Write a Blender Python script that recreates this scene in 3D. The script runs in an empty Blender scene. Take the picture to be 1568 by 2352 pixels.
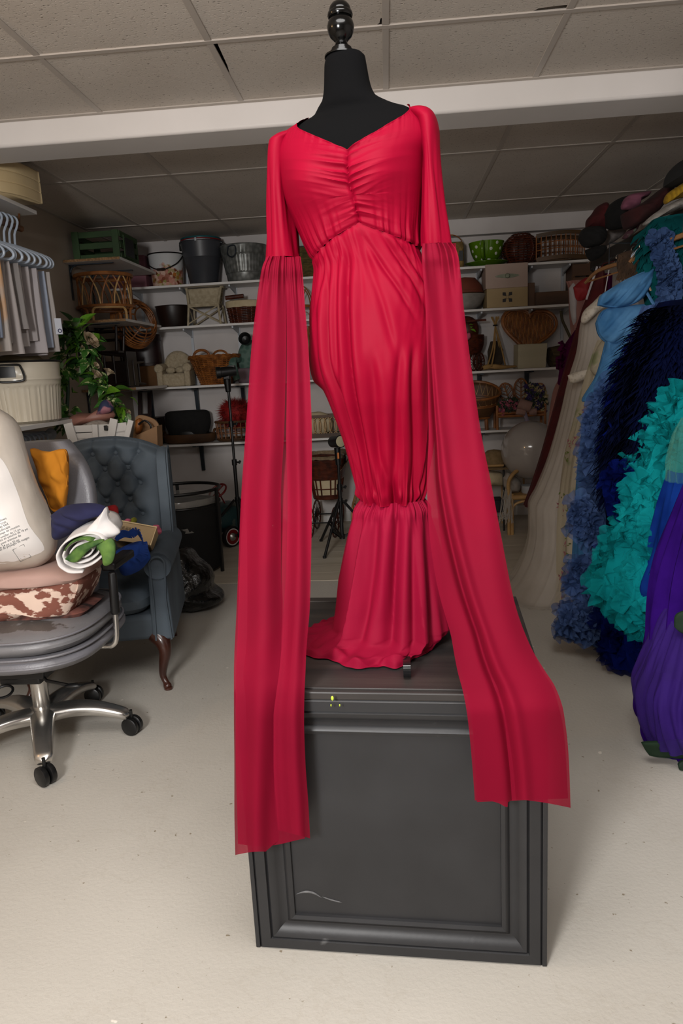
import bpy, bmesh, math, random
from mathutils import Vector as V, Matrix as M, noise
PI = math.pi
SC = bpy.context.scene
COL = SC.collection
# ---------------------------------------------------------------- camera
IW, IH, F = 1568.0, 2352.0, 1621.9
PITCH, ROLL, YAW, CZ = -0.1952, -0.0522, -0.0736, 1.2928
_cy, _sy, _cp, _sp = math.cos(YAW), math.sin(YAW), math.cos(PITCH), math.sin(PITCH)
FWD = V((_sy*_cp, _cy*_cp, _sp)); _r0 = V((_cy, -_sy, 0)); _u0 = _r0.cross(FWD)
CR = math.cos(ROLL)*_r0 + math.sin(ROLL)*_u0
CU = -math.sin(ROLL)*_r0 + math.cos(ROLL)*_u0
CAM = V((0, 0, CZ))
cd = bpy.data.cameras.new('camera'); cam = bpy.data.objects.new('camera', cd); COL.objects.link(cam)
cd.sensor_fit = 'VERTICAL'; cd.sensor_height = 36.0; cd.lens = F/IH*36.0; cd.clip_start = 0.05
cam.matrix_world = M(((CR.x, CU.x, -FWD.x, 0), (CR.y, CU.y, -FWD.y, 0), (CR.z, CU.z, -FWD.z, CZ), (0, 0, 0, 1)))
SC.camera = cam
# ---------------------------------------------------------------- world, lights, exposure
wd = bpy.data.worlds.new('world'); SC.world = wd; wd.use_nodes = True
wd.node_tree.nodes['Background'].inputs[0].default_value = (0.9, 0.85, 0.8, 1)
wd.node_tree.nodes['Background'].inputs[1].default_value = 0.10
SC.view_settings.view_transform = 'Standard'; SC.view_settings.look = 'None'
SC.view_settings.gamma = 1.0; SC.view_settings.use_curve_mapping = False
SC.view_settings.exposure = 0.0
SC.cycles.transparent_max_bounces = 24
def area(name, loc, target, size, power, col):
    ld = bpy.data.lights.new(name, 'AREA'); ld.energy = power; ld.size = size; ld.color = col; ld.shape = 'DISK'
    o = bpy.data.objects.new(name, ld); COL.objects.link(o); o.location = loc
    o.rotation_euler = (V(target)-V(loc)).to_track_quat('-Z', 'Y').to_euler()
    return o
area('studio_softbox', (-0.85, -0.75, 1.75), (0.0, 2.4, 1.05), 0.55, 80.0, (1.0, 0.985, 0.97))
area('ceiling_panel_lamp', (0.0, 0.8, 2.42), (0.0, 0.9, 0.0), 1.1, 33.0, (1.0, 0.975, 0.95))
area('warm_side_lamp', (-1.9, 1.2, 2.25), (-0.3, 1.8, 1.7), 0.12, 4.0, (1.0, 0.62, 0.30))
# ---------------------------------------------------------------- pixel -> place
def ray(x, y): return FWD + CR*((x-IW/2)/F) + CU*((IH/2-y)/F)
def at(x, y, Y=None, Z=None, X=None):
    d = ray(x, y)
    t = Y/d.y if Y is not None else ((Z-CZ)/d.z if Z is not None else X/d.x)
    return CAM + d*t
def mpp(p): return (V(p)-CAM).dot(FWD)/F          # metres per photo pixel at a point
# ---------------------------------------------------------------- object helpers
XF = {}
def tag(o, label, cat, group=None, kind=None):
    if label: o['label'] = label
    if cat: o['category'] = cat
    if group: o['group'] = group
    if kind: o['kind'] = kind
    return o
def T(name, label, cat, loc=(0, 0, 0), rz=0.0, group=None):
    o = bpy.data.objects.new(name, None); COL.objects.link(o); o.empty_display_size = 0.05
    o.location = loc; o.rotation_euler = (0, 0, rz)
    XF[o.name] = M.Translation(V(loc)) @ M.Rotation(rz, 4, 'Z')
    return tag(o, label, cat, group)
def root_inv(p):
    while p.parent: p = p.parent
    return XF.get(p.name, M.Identity(4)).inverted()
class MB:
    def __init__(s): s.v = []; s.f = []; s.mi = []; s.m = 0
    def add(s, vs, fs):
        b = len(s.v); s.v += [tuple(p) for p in vs]; s.f += [tuple(b+i for i in f) for f in fs]; s.mi += [s.m]*len(fs); return s
    def box(s, c, d, rot=None):
        hx, hy, hz = d[0]/2, d[1]/2, d[2]/2; c = V(c)
        P = [V((x, y, z)) for z in (-hz, hz) for y in (-hy, hy) for x in (-hx, hx)]
        if rot is not None: P = [rot @ p for p in P]
        return s.add([c+p for p in P], [(0, 2, 3, 1), (4, 5, 7, 6), (0, 1, 5, 4), (2, 6, 7, 3), (0, 4, 6, 2), (1, 3, 7, 5)])
    def hexa(s, lo, hi):                 # two quads (4 points each, same order)
        return s.add(list(lo)+list(hi), [(3, 2, 1, 0), (4, 5, 6, 7), (0, 1, 5, 4), (1, 2, 6, 5), (2, 3, 7, 6), (3, 0, 4, 7)])
    def bar(s, a, b, w, t, up=(0, 0, 1)):
        a, b = V(a), V(b); d = (b-a); L = d.length; d.normalize(); u = V(up)
        if abs(d.dot(u)) > .98: u = V((1, 0, 0))
        x = d.cross(u).normalized(); y = x.cross(d)
        lo = [a+x*w/2+y*t/2, a-x*w/2+y*t/2, a-x*w/2-y*t/2, a+x*w/2-y*t/2]
        return s.hexa(lo, [p+d*L for p in lo])
    def tube(s, path, r, n=8, closed=False, caps=True):
        P = [V(p) for p in path]; k = len(P); rr = r if isinstance(r, (list, tuple)) else [r]*k
        b = len(s.v); prev = None
        for i, p in enumerate(P):
            if closed: d = P[(i+1) % k]-P[i-1]
            else: d = P[min(i+1, k-1)]-P[max(i-1, 0)]
            if d.length < 1e-9: d = V((0, 0, 1))
            d.normalize()
            if prev is None:
                u = V((0, 0, 1)) if abs(d.z) < .9 else V((1, 0, 0)); x = d.cross(u).normalized()
            else:
                x = (prev - d*prev.dot(d))
                x = x.normalized() if x.length > 1e-6 else d.orthogonal().normalized()
            prev = x; y = d.cross(x)
            for j in range(n):
                a = 2*PI*j/n; s.v.append(tuple(p+(x*math.cos(a)+y*math.sin(a))*rr[i]))
        m = k if closed else k-1
        for i in range(m):
            for j in range(n):
                i2 = (i+1) % k; j2 = (j+1) % n
                s.f.append((b+i*n+j, b+i*n+j2, b+i2*n+j2, b+i2*n+j)); s.mi.append(s.m)
        if caps and not closed:
            s.f.append(tuple(b+j for j in range(n-1, -1, -1))); s.f.append(tuple(b+(k-1)*n+j for j in range(n))); s.mi += [s.m, s.m]
        return s
    def lathe(s, prof, n=32, c=(0, 0, 0), sx=1.0, sy=1.0, rot=None, fn=None, close=True):
        c = V(c); b = len(s.v); k = len(prof)
        for (r, z) in prof:
            for j in range(n):
                a = 2*PI*j/n; rr = r*(fn(a, z) if fn else 1.0)
                p = V((rr*sx*math.cos(a), rr*sy*math.sin(a), z))
                if rot is not None: p = rot @ p
                s.v.append(tuple(c+p))
        for i in range(k-1):
            for j in range(n):
                j2 = (j+1) % n; s.f.append((b+i*n+j, b+i*n+j2, b+(i+1)*n+j2, b+(i+1)*n+j)); s.mi.append(s.m)
        if close:
            s.f.append(tuple(b+j for j in range(n-1, -1, -1))); s.f.append(tuple(b+(k-1)*n+j for j in range(n))); s.mi += [s.m, s.m]
        return s
    def ell(s, c, r, n=16, m=10, rot=None, fn=None):
        prof = [(max(1e-4, math.sin(PI*i/m)), -math.cos(PI*i/m)) for i in range(m+1)]
        c = V(c); b = len(s.v)
        for (q, z) in prof:
            for j in range(n):
                a = 2*PI*j/n; d = V((q*math.cos(a), q*math.sin(a), z)); k = fn(d) if fn else 1.0
                p = V((d.x*r[0]*k, d.y*r[1]*k, d.z*r[2]*k))
                if rot is not None: p = rot @ p
                s.v.append(tuple(c+p))
        for i in range(m):
            for j in range(n):
                j2 = (j+1) % n; s.f.append((b+i*n+j, b+i*n+j2, b+(i+1)*n+j2, b+(i+1)*n+j)); s.mi.append(s.m)
        return s
    def grid(s, fn, nu, nv, cu=False):
        b = len(s.v); w = nu if cu else nu+1
        for j in range(nv+1):
            for i in range(w): s.v.append(tuple(fn(i/nu, j/nv)))
        for j in range(nv):
            for i in range(nu):
                i2 = (i+1) % w; s.f.append((b+j*w+i, b+j*w+i2, b+(j+1)*w+i2, b+(j+1)*w+i)); s.mi.append(s.m)
        return s
    def prism(s, pts, d):                # closed outline of 3D points, pushed along d
        n = len(pts); d = V(d); P = [V(p) for p in pts]
        return s.add(P+[p+d for p in P], [tuple(range(n-1, -1, -1)), tuple(range(n, 2*n))]+[(i, (i+1) % n, n+(i+1) % n, n+i) for i in range(n)])
    def build(s, name, mat, parent=None, world=False, smooth=True, sharp=True, bevel=0.0, sub=0, solid=0.0, weld=False, base=None):
        vs = [V(p) for p in s.v]; loc = V((0, 0, 0))
        if parent is None:
            if base is None:
                xs = [p.x for p in vs]; ys = [p.y for p in vs]; zs = [p.z for p in vs]
                loc = V(((min(xs)+max(xs))/2, (min(ys)+max(ys))/2, min(zs)))
            else: loc = V(base)
            vs = [p-loc for p in vs]
        elif world:
            iv = root_inv(parent); vs = [iv @ p for p in vs]
        me = bpy.data.meshes.new(name); me.from_pydata([tuple(p) for p in vs], [], s.f); me.validate()
        mats = mat if isinstance(mat, (list, tuple)) else [mat]
        for q in mats: me.materials.append(q)
        if len(mats) > 1:
            for p, k in zip(me.polygons, s.mi): p.material_index = k
        bm = bmesh.new(); bm.from_mesh(me)
        if weld: bmesh.ops.remove_doubles(bm, verts=bm.verts, dist=1e-5)
        bmesh.ops.recalc_face_normals(bm, faces=bm.faces); bm.to_mesh(me); bm.free()
        if smooth:
            me.shade_smooth() if hasattr(me, 'shade_smooth') else None
            if sharp: me.set_sharp_from_angle(angle=math.radians(42))
        o = bpy.data.objects.new(name, me); COL.objects.link(o); o.location = loc
        if parent is not None: o.parent = parent
        else: XF[o.name] = M.Translation(loc)
        if solid: md = o.modifiers.new('solid', 'SOLIDIFY'); md.thickness = solid; md.offset = 0
        if bevel: md = o.modifiers.new('bevel', 'BEVEL'); md.width = bevel; md.segments = 2; md.limit_method = 'ANGLE'
        if sub: md = o.modifiers.new('sub', 'SUBSURF'); md.levels = sub; md.render_levels = sub
        return o
def cp(o, parent=None, loc=None, rz=None):          # copy a thing with its parts
    c = o.copy(); COL.objects.link(c)
    if parent is not None: c.parent = parent
    if loc is not None: c.location = loc
    if rz is not None: c.rotation_euler = (0, 0, rz)
    for ch in list(o.children): cp(ch, c)
    return c
def N(x, y=0.0, z=0.0): return noise.noise(V((x, y, z)))
def Cv(keys, vals):
    n = len(keys)
    def slope(i):
        if i == 0: return (vals[1]-vals[0])/(keys[1]-keys[0])
        if i == n-1: return (vals[-1]-vals[-2])/(keys[-1]-keys[-2])
        a = (vals[i]-vals[i-1])/(keys[i]-keys[i-1]); b = (vals[i+1]-vals[i])/(keys[i+1]-keys[i])
        return 0.0 if a*b <= 0 else 2*a*b/(a+b)
    sl = [slope(i) for i in range(n)]
    def f(x):
        if x <= keys[0]: return vals[0]
        if x >= keys[-1]: return vals[-1]
        i = 0
        while keys[i+1] < x: i += 1
        h = keys[i+1]-keys[i]; t = (x-keys[i])/h
        return (2*t**3-3*t*t+1)*vals[i]+(t**3-2*t*t+t)*h*sl[i]+(-2*t**3+3*t*t)*vals[i+1]+(t**3-t*t)*h*sl[i+1]
    return f
def sm(a, b, x):
    t = max(0.0, min(1.0, (x-a)/(b-a))); return t*t*(3-2*t)
def arc(c, r, a0, a1, n, ax=(1, 0, 0), ay=(0, 0, 1), ry=None):
    c, ax, ay = V(c), V(ax), V(ay); ry = r if ry is None else ry
    return [c+ax*(r*math.cos(a0+(a1-a0)*i/n))+ay*(ry*math.sin(a0+(a1-a0)*i/n)) for i in range(n+1)]
def spline(pts, n=6):
    P = [V(p) for p in pts]; out = []
    for i in range(len(P)-1):
        a, b, c, d = P[max(i-1, 0)], P[i], P[i+1], P[min(i+2, len(P)-1)]
        for k in range(n):
            t = k/n; out.append(.5*((2*b)+(-a+c)*t+(2*a-5*b+4*c-d)*t*t+(-a+3*b-3*c+d)*t**3))
    return out+[P[-1]]
# ---------------------------------------------------------------- procedural materials
def lin(h):
    h = h.lstrip('#'); o = []
    for i in (0, 2, 4):
        c = int(h[i:i+2], 16)/255; o.append(c/12.92 if c <= .04045 else ((c+.055)/1.055)**2.4)
    return (o[0], o[1], o[2], 1)
MATS = {}
def mat(name, c1, c2=None, sc=6.0, rough=.6, metal=0.0, bump=0.0, bsc=40.0, stretch=(1, 1, 1), sheen=0.0, coat=0.0,
        kind='noise', lo=.35, hi=.65, alpha=1.0, transl=0.0, spec=.5, emit=0.0, det=3.0, bkind=None, dist=.004):
    if name in MATS: return MATS[name]
    m = bpy.data.materials.new(name); m.use_nodes = True; nt = m.node_tree; L = nt.links; n = nt.nodes
    b = n['Principled BSDF']; out = n['Material Output']
    b.inputs['Base Color'].default_value = lin(c1); b.inputs['Roughness'].default_value = rough; b.inputs['Metallic'].default_value = metal
    b.inputs['Specular IOR Level'].default_value = spec
    if sheen: b.inputs['Sheen Weight'].default_value = sheen; b.inputs['Sheen Roughness'].default_value = .4; b.inputs['Sheen Tint'].default_value = lin(c1)
    if coat: b.inputs['Coat Weight'].default_value = coat; b.inputs['Coat Roughness'].default_value = .08
    tc = n.new('ShaderNodeTexCoord'); mp = n.new('ShaderNodeMapping'); L.new(tc.outputs['Object'], mp.inputs[0]); mp.inputs['Scale'].default_value = stretch
    def tex(k, scale):
        if k == 'wave':
            t = n.new('ShaderNodeTexWave'); t.inputs['Scale'].default_value = scale; t.inputs['Distortion'].default_value = 1.5; t.inputs['Detail'].default_value = 2
            o = t.outputs['Fac']
        elif k == 'vor':
            t = n.new('ShaderNodeTexVoronoi'); t.inputs['Scale'].default_value = scale; o = t.outputs['Distance']
        else:
            t = n.new('ShaderNodeTexNoise'); t.inputs['Scale'].default_value = scale; t.inputs['Detail'].default_value = det; o = t.outputs['Fac']
        L.new(mp.outputs[0], t.inputs['Vector']); return o
    if c2:
        r = n.new('ShaderNodeValToRGB'); r.color_ramp.elements[0].position = lo; r.color_ramp.elements[1].position = hi
        r.color_ramp.elements[0].color = lin(c1); r.color_ramp.elements[1].color = lin(c2)
        L.new(tex(kind, sc), r.inputs[0]); L.new(r.outputs[0], b.inputs['Base Color'])
    if bump:
        bp = n.new('ShaderNodeBump'); bp.inputs['Strength'].default_value = bump; bp.inputs['Distance'].default_value = dist
        L.new(tex(bkind or kind, bsc), bp.inputs['Height']); L.new(bp.outputs[0], b.inputs['Normal'])
    if emit: b.inputs['Emission Color'].default_value = lin(c1); b.inputs['Emission Strength'].default_value = emit
    sh = b.outputs[0]
    if transl:
        tr = n.new('ShaderNodeBsdfTranslucent'); tr.inputs[0].default_value = lin(c1); mx = n.new('ShaderNodeMixShader'); mx.inputs[0].default_value = transl
        L.new(sh, mx.inputs[1]); L.new(tr.outputs[0], mx.inputs[2]); sh = mx.outputs[0]
    if alpha < 1:
        tp = n.new('ShaderNodeBsdfTransparent'); mx = n.new('ShaderNodeMixShader'); mx.inputs[0].default_value = alpha
        L.new(tp.outputs[0], mx.inputs[1]); L.new(sh, mx.inputs[2]); sh = mx.outputs[0]
    if sh != b.outputs[0]: L.new(sh, out.inputs[0])
    MATS[name] = m; return m
# shared materials
WHITE = mat('white_laminate', 'd9d6d3', rough=.45)
WALLM = mat('wall_paint', 'cfcac8', 'c6c0bd', sc=3, rough=.85, bump=.06, bsc=160)
BEIGE = mat('beige_wall_paint', 'b3a697', 'aa9d8d', sc=2, rough=.85, bump=.06, bsc=160)
CHIP = mat('chipboard_edge', '9a7650', '6f5234', sc=90, rough=.9, bump=.4, bsc=120)
BLACKM = mat('black_metal', '101012', rough=.35, spec=.6)
BLKPL = mat('black_plastic', '0c0c0d', rough=.42)
STEEL = mat('pale_steel_bracket', 'b9bec4', rough=.5, metal=.15)
DKSTEEL = mat('dark_bracket', '2c333b', rough=.4, metal=.4)
CHROME = mat('polished_aluminium', 'd2cfca', 'a8a49f', sc=5, rough=.27, metal=.95, lo=.45, hi=.75)
RATTAN = mat('honey_rattan', '9a6030', '6d3f1c', sc=14, rough=.45, bump=.2, bsc=60)
RATLT = mat('pale_rattan', 'c09a62', 'a88150', sc=18, rough=.5, bump=.2, bsc=60)
WICK = mat('orange_wicker', '9c5f28', '6a3a14', sc=25, rough=.5, bump=.3, bsc=80)
WICKDK = mat('red_brown_wicker', '5a2714', '34140a', sc=25, rough=.45, bump=.3, bsc=80)
WOODDK = mat('dark_stained_wood', '2b1710', '160b07', sc=6, rough=.4, stretch=(1, 1, .2), bump=.1, bsc=30)
WOODMD = mat('brown_wood', '5b3c22', '3f2814', sc=7, rough=.55, stretch=(.2, 1, 1), bump=.2, bsc=40)
WOODLT = mat('light_wood', 'b98d5c', 'a0764a', sc=8, rough=.5, stretch=(.2, 1, 1))
CANVAS = mat('cream_canvas', 'c9b999', 'b8a786', sc=12, rough=.9, bump=.25, bsc=120)
# ================================================================ THE ROOM
WL, WR, WB, WF, HC = -2.215, 2.05, 6.09, -2.2, 2.437
def struct(o): o['kind'] = 'structure'; return o
def nodemat(name):
    m = bpy.data.materials.new(name); m.use_nodes = True; return m, m.node_tree.nodes, m.node_tree.links, m.node_tree.nodes['Principled BSDF']
def ramp(n, L, src, stops):
    r = n.new('ShaderNodeValToRGB'); e = r.color_ramp.elements
    e[0].position, e[0].color = stops[0]; e[1].position, e[1].color = stops[-1]
    for p, c in stops[1:-1]: q = e.new(p); q.color = c
    L.new(src, r.inputs[0]); return r.outputs[0]
def mixc(n, L, fac, a, b):
    x = n.new('ShaderNodeMix'); x.data_type = 'RGBA'; L.new(fac, x.inputs[0])
    for s_, k in ((a, 6), (b, 7)):
        if isinstance(s_, tuple): x.inputs[k].default_value = s_
        else: L.new(s_, x.inputs[k])
    return x.outputs[2]
def ntex(n, L, co, scale, det=4, rough=.5, stretch=None):
    if stretch: mp = n.new('ShaderNodeMapping'); mp.inputs['Scale'].default_value = stretch; L.new(co, mp.inputs[0]); co = mp.outputs[0]
    t = n.new('ShaderNodeTexNoise'); t.inputs['Scale'].default_value = scale; t.inputs['Detail'].default_value = det; t.inputs['Roughness'].default_value = rough
    L.new(co, t.inputs['Vector']); return t.outputs['Fac']
def floor_material():
    m, n, L, b = nodemat('painted_concrete'); co = n.new('ShaderNodeTexCoord').outputs['Object']
    base = ramp(n, L, ntex(n, L, co, 1.6, 6), [(.3, lin('b2ada4')), (.7, lin('bfbab1'))])
    chips = ramp(n, L, ntex(n, L, co, 17, 2), [(.735, (0, 0, 0, 1)), (.75, (1, 1, 1, 1))])
    c = mixc(n, L, chips, base, lin('ded7cc'))
    specks = ramp(n, L, ntex(n, L, co, 46, 3), [(.70, (0, 0, 0, 1)), (.74, (1, 1, 1, 1))])
    c = mixc(n, L, specks, c, lin('857a68'))
    crack = ramp(n, L, ntex(n, L, co, 1.1, 9, .62), [(.494, (0, 0, 0, 1)), (.5, (.16, .16, .16, 1)), (.506, (0, 0, 0, 1))])
    c = mixc(n, L, crack, c, lin('a1988a'))
    L.new(c, b.inputs['Base Color']); b.inputs['Roughness'].default_value = .5; b.inputs['Specular IOR Level'].default_value = .35
    bp = n.new('ShaderNodeBump'); bp.inputs['Strength'].default_value = .35; bp.inputs['Distance'].default_value = .004
    L.new(ntex(n, L, co, 90, 6, .6), bp.inputs['Height']); L.new(bp.outputs[0], b.inputs['Normal']); return m
def tile_material():
    m, n, L, b = nodemat('fissured_ceiling_tile'); co = n.new('ShaderNodeTexCoord').outputs['Object']
    g = n.new('ShaderNodeNewGeometry').outputs['Position']
    fis = ntex(n, L, g, 62, 2, .5, (1, 2.6, 1)); pin = ntex(n, L, g, 150, 2)
    base = ramp(n, L, ntex(n, L, g, 3, 3), [(.3, lin('c2b8ad')), (.7, lin('cbc2b8'))])
    f1 = ramp(n, L, fis, [(.27, (1, 1, 1, 1)), (.335, (0, 0, 0, 1))])
    f2 = ramp(n, L, pin, [(.26, (1, 1, 1, 1)), (.32, (0, 0, 0, 1))])
    c = mixc(n, L, f1, base, lin('5d5348')); c = mixc(n, L, f2, c, lin('70665a'))
    L.new(c, b.inputs['Base Color']); b.inputs['Roughness'].default_value = .9
    bp = n.new('ShaderNodeBump'); bp.inputs['Strength'].default_value = .5; bp.inputs['Distance'].default_value = .004
    L.new(ramp(n, L, fis, [(.28, (0, 0, 0, 1)), (.42, (1, 1, 1, 1))]), bp.inputs['Height']); L.new(bp.outputs[0], b.inputs['Normal']); return m
PLANK = mat('grey_vinyl_plank', 'c6bcab', 'b5aa98', sc=9, rough=.45, stretch=(.12, 1, 1), bump=.08, bsc=60)
floor = struct(MB().box(((WL+WR)/2, (WF+WB)/2, -.05), (WR-WL+.2, WB-WF+.2, .1)).build('floor', floor_material(), smooth=False, base=(0, 0, 0)))
pl = None
y = 4.30; row = 0
while y < WB-.02:
    w = min(.178, WB-y-.002); x = WL - (.53*row % 1.2)
    while x < WR:
        a, b_ = max(x, WL+.002), min(x+1.198, WR-.002)
        if b_-a > .02: MB().box(((a+b_)/2, y+w/2, .0015), (b_-a, w, .003)).build('floor_plank', PLANK, floor, smooth=False)
        x += 1.2
    y += .18; row += 1
struct(MB().box(((WL+WR)/2, WB+.05, 1.3), (WR-WL+.3, .1, 2.8)).build('wall_back', WALLM, smooth=False))
struct(MB().box((WL-.05, (WF+WB)/2, 1.3), (.1, WB-WF, 2.8)).build('wall_left', BEIGE, smooth=False))
struct(MB().box((WR+.05, (WF+WB)/2, 1.3), (.1, WB-WF, 2.8)).build('wall_right', WALLM, smooth=False))
struct(MB().box(((WL+WR)/2, WF-.05, 1.3), (WR-WL+.3, .1, 2.8)).build('wall_front', WALLM, smooth=False))
struct(MB().box(((WL+WR)/2, WB-.006, .045), (WR-WL, .012, .09)).build('baseboard_back', WHITE, bevel=.003))
struct(MB().box((.62, WB-.045, 2.374), (2.8, .09, .125)).build('trim_1', WALLM, bevel=.004))
PLEN = mat('dark_plenum', '16130f', rough=.95)
ceil = struct(MB().box(((WL+WR)/2, (WF+WB)/2, HC+.09), (WR-WL+.2, WB-WF+.2, .1)).build('ceiling', PLEN, smooth=False))
TILE = tile_material(); TBAR = mat('grid_bar_enamel', 'b5aca3', rough=.5)
XL = [WL]+[-1.182+.61*i for i in range(-1, 6)]+[WR]
YL = [WF, -2.2+.01, -.981, .239, 1.459, 2.679, 3.245, 3.475, 4.217, 5.437, WB]
ci = ceil.location
tmesh = {}
for j in range(len(YL)-1):
    y0, y1 = YL[j], YL[j+1]
    if y1-y0 < .3 and not y0 == 2.679: continue
    for i in range(len(XL)-1):
        x0, x1 = XL[i]+.004, XL[i+1]-.004
        a, b_ = y0+.004, y1-.004; key = (round(x1-x0, 3), round(b_-a, 3)); spec_ = None
        cx, cyy = (x0+x1)/2, (a+b_)/2
        if abs(y0-1.459) < .01 and i == 3: spec_ = [(x0, a), (x1, a), (x1, b_-.055), (x1-.012, b_-.05), (x1-.016, b_-.02), (x1-.03, b_), (x0, b_)]
        if abs(y0-1.459) < .01 and i == 4: spec_ = [(x0, a), (x1, a), (x1, b_-.03), (x1-.05, b_-.03), (x1-.1, b_-.024), (x1-.125, b_), (x0, b_)]
        if abs(y0-2.679) < .01 and i == 3: spec_ = [(x0+.022, a), (x1, a), (x1, b_), (x0, b_), (x0, b_-.2), (x0+.016, a+.2)]
        if spec_:
            MB().prism([(p[0], p[1], HC) for p in spec_], (0, 0, .016)).build('ceiling_tile', TILE, ceil, world=True, smooth=False)
            continue
        if key not in tmesh:
            o = MB().box((0, 0, .008), (x1-x0, b_-a, .016)).build('ceiling_tile', TILE, ceil, smooth=False); tmesh[key] = o.data
        else:
            o = bpy.data.objects.new('ceiling_tile', tmesh[key]); COL.objects.link(o); o.parent = ceil
        o.location = V((cx, cyy, HC))-ci
def cbar(c, d): MB().box(V(c)-ci, d).build('grid_runner', TBAR, ceil, smooth=False, bevel=.001)
for x in XL[1:-1]:
    cbar((x, (WF+3.25)/2, HC-.001), (.024, 3.25-WF, .006)); cbar((x, (3.47+WB)/2, HC-.001), (.024, WB-3.47, .006))
for y in (-.981, .239, 1.459, 2.679, 4.217, 5.437): cbar(((WL+WR)/2, y, HC-.002), (WR-WL, .024, .006))
for y in (3.236, 3.484): cbar(((WL+WR)/2, y, HC-.002), (WR-WL, .026, .006))
for x in (WL+.012, WR-.012): cbar((x, (WF+WB)/2, HC-.003), (.024, WB-WF, .006))
SOF = mat('soffit_paint', 'e0dbd8', 'd8d3cf', sc=2, rough=.5, bump=.05, bsc=80)
struct(MB().box(((WL+WR)/2, 3.36, 2.387), (WR-WL, .23, .108)).build('soffit_beam', SOF, bevel=.012))
# -------- wall shelves on slotted uprights
SH = {1: 2.046, 2: 1.724, 3: 1.246, 4: .769}; SF, SB = 5.80, WB-.012
UPX = [at(432, 682, 6.07).x, at(541, 674, 6.07).x]
stp = UPX[1]-UPX[0]
UPX = [UPX[0]-stp]+UPX+[at(1096, 631, 6.07).x, at(1208, 628, 6.07).x, at(1292, 620, 6.07).x]
UPX = UPX[:3]+[UPX[2]+(UPX[3]-UPX[2])*k/4 for k in (1, 2, 3)]+UPX[3:]
for k, x in enumerate(UPX):
    m = MB().box((x, WB-.006, 1.36), (.022, .012, 1.62))
    for q in range(16): m.box((x-.005, WB-.0125, .62+q*.1), (.003, .002, .018)); m.box((x+.005, WB-.0125, .62+q*.1), (.003, .002, .018))
    tag(m.build('shelf_upright', STEEL, smooth=False), 'slotted steel upright screwed to the back wall behind the long white shelves', 'shelf upright', 'uprights of the back wall shelves')
ENDS = {1: (-2.20, 1.585), 2: (-2.20, 1.60), 3: (-2.20, 1.36), 4: (-2.20, 1.36)}
NM = {1: 'top long white wall shelf under the ceiling with the buckets and green cup', 2: 'second long white wall shelf carrying the doll chair and pink box',
      3: 'third long white wall shelf carrying the knitted armchair and heart tray', 4: 'lowest long white wall shelf with the black hat and rattan daybed'}
for k in SH:
    z = SH[k]; a, b_ = ENDS[k]; s = T('wall_shelf', NM[k], 'shelf', ((a+b_)/2, (SF+SB)/2, z-.018), 0, 'long shelves on the back wall')
    MB().box(((a+b_)/2, (SF+SB)/2, z-.009), (b_-a, SB-SF, .018)).build('board', WHITE, s, world=True, smooth=False, bevel=.0015)
    for x in UPX:
        if x > b_-.01: continue
        m = MB(); mt_ = STEEL if k < 3 else DKSTEEL; w = .012 if k < 3 else .03
        dep = .045 if k < 3 else .05; zt = z-.019
        ylo, ln = (WB-.014, .24)
        pts = [(x-w/2, ylo, zt), (x-w/2, ylo-ln, zt), (x-w/2, ylo-ln, zt-.014), (x-w/2, ylo-.03, zt-dep), (x-w/2, ylo, zt-dep-(.02 if k < 3 else .20))]
        if k >= 3: pts = [(x-w/2, ylo, zt), (x-w/2, ylo-ln, zt), (x-w/2, ylo-ln, zt-.012), (x-w/2, ylo-.04, zt-.02), (x-w/2, ylo-.012, zt-.24), (x-w/2, ylo, zt-.24)]
        m.prism(pts, (w, 0, 0)).build('bracket', mt_, s, world=True, smooth=False)
# -------- short shelves along the left wall (back corner)
for z, nm, y0 in ((2.151, 'green crate', 5.0), (1.738, 'round rattan stand', 4.99), (1.262, 'dark wooden stools', 5.05)):
    s = T('corner_shelf', 'short side shelf on the beige wall holding the '+nm, 'shelf', (-2.0, 5.3, z-.018), 0, 'short shelves on the left wall')
    MB().box((-2.005, (y0+5.785)/2, z-.009), (.40, 5.785-y0, .018)).build('board', WHITE, s, world=True, smooth=False)
    MB().box((-2.005, y0-.001, z-.009), (.40, .003, .0175)).build('raw_edge', CHIP, s, world=True, smooth=False)
    for yb in (y0+.10, y0+.48):
        m = MB(); m.bar((-2.20, yb, z-.022), (-1.89, yb, z-.022), .022, .006); m.bar((-2.207, yb, z-.02), (-2.207, yb, z-.26), .022, .006, up=(1, 0, 0))
        m.tube(arc((-2.16, yb, z-.07), .045, PI/2, PI, 5), .007, 6)
        m.build('bracket', DKSTEEL, s, world=True)
# ================================================================ PLINTH
random.seed(3)
def plinth_material():
    m, n, L, b = nodemat('charcoal_paint'); co = n.new('ShaderNodeTexCoord').outputs['Object']
    base = ramp(n, L, ntex(n, L, co, 7, 6), [(.3, lin('202022')), (.75, lin('29292b'))])
    sc = ramp(n, L, ntex(n, L, co, 10, 5, .55, (1, 1, 1)), [(.70, (0, 0, 0, 1)), (.80, (.55, .55, .55, 1))])
    c = mixc(n, L, sc, base, lin('8a8a8a'))
    L.new(c, b.inputs['Base Color']); b.inputs['Roughness'].default_value = .48
    bp = n.new('ShaderNodeBump'); bp.inputs['Strength'].default_value = .15; bp.inputs['Distance'].default_value = .002
    L.new(ntex(n, L, co, 60, 4), bp.inputs['Height']); L.new(bp.outputs[0], b.inputs['Normal']); return m
CHAR = plinth_material()
TOPW = mat('black_grained_top', '232121', '393330', sc=9, rough=.5, stretch=(.15, 1.6, 1), bump=.2, bsc=30)
pa, pb = at(588, 2177, Z=0), at(1256, 2222, Z=0); prz = math.atan2(pb.y-pa.y, pb.x-pa.x); PW = (pb-pa).length; PH = .638; PD = .63
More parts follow.
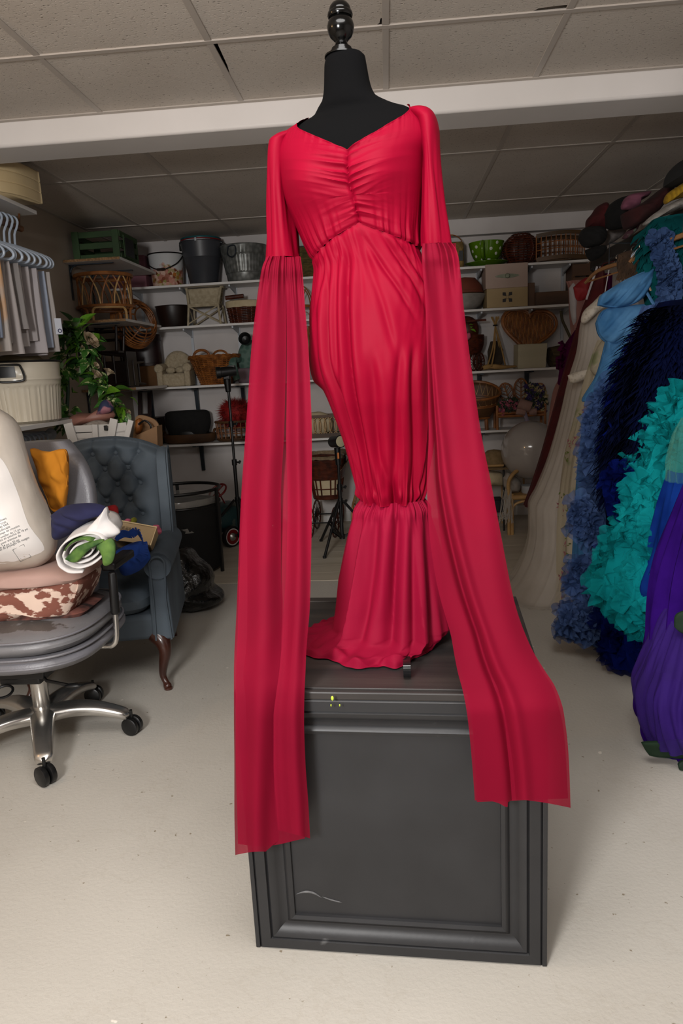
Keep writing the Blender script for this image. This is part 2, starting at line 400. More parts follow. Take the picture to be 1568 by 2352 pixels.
plin = T('display_plinth', 'charcoal painted panelled plinth box under the red gown', 'plinth', pa, prz)
MB().box((PW/2, .03+(PD-.03)/2, PH/2-.01), (PW-.02, PD-.04, PH-.02)).build('body', CHAR, plin, smooth=False)
MB().box((PW/2, PD/2, PH-.009), (PW, PD, .018)).build('top_board', TOPW, plin, smooth=False, bevel=.003)
MB().box((PW/2, .024, PH/2), (PW-.15, .012, PH-.15)).build('front_panel', CHAR, plin, smooth=False)
prof = [(0, .045), (0, .004), (.004, 0), (.026, 0), (.028, .006), (.032, .002), (.040, .004), (.048, .012), (.056, .017), (.066, .016), (.069, .011), (.076, .008), (.084, .011), (.086, .030)]
corners = [((.011, 0), (1, 1)), ((PW-.011, 0), (-1, 1)), ((PW-.011, PH-.018), (-1, -1)), ((.011, PH-.018), (1, -1))]
for k in range(4):
    (x0, z0), (dx0, dz0) = corners[k]; (x1, z1), (dx1, dz1) = corners[(k+1) % 4]; m = MB()
    A = [V((x0+dx0*o, d, z0+dz0*o)) for o, d in prof]; B_ = [V((x1+dx1*o, d, z1+dz1*o)) for o, d in prof]; q = len(prof)
    m.add(A+B_, [(i, i+1, q+i+1, q+i) for i in range(q-1)]+[tuple(range(q)), tuple(range(2*q-1, q-1, -1))])
    m.build('moulding', CHAR, plin)
for x in (.0052, PW-.0052): MB().box((x, PD/2, PH/2), (.0104, PD, PH-.002)).build('side_board', CHAR, plin, smooth=False, bevel=.002)
m = MB()                                                      # raised bead on the top, set in from the edges
for a, b_ in (((.045, .02), (.045, PD-.04)), ((PW-.045, .02), (PW-.045, PD-.04)), ((.03, .018), (PW-.03, .018)), ((.03, PD-.04), (PW-.03, PD-.04))):
    m.bar((a[0], a[1], PH+.0015), (b_[0], b_[1], PH+.0015), .012, .005)
m.build('top_bead', TOPW, plin, bevel=.0015)
LIME = mat('lime_paint_spot', 'b4c83c', rough=.6)
for px_, py_, w in ((763, 1604, 6), (760, 1620, 3), (780, 1620, 3)):
    p = at(px_, py_, Y=1.352); MB().ell(p, (.001*w*.5, .002, .001*w*.9), 8, 6).build('paint_splash', LIME, plin, world=True)
CHALK = mat('chalk_scuff', '6f6f70', '4a4a4a', sc=60, rough=.9)
def scuff(pts, w, Yoff):
    P = []
    for (x, y) in pts:
        d = ray(x, y); n_ = V((-math.sin(prz), math.cos(prz), 0)); t = (pa+n_*Yoff-CAM).dot(n_)/d.dot(n_); P.append(CAM+d*t)
    P = spline(P, 5); k = len(P)
    m = MB(); m.tube(P, [max(.0003, w*math.sin(PI*i/(k-1))) for i in range(k)], 6); m.build('chalk_scuff', CHALK, plin, world=True)
scuff([(680, 2054), (700, 2048), (720, 2051), (738, 2062)], .0028, .0175)
scuff([(740, 2060), (765, 2068), (785, 2073)], .0018, .0175)
# ================================================================ DRESS FORM
Y0 = 1.70; BETA = math.radians(9); AX = V((math.cos(BETA), -math.sin(BETA), 0)); BX = V((math.sin(BETA), math.cos(BETA), 0))
FLOCK = mat('black_flocked_jersey', '070708', rough=.95, sheen=.06, bump=.1, bsc=300, spec=.1)
GLOSS = mat('black_lacquer', '040404', rough=.16, spec=.35)
rows = [(262, 712, 935, .050), (275, 682, 958, .062), (290, 655, 982, .074), (310, 636, 998, .088), (340, 632, 1000, .105), (391, 645, 978, .122), (430, 653, 972, .126), (462, 662, 969, .120),
        (511, 683, 965, .104), (549, 699, 962, .098), (590, 719, 964, .094), (614, 726, 972, .095), (667, 721, 995, .108), (731, 715, 1008, .120), (810, 721, 1012, .125), (849, 730, 1010, .123),
        (912, 757, 1004, .112), (953, 772, 1000, .098), (1014, 792, 993, .078), (1067, 806, 985, .068), (1117, 821, 975, .058), (1149, 834, 967, .052)]
ks = [r[0] for r in rows]; cL, cR, cB = Cv(ks, [r[1] for r in rows]), Cv(ks, [r[2] for r in rows]), Cv(ks, [r[3] for r in rows])
def ring(py, L, R, Y=Y0):
    xc = (L+R)/2; a = at(L, py+.055*(xc-L), Y=Y); b_ = at(R, py-.055*(R-xc), Y=Y); return (a+b_)/2, (b_-a).length/2
def surf(py, th, off=0.0, L=None, R=None, B_=None, Y=Y0):
    L = cL(py) if L is None else L; R = cR(py) if R is None else R; B_ = cB(py) if B_ is None else B_
    c, hx = ring(py, L, R, Y); co, si = math.cos(th), math.sin(th)
    ex = .9                                                   # slightly boxy section
    co_, si_ = math.copysign(abs(co)**ex, co), math.copysign(abs(si)**ex, si)
    n = (AX*(co*B_)+BX*(si*hx)).normalized()
    return c+AX*(hx*co_)+BX*(B_*si_)+n*off
form = T('dress_form', 'black flocked dress form with turned finial and iron feet standing on the plinth', 'dress form', (surf(1149, 0).x-.05, Y0, PH))
nk = [(128, 754, 832, .034), (134, 748, 838, .037), (150, 745, 841, .040), (200, 744, 851, .046), (228, 740, 864, .050), (244, 729, 888, .051), (254, 722, 910, .049), (262, 715, 932, .048)]
kk = [r[0] for r in nk]; nL, nR, nB = Cv(kk, [r[1] for r in nk]), Cv(kk, [r[2] for r in nk]), Cv(kk, [r[3] for r in nk])
def torso(u, v):
    py = 128+v*(900-128); th = 2*PI*u
    if py < 262: return surf(py, th, 0, nL(py), nR(py), nB(py))
    return surf(py, th, -.007*sm(262, 285, py))
m = MB(); m.grid(torso, 64, 120, cu=True); nv_ = len(m.v); m.f.append(tuple(range(63, -1, -1))); m.mi.append(0); m.f.append(tuple(range(nv_-64, nv_))); m.mi.append(0)
m.build('torso', FLOCK, form, world=True)
fc = at(787, 126, Y=Y0); fk = mpp(fc)
fp = [(131, 40), (128, 40), (126, 30), (123, 27), (119, 27), (117, 23), (113, 23), (110, 19), (106, 15), (101, 14), (97, 17), (91, 24), (82, 29), (70, 31), (61, 29), (55, 25), (53, 24), (52, 27), (48, 29), (42, 28), (39, 25), (36, 25), (30, 23), (24, 18), (19, 9), (17, 1)]
m = MB().lathe([(r*fk, (131-y_)*fk*1.03) for y_, r in fp], 40, fc-V((.002, 0, 5*fk)))
m.build('finial', GLOSS, form, world=True)
axx = surf(1100, 0).x-.062
m = MB().tube([(axx, Y0, PH+.10), (axx, Y0, 1.15)], .012, 12); m.build('pole', BLACKM, form, world=True)
hub = V((axx, Y0, PH+.020))
fe = at(935, 1557, Z=PH+.004)
for k, e in enumerate((V((fe.x, fe.y, PH)), V((axx-.16, Y0+.12, PH)), V((axx+.18, Y0+.14, PH)))):
    d = (e-hub); P = spline([hub, hub+V((d.x*.45, d.y*.45, -.006)), hub+V((d.x*.80, d.y*.80, -.004)), hub+V((d.x*.90, d.y*.90, .010)), V((e.x, e.y, PH+.032)), V((e.x, e.y-.003, PH+.016)), V((e.x-d.x*.03, e.y-d.y*.03, PH+.0045)), V((e.x-d.x*.1, e.y-d.y*.1, PH+.0045))], 5)
    m = MB()
    for a, b_ in zip(P[:-1], P[1:]): m.bar(a, b_, .016, .006, up=(0, 0, 1) if abs((b_-a).normalized().z) < .9 else (d.x, d.y, 0))
    m.build('foot', BLACKM, form, world=True)
# ================================================================ RED GOWN
RED = mat('red_jersey', '8a0424', '830322', sc=3, rough=.56, sheen=.02, bump=.04, bsc=700, spec=.08, dist=.001)
CRED = mat('red_crepe', '860229', '7e0226', sc=4, rough=.75, bump=.08, bsc=600, sheen=.05, spec=.15, dist=.001)
CHIF = mat('red_chiffon', '880428', '7e0325', sc=4, rough=.8, alpha=.90, transl=.18, bump=.05, bsc=600, spec=.15, dist=.001)
gown = T('red_gown', 'long red maternity gown with gathered v neck and trailing chiffon sleeves on the dress form', 'gown', (surf(1149, 0).x-.06, Y0-.02, PH+.002))
SEAMC = 513
def pyseam(s_):                                                # empire seam: peak in the middle, falling to the sides
    return 531+56*min(1, abs(s_-.10)**.85)
def pytop(th):
    s_, si = math.cos(th), math.sin(th)
    if si > 0: return 257+4*si                                 # back
    k = .06                                                    # V point, left of the middle
    w = abs(s_-k)/(1-k if s_ > k else 1+k)
    return 382-125*min(1, w)**.97
def bodice(u, v):
    th = -PI/2+2*PI*(u-.5); s_ = math.cos(th); front = max(0, -math.sin(th))
    p0, p1 = pyseam(s_) if math.sin(th) < .3 else 584, pytop(th); py = p0+(p1-p0)*v
    off = .004
    cx = s_-.045-.055*(py-338)/175                            # distance from the ruched centre line
    ax_ = abs(cx)
    # ruching radiating from the centre gather
    zz = (py-338)/175.0
    ph = zz*9.0+(ax_*(2.9 if zz < .8 else -2.0))
    fall = math.exp(-(ax_/.26)**1.3)*front*sm(0, .12, v)*(1-sm(.9, 1, v)*.5)
    f1 = (1-abs(N(ph*1.0, ax_*.8, 1.7 if cx > 0 else 5.1)))**2.2
    off += .0105*fall*(f1-.55)+.0035*fall*N(ph*2.3, ax_*2, 9)
    off -= .006*math.exp(-(ax_/.025)**2)*front                   # the gathered centre seam itself
    # long swags over the bust from the centre
    sw = math.exp(-(ax_/.55)**2)*front*math.exp(-((py-395)/60)**2)
    off += .008*sw*((1-abs(N(zz*5.2+ax_*1.6, 3.3 if cx > 0 else 7.7)))**2-.5)
    # bust volume
    for bs in (-.50, .46): off += .017*math.exp(-((s_-bs)/.30)**2-((py-425)/58)**2)*front
    # vertical gathers above the seam
    g = math.exp(-((p0-py)/46.0)**1.4)*sm(.16, .34, ax_)
    off += .0050*g*(N(th*10.5, py*.004, 2)*1.6)+.002*g*N(th*22, 0, 4)
    # gathers under the neck elastic
    e = math.exp(-((py-p1)/(22+14*abs(N(th*3, 1)))) ** 1.2)*front
    off += .0042*e*N(th*15, (py-p1)*.01, 6)+.0015*e*N(th*31, 0, 8)
    off += .0025*math.exp(-((py-p1)/3.0)**2)                      # elastic roll
    off -= .004*math.exp(-((p0-py)/4.0)**2)
    return surf(py, th, off)
m = MB(); m.grid(bodice, 440, 180, cu=True); m.build('bodice', RED, gown, world=True)
SF_ = [([(596, 822), (703, 826), (846, 835), (1024, 856), (1150, 875)], .0125, 7), ([(631, 774), (810, 781), (917, 810), (1096, 846), (1150, 853)], .0095, 7), ([(560, 800), (700, 802), (850, 806), (1000, 834), (1150, 866)], .004, 6),
       ([(700, 745), (810, 750), (880, 765), (980, 800), (1100, 834), (1150, 840)], .0055, 7), ([(820, 872), (899, 880), (1024, 885), (1150, 915)], .0085, 8), ([(800, 930), (870, 925), (1000, 917), (1150, 908)], .0065, 8), ([(800, 958), (881, 955), (1000, 956), (1150, 955)], .0080, 7),
       ([(560, 850), (620, 885), (680, 925), (750, 965)], .0055, 6), ([(555, 885), (610, 920), (680, 966), (730, 985)], .0065, 6), ([(560, 912), (620, 952), (680, 985)], .0060, 5), ([(545, 842), (620, 862), (720, 895), (820, 920)], .004, 7), ([(570, 765), (640, 760), (720, 742)], .004, 5), ([(580, 745), (660, 738), (740, 728)], .004, 5)]
SFC = [(Cv([p[0] for p in P_], [p[1] for p in P_]), P_[0][0], P_[-1][0], A_, w_) for P_, A_, w_ in SF_]
def folds_at(lst, x, py):
    o = 0.0
    for f_, y0, y1, A_, w_ in lst:
        if y0-25 < py < y1+25:
            k = sm(y0-25, y0+55, py)*(1-sm(y1-60, y1+25, py) if y1 < 1140 else 1); d = (x-f_(py))/w_
            if -6 < d < 6: o += A_*k*(-math.exp(-d*d)+.55*math.exp(-((d-2.0)/1.5)**2)+.45*math.exp(-((d+2.0)/1.5)**2))
    return o
def skirt(u, v):
    th = -PI/2+2*PI*(u-.5); s_ = math.cos(th); front = max(0, -math.sin(th))
    p0 = pyseam(s_) if math.sin(th) < .3 else 584; py = p0+(1152-p0)*v
    off = .003
    fan = th+.55*sm(.0, .8, s_)*math.exp(-(v/.45)**2)*-.8          # folds fan out to the right hip
    top = math.exp(-(v/.30)**1.5)
    off += .0030*top*N(fan*9.5, v*1.2, 12)*1.5+.0020*top*N(fan*20, v*2, 14)
    mid = sm(.12, .45, v)
    f = (1-abs(N(fan*1.9+.4, v*.5, 21)))**4
    off += (.002+.006*sm(.35, 1, v))*mid*(f-.5)
    if front > 0: off += folds_at(SFC, (cL(py)+cR(py))/2+(cR(py)-cL(py))/2*s_, py)*sm(0, .25, front)
    off += .0022*sm(.55, .95, v)*N(fan*5.5, v*.9, 25)*1.5
    gat = sm(.80, .985, v)
    off += .0085*gat*N(fan*8, v*1.0, 31)*1.5+.004*gat*N(fan*17, v*1.5, 33)
    off += .009*math.exp(-((v-.965)/.022)**2)*(.35+N(th*6, 0, 40)*1.4)     # fabric puffing over the knee gather
    off -= .004*math.exp(-(v/.012)**2)
    off += .013*sm(-.70, -1, s_)*sm(740, 862, py)*(1-sm(866, 892, py))   # edge of the form pushing out at the hip
    return surf(py, th, off)
m = MB(); m.grid(skirt, 420, 260, cu=True); m.build('skirt', RED, gown, world=True)
# knee flounce, spreading over the plinth top
fr = [(1146, 832, 970, .050, 1.70), (1156, 828, 974, .054, 1.70), (1180, 816, 984, .066, 1.70), (1250, 802, 1002, .085, 1.695), (1320, 794, 1016, .10, 1.69), (1390, 786, 1030, .115, 1.68), (1430, 778, 1040, .128, 1.67)]
kf = [r[0] for r in fr]; fL, fR, fB, fY = [Cv(kf, [r[i] for r in fr]) for i in (1, 2, 3, 4)]
hemc = V((-.035, 1.685, PH+.004))
def hemr(th):
    co, si = math.cos(th), math.sin(th)
    if si < 0: return V((.150*co-.045*max(0, -co)-.02, .205*si, 0))
    return V((.150*co-.02-.03*max(0, -co), .17*si, 0))
FL_ = [([(1150, 918), (1200, 919), (1300, 917), (1430, 914)], .020, 10), ([(1160, 880), (1250, 878), (1350, 868), (1430, 850)], .011, 11), ([(1160, 845), (1250, 828), (1350, 815), (1430, 808)], .012, 9), ([(1170, 950), (1280, 955), (1430, 962)], .012, 10), ([(1180, 975), (1300, 990), (1430, 1000)], .012, 9)]
FLC = [(Cv([p[0] for p in P_], [p[1] for p in P_]), P_[0][0], P_[-1][0]+200, A_, w_) for P_, A_, w_ in FL_]
def flounce(u, v):
    th = -PI/2+2*PI*(u-.5); s_ = math.cos(th)
    if v < .72:
        w = v/.72; py = 1146+(1430-1146)*w; amp = .004+.020*w
        off = amp*.8*((1-abs(N(th*1.5, w*.4, 51)))**2*1.6-.8)+amp*.22*N(th*5.2, w*.8, 53)*1.5
        if math.sin(th) < 0: off += folds_at(FLC, (fL(py)+fR(py))/2+(fR(py)-fL(py))/2*s_, py)*sm(0, .25, -math.sin(th))
        off += .006*math.exp(-(w/.12)**2)*N(th*13, 0, 55)*1.6
        off += .008*math.exp(-((w-.06)/.06)**2)
        return surf(py, th, off, fL(py), fR(py), fB(py), fY(py))
    w = (v-.72)/.28; a = flounce(u, .7199); n = 0
    h = hemc+hemr(th)*(1+.16*N(th*2.1, 3, 60)+.06*N(th*6, 1, 61))
    t = w; q = t*t*(3-2*t)
    p = a.lerp(h, q*.75+t*.25); p.z = a.z+(h.z-a.z)*min(1, 1.55*t-.55*t*t)
    p.z = max(PH+.004, p.z+.018*sm(.3, .8, t)*(1-sm(.86, 1, t))*(N(th*4.2, t*2.2, 63)*1.6+.25))
    d = V((math.cos(th), math.sin(th), 0)); p += d*(.014*math.sin(PI*t)*N(th*7, t*3, 65))
    return p
m = MB(); m.grid(flounce, 360, 200, cu=True); m.build('flounce', CRED, gown, world=True)
# upper sleeves
def sleeve(rws, Yc, bd, seed, name):
    k_ = [r[0] for r in rws]; l_, r_ = Cv(k_, [r[1] for r in rws]), Cv(k_, [r[2] for r in rws]); b_ = Cv(k_, [r[3] for r in rws])
    def fn(u, v):
        th = 2*PI*u; py = k_[0]+(k_[-1]-k_[0])*v
        off = .006*N(th*1.8, v*1.2, seed)*1.6*sm(.1, .5, v)+.003*N(th*4, v*1.5, seed+3)*sm(.15, .6, v)
        off += .0016*math.exp(-((v-1)/.05)**2)*N(th*10, 0, seed+5)
        return surf(py, th, off, l_(py), r_(py), b_(py), Yc)
    m = MB(); m.grid(fn, 96, 90, cu=True); nv = len(m.v); m.f.append(tuple(range(95, -1, -1))); m.mi.append(0); return m.build(name, RED, gown, world=True)
sleeve([(303, 660, 700, .02), (310, 645, 698, .036), (320, 633, 690, .05), (335, 624, 674, .06), (360, 622, 671, .062), (420, 621, 668, .058), (500, 618, 677, .055), (560, 615, 684, .052), (596, 613, 688, .05)], Y0+.012, .05, 70, 'upper_sleeve')
sleeve([(250, 940, 970, .02), (256, 940, 986, .036), (267, 946, 998, .05), (287, 961, 1006, .06), (312, 965, 1010, .062), (380, 969, 1012, .058), (460, 969, 1020, .055), (520, 969, 1028, .052), (566, 970, 1034, .05)], Y0-.045, .05, 80, 'upper_sleeve')
# chiffon sleeve drapes : sheets traced row by row (photo row, left, right, distance)
def sheet(rws, nu, nv, fold, bottom=None, mm=None):
    k_ = [r[0] for r in rws]; l_, r_, y_ = [Cv(k_, [r[i] for r in rws]) for i in (1, 2, 3)]
    def fn(u, v):
        pe = bottom(u) if bottom else k_[-1]; py = k_[0]+(pe-k_[0])*v
        L, R, Y = l_(py), r_(py), y_(py); x = L+(R-L)*u
        return at(x, py-.04*(x-(L+R)/2), Y=Y+fold(u, py))
    mm = mm or MB(); mm.grid(fn, nu, nv); return mm
def topY(px_, py_): return at(px_, py_, Z=PH+.012).y
def fold(seed, a0, a1, n1, n2, p0, p1):
    def f(u, py):
        t = (py-p0)/(p1-p0); a = a0+(a1-a0)*t; lie = 1-.35*math.exp(-((py-1560)/60)**2)
        return lie*a*(math.sin(2*PI*n1*u+seed+1.2*N(u*1.2, t*1.6, seed))*.8+N(u*n2, t*1.1, seed+2)*1.2)
    return f
def gath(f, p0, seed, dep):                                     # gathers under the sleeve seam
    return lambda u, py: f(u, py)*sm(p0-20, p0+70, py)+.011*math.exp(-((py-p0-12)/75.0)**2)*N(u*6.5, (py-p0)*.002, seed)*1.8-.012*math.exp(-((py-p0-26)/22.0)**2)+dep*(1-math.exp(-((py-p0)/50.)**2))*-.0
lf = [(588, 613, 655, 1.655), (606, 604, 655, 1.652), (620, 600, 655, 1.6472), (700, 588, 656, 1.6275), (800, 577, 657, 1.6023), (900, 570, 655, 1.5759), (1000, 563, 652, 1.5478), (1150, 553, 645, 1.5022), (1300, 547, 645, 1.4524), (1400, 543, 650, 1.4172), (1460, 540, 652, 1.3955), (1500, 538, 652, 1.3809), (1550, 537, 652, 1.3625), (1592, 537, 650, 1.347), (1650, 537, 648, 1.338), (1750, 538, 645, 1.336), (1850, 538, 642, 1.336), (1960, 540, 640, 1.334)]
rt = [(590, 652, 690, 1.662), (620, 652, 694, 1.6543), (700, 655, 700, 1.6337), (800, 658, 708, 1.6074), (900, 658, 713, 1.5798), (1000, 657, 716, 1.5507), (1150, 660, 716, 1.5034), (1300, 657, 714, 1.4518), (1400, 651, 711, 1.4155), (1460, 648, 706, 1.3931), (1500, 645, 703, 1.378), (1550, 640, 701, 1.359), (1592, 634, 699, 1.343), (1650, 628, 698, 1.334), (1750, 628, 701, 1.332), (1850, 634, 708, 1.332), (1930, 640, 712, 1.332)]
bk = [(590, 610, 688, 1.7), (700, 592, 698, 1.6693), (900, 574, 711, 1.6111), (1150, 557, 714, 1.5293), (1400, 547, 708, 1.4361), (1470, 545, 702, 1.4085), (1540, 542, 698, 1.3805), (1596, 541, 696, 1.358), (1700, 541, 696, 1.347), (1925, 546, 700, 1.346)]
lsl = T_ = None
m = MB()
sheet(lf, 90, 220, gath(fold(1.0, .011, .018, 1.0, 2.0, 588, 1960), 588, 91, 0), lambda u: 1962-6*math.sin(3*u)-(30*max(0, u-.7)/.3)**1.0, m)
sheet(rt, 60, 220, gath(fold(2.2, .007, .012, .9, 2.2, 590, 1930), 590, 93, 0), lambda u: 1905+22*u, m)
sheet(bk, 40, 120, fold(4.0, .004, .004, 1.3, 2.0, 590, 1925), lambda u: 1935+8*math.sin(4*u), m)
m.build('sleeve_drape', CHIF, gown, world=True)
def ry(p, y): return (p[0], p[1], p[2], y)
rf = [(558, 970, 1036, 1.6), (576, 968, 1048, 1.602), (600, 969, 1054, 1.591), (700, 977, 1064, 1.5694), (800, 980, 1076, 1.547), (900, 983, 1090, 1.5234), (1000, 984, 1105, 1.4982), (1100, 980, 1125, 1.4711), (1200, 984, 1144, 1.4422), (1300, 996, 1163, 1.4116), (1360, 1008, 1175, 1.3925), (1410, 1022, 1188, 1.3763), (1460, 1036, 1206, 1.3598), (1500, 1043, 1224, 1.3465), (1540, 1051, 1248, 1.3331), (1585, 1063, 1276, 1.318), (1640, 1073, 1294, 1.3), (1750, 1084, 1306, 1.298), (1860, 1092, 1310, 1.296)]
rb = [(560, 972, 1046, 1.655), (700, 985, 1060, 1.6191), (900, 995, 1084, 1.5649), (1100, 1000, 1118, 1.5046), (1300, 1020, 1155, 1.437), (1400, 1036, 1180, 1.4009), (1470, 1048, 1208, 1.375), (1540, 1060, 1242, 1.3488), (1590, 1072, 1272, 1.33), (1700, 1088, 1296, 1.312), (1838, 1095, 1304, 1.31)]
def rfold(u, py):
    base = fold(5.5, .010, .017, 1.2, 2.0, 558, 1860)(u, py)
    # one deep crease running from the elbow down to the plinth
    uc = .10+.26*sm(800, 1500, py)+.05*sm(1500, 1850, py)
    return base+.016*math.exp(-((u-uc)/.05)**2)*sm(700, 950, py)-.010*math.exp(-((u-uc-.12)/.07)**2)*sm(900, 1200, py)
def rbot(u): return 1834+(0 if u < .34 else 26*((u-.34)/.66)**1.5)+8*math.exp(-((u-.33)/.05)**2)+(10*sm(.1, .3, u) if u < .34 else 0)
m = MB()
sheet(rf, 130, 230, gath(rfold, 558, 95, 0), rbot, m)
sheet(rb, 50, 120, fold(7.0, .004, .005, 1.3, 2.0, 560, 1838), None, m)
m.build('sleeve_drape', CHIF, gown, world=True)
# ================================================================ helpers for cloth and padding
def blob(m, outline, Y, depth, amp=.0, fr=8.0, seed=0, nr=12, n=56, pw=.5, back=None, tilt=0.0, world=None, pl=None):
    """a stuffed or folded shape: a traced outline given its own distance Y and a real thickness"""
    pts = [at(p[0], p[1], Y=Y) for p in outline] if world is None else [V(p) for p in world]
    P = spline(pts+[pts[0]], 6)[:-1]; Ls = [0.0]
    for a, b_ in zip(P, P[1:]+[P[0]]): Ls.append(Ls[-1]+(b_-a).length)
    tot = Ls[-1]; Q = []; j = 0
    for i in range(n):
        s_ = tot*i/n
        while Ls[j+1] < s_: j += 1
        Q.append(P[j].lerp(P[(j+1) % len(P)], (s_-Ls[j])/max(1e-9, Ls[j+1]-Ls[j])))
    c = V((0, 0, 0))
    for q in Q: c += q
    c /= n; back = depth if back is None else back
    base = len(m.v)
    def put(r, i, sgn):
        p = c.lerp(Q[i], r); h = (max(0, 1-r*r))**pw; d = depth if sgn < 0 else back
        nn = amp*(N(p.x*fr, p.z*fr, seed+sgn)*1.5+.5*N(p.x*fr*2.3, p.z*fr*2.3, seed+3+sgn))
        if pl: nn -= sgn*-1*pl[3]*min(1, h*2)*(1-abs(N((p.x*pl[0]+p.z*pl[1])*pl[2], (p.x*pl[1]-p.z*pl[0])*pl[2]*.15, pl[4]))*2.2)*-1
        m.v.append((p.x+nn*.4*h, p.y+sgn*d*h+(nn if r < .97 else nn*.3)+tilt*(p.z-c.z), p.z+nn*.3*h))
    for sgn in (-1, 1):
        for k in range(nr+1):
            r = math.sin(PI/2*k/nr)
            for i in range(n): put(r, i, sgn)
    st = (nr+1)*n
    for q in (0, 1):
        b0 = base+q*st
        for k in range(nr):
            for i in range(n):
                i2 = (i+1) % n; m.f.append((b0+k*n+i, b0+k*n+i2, b0+(k+1)*n+i2, b0+(k+1)*n+i)); m.mi.append(m.m)
    for i in range(n):
        i2 = (i+1) % n; a, b_ = base+nr*n, base+st+nr*n; m.f.append((a+i, a+i2, b_+i2, b_+i)); m.mi.append(m.m)
    return m
def slab(m, c, hx, hy, z0, z1, ex=.5, rnd=.02, n=48, rot=0.0, crown=0.0):
    """padded cushion: superellipse plan with rounded edges"""
    pr = [(1-rnd*2.2/hx, z0), (1-rnd*.6/hx, z0+rnd*.3), (1, z0+rnd), (1, z1-rnd), (1-rnd*.6/hx, z1-rnd*.3), (1-rnd*2.2/hx, z1), (.6, z1+crown*.7), (.3, z1+crown), (.001, z1+crown)]
    pr = [(.001, z0)]+pr; R_ = M.Rotation(rot, 3, 'Z'); b = len(m.v)
    for (k, z) in pr:
        for i in range(n):
            a = 2*PI*i/n; x = math.copysign(abs(math.cos(a))**ex, math.cos(a))*hx*k; y = math.copysign(abs(math.sin(a))**ex, math.sin(a))*hy*k
            p = R_ @ V((x, y, 0)); m.v.append((c[0]+p.x, c[1]+p.y, z))
    for j in range(len(pr)-1):
        for i in range(n):
            i2 = (i+1) % n; m.f.append((b+j*n+i, b+j*n+i2, b+(j+1)*n+i2, b+(j+1)*n+i)); m.mi.append(m.m)
    return m
def text(txt, size, mat_, parent, loc, xdir, updir, name='lettering', align='LEFT'):
    cu = bpy.data.curves.new('t', 'FONT'); cu.body = txt; cu.size = size; cu.align_x = align; cu.resolution_u = 2
    ob = bpy.data.objects.new('t', cu); me = bpy.data.meshes.new_from_object(ob); bpy.data.objects.remove(ob); bpy.data.curves.remove(cu)
    x = V(xdir).normalized(); u = V(updir); u = (u-x*u.dot(x)).normalized(); n = x.cross(u); iv = root_inv(parent)
    for v in me.vertices:
        p = V(loc)+x*v.co.x+u*v.co.y+n*.0006; v.co = iv @ p
    me.materials.append(mat_); o = bpy.data.objects.new(name, me); COL.objects.link(o); o.parent = parent; return o
def rot_about(o, c, a):
    q = M.Rotation(a, 3, 'Z') @ (V(o.location)-V(c)); o.location = V(c)+q; o.rotation_euler = (0, 0, a)
from mathutils.bvhtree import BVHTree
def bvh_of(m): return BVHTree.FromPolygons([V(p) for p in m.v], m.f)
def cast(tree, p, lift=.0012):                                  # lay a point onto a surface, along the line of sight
    d = (V(p)-CAM).normalized(); h = tree.ray_cast(CAM, d)
    return (h[0]-d*lift) if h[0] is not None else V(p)
# ================================================================ OFFICE CHAIR
def leather():
    m, n, L, b = nodemat('worn_grey_leather'); co = n.new('ShaderNodeTexCoord').outputs['Object']
    base = ramp(n, L, ntex(n, L, co, 5, 4), [(.3, lin('6b6a6c')), (.7, lin('78777a'))])
    g = n.new('ShaderNodeNewGeometry'); sep = n.new('ShaderNodeSeparateXYZ'); L.new(g.outputs['True Normal'], sep.inputs[0])
    w = n.new('ShaderNodeMath'); w.operation = 'MULTIPLY'; L.new(ntex(n, L, co, 7, 6, .6), w.inputs[0]); L.new(sep.outputs['Z'], w.inputs[1])
    worn = ramp(n, L, w.outputs[0], [(.50, (0, 0, 0, 1)), (.53, (1, 1, 1, 1))])
    L.new(mixc(n, L, worn, base, lin('4d4a48')), b.inputs['Base Color']); b.inputs['Roughness'].default_value = .42
    bp = n.new('ShaderNodeBump'); bp.inputs['Strength'].default_value = .25; bp.inputs['Distance'].default_value = .002
    L.new(ntex(n, L, co, 180, 3), bp.inputs['Height']); L.new(bp.outputs[0], b.inputs['Normal']); return m
LEATH = leather(); LEATH2 = mat('grey_leather', '75747a', '6b6a6e', sc=5, rough=.4, bump=.2, bsc=160)
hubp = V((-1.320, 2.345, 0))
oc = T('office_chair', 'grey leather swivel chair with polished five star base heaped with fabric', 'chair', hubp)
slab(MB(), (-1.345, 2.35), .315, .30, .435, .505, .62, .03, crown=.012).build('seat_cushion', LEATH, oc, world=True)
slab(MB(), (-1.345, 2.355), .322, .305, .375, .440, .62, .028).build('seat_base', LEATH2, oc, world=True)
m = MB()
for zz, k in ((.494, 1.0), (.437, 1.012), (.405, 1.008)):
    pts = []
    for i in range(64):
        a = 2*PI*i/64; pts.append((-1.345+math.copysign(abs(math.cos(a))**.62, math.cos(a))*.313*k, 2.352+math.copysign(abs(math.sin(a))**.62, math.sin(a))*.298*k, zz))
    m.tube(pts, .0045, 6, closed=True)
m.build('piping', LEATH2, oc, world=True)
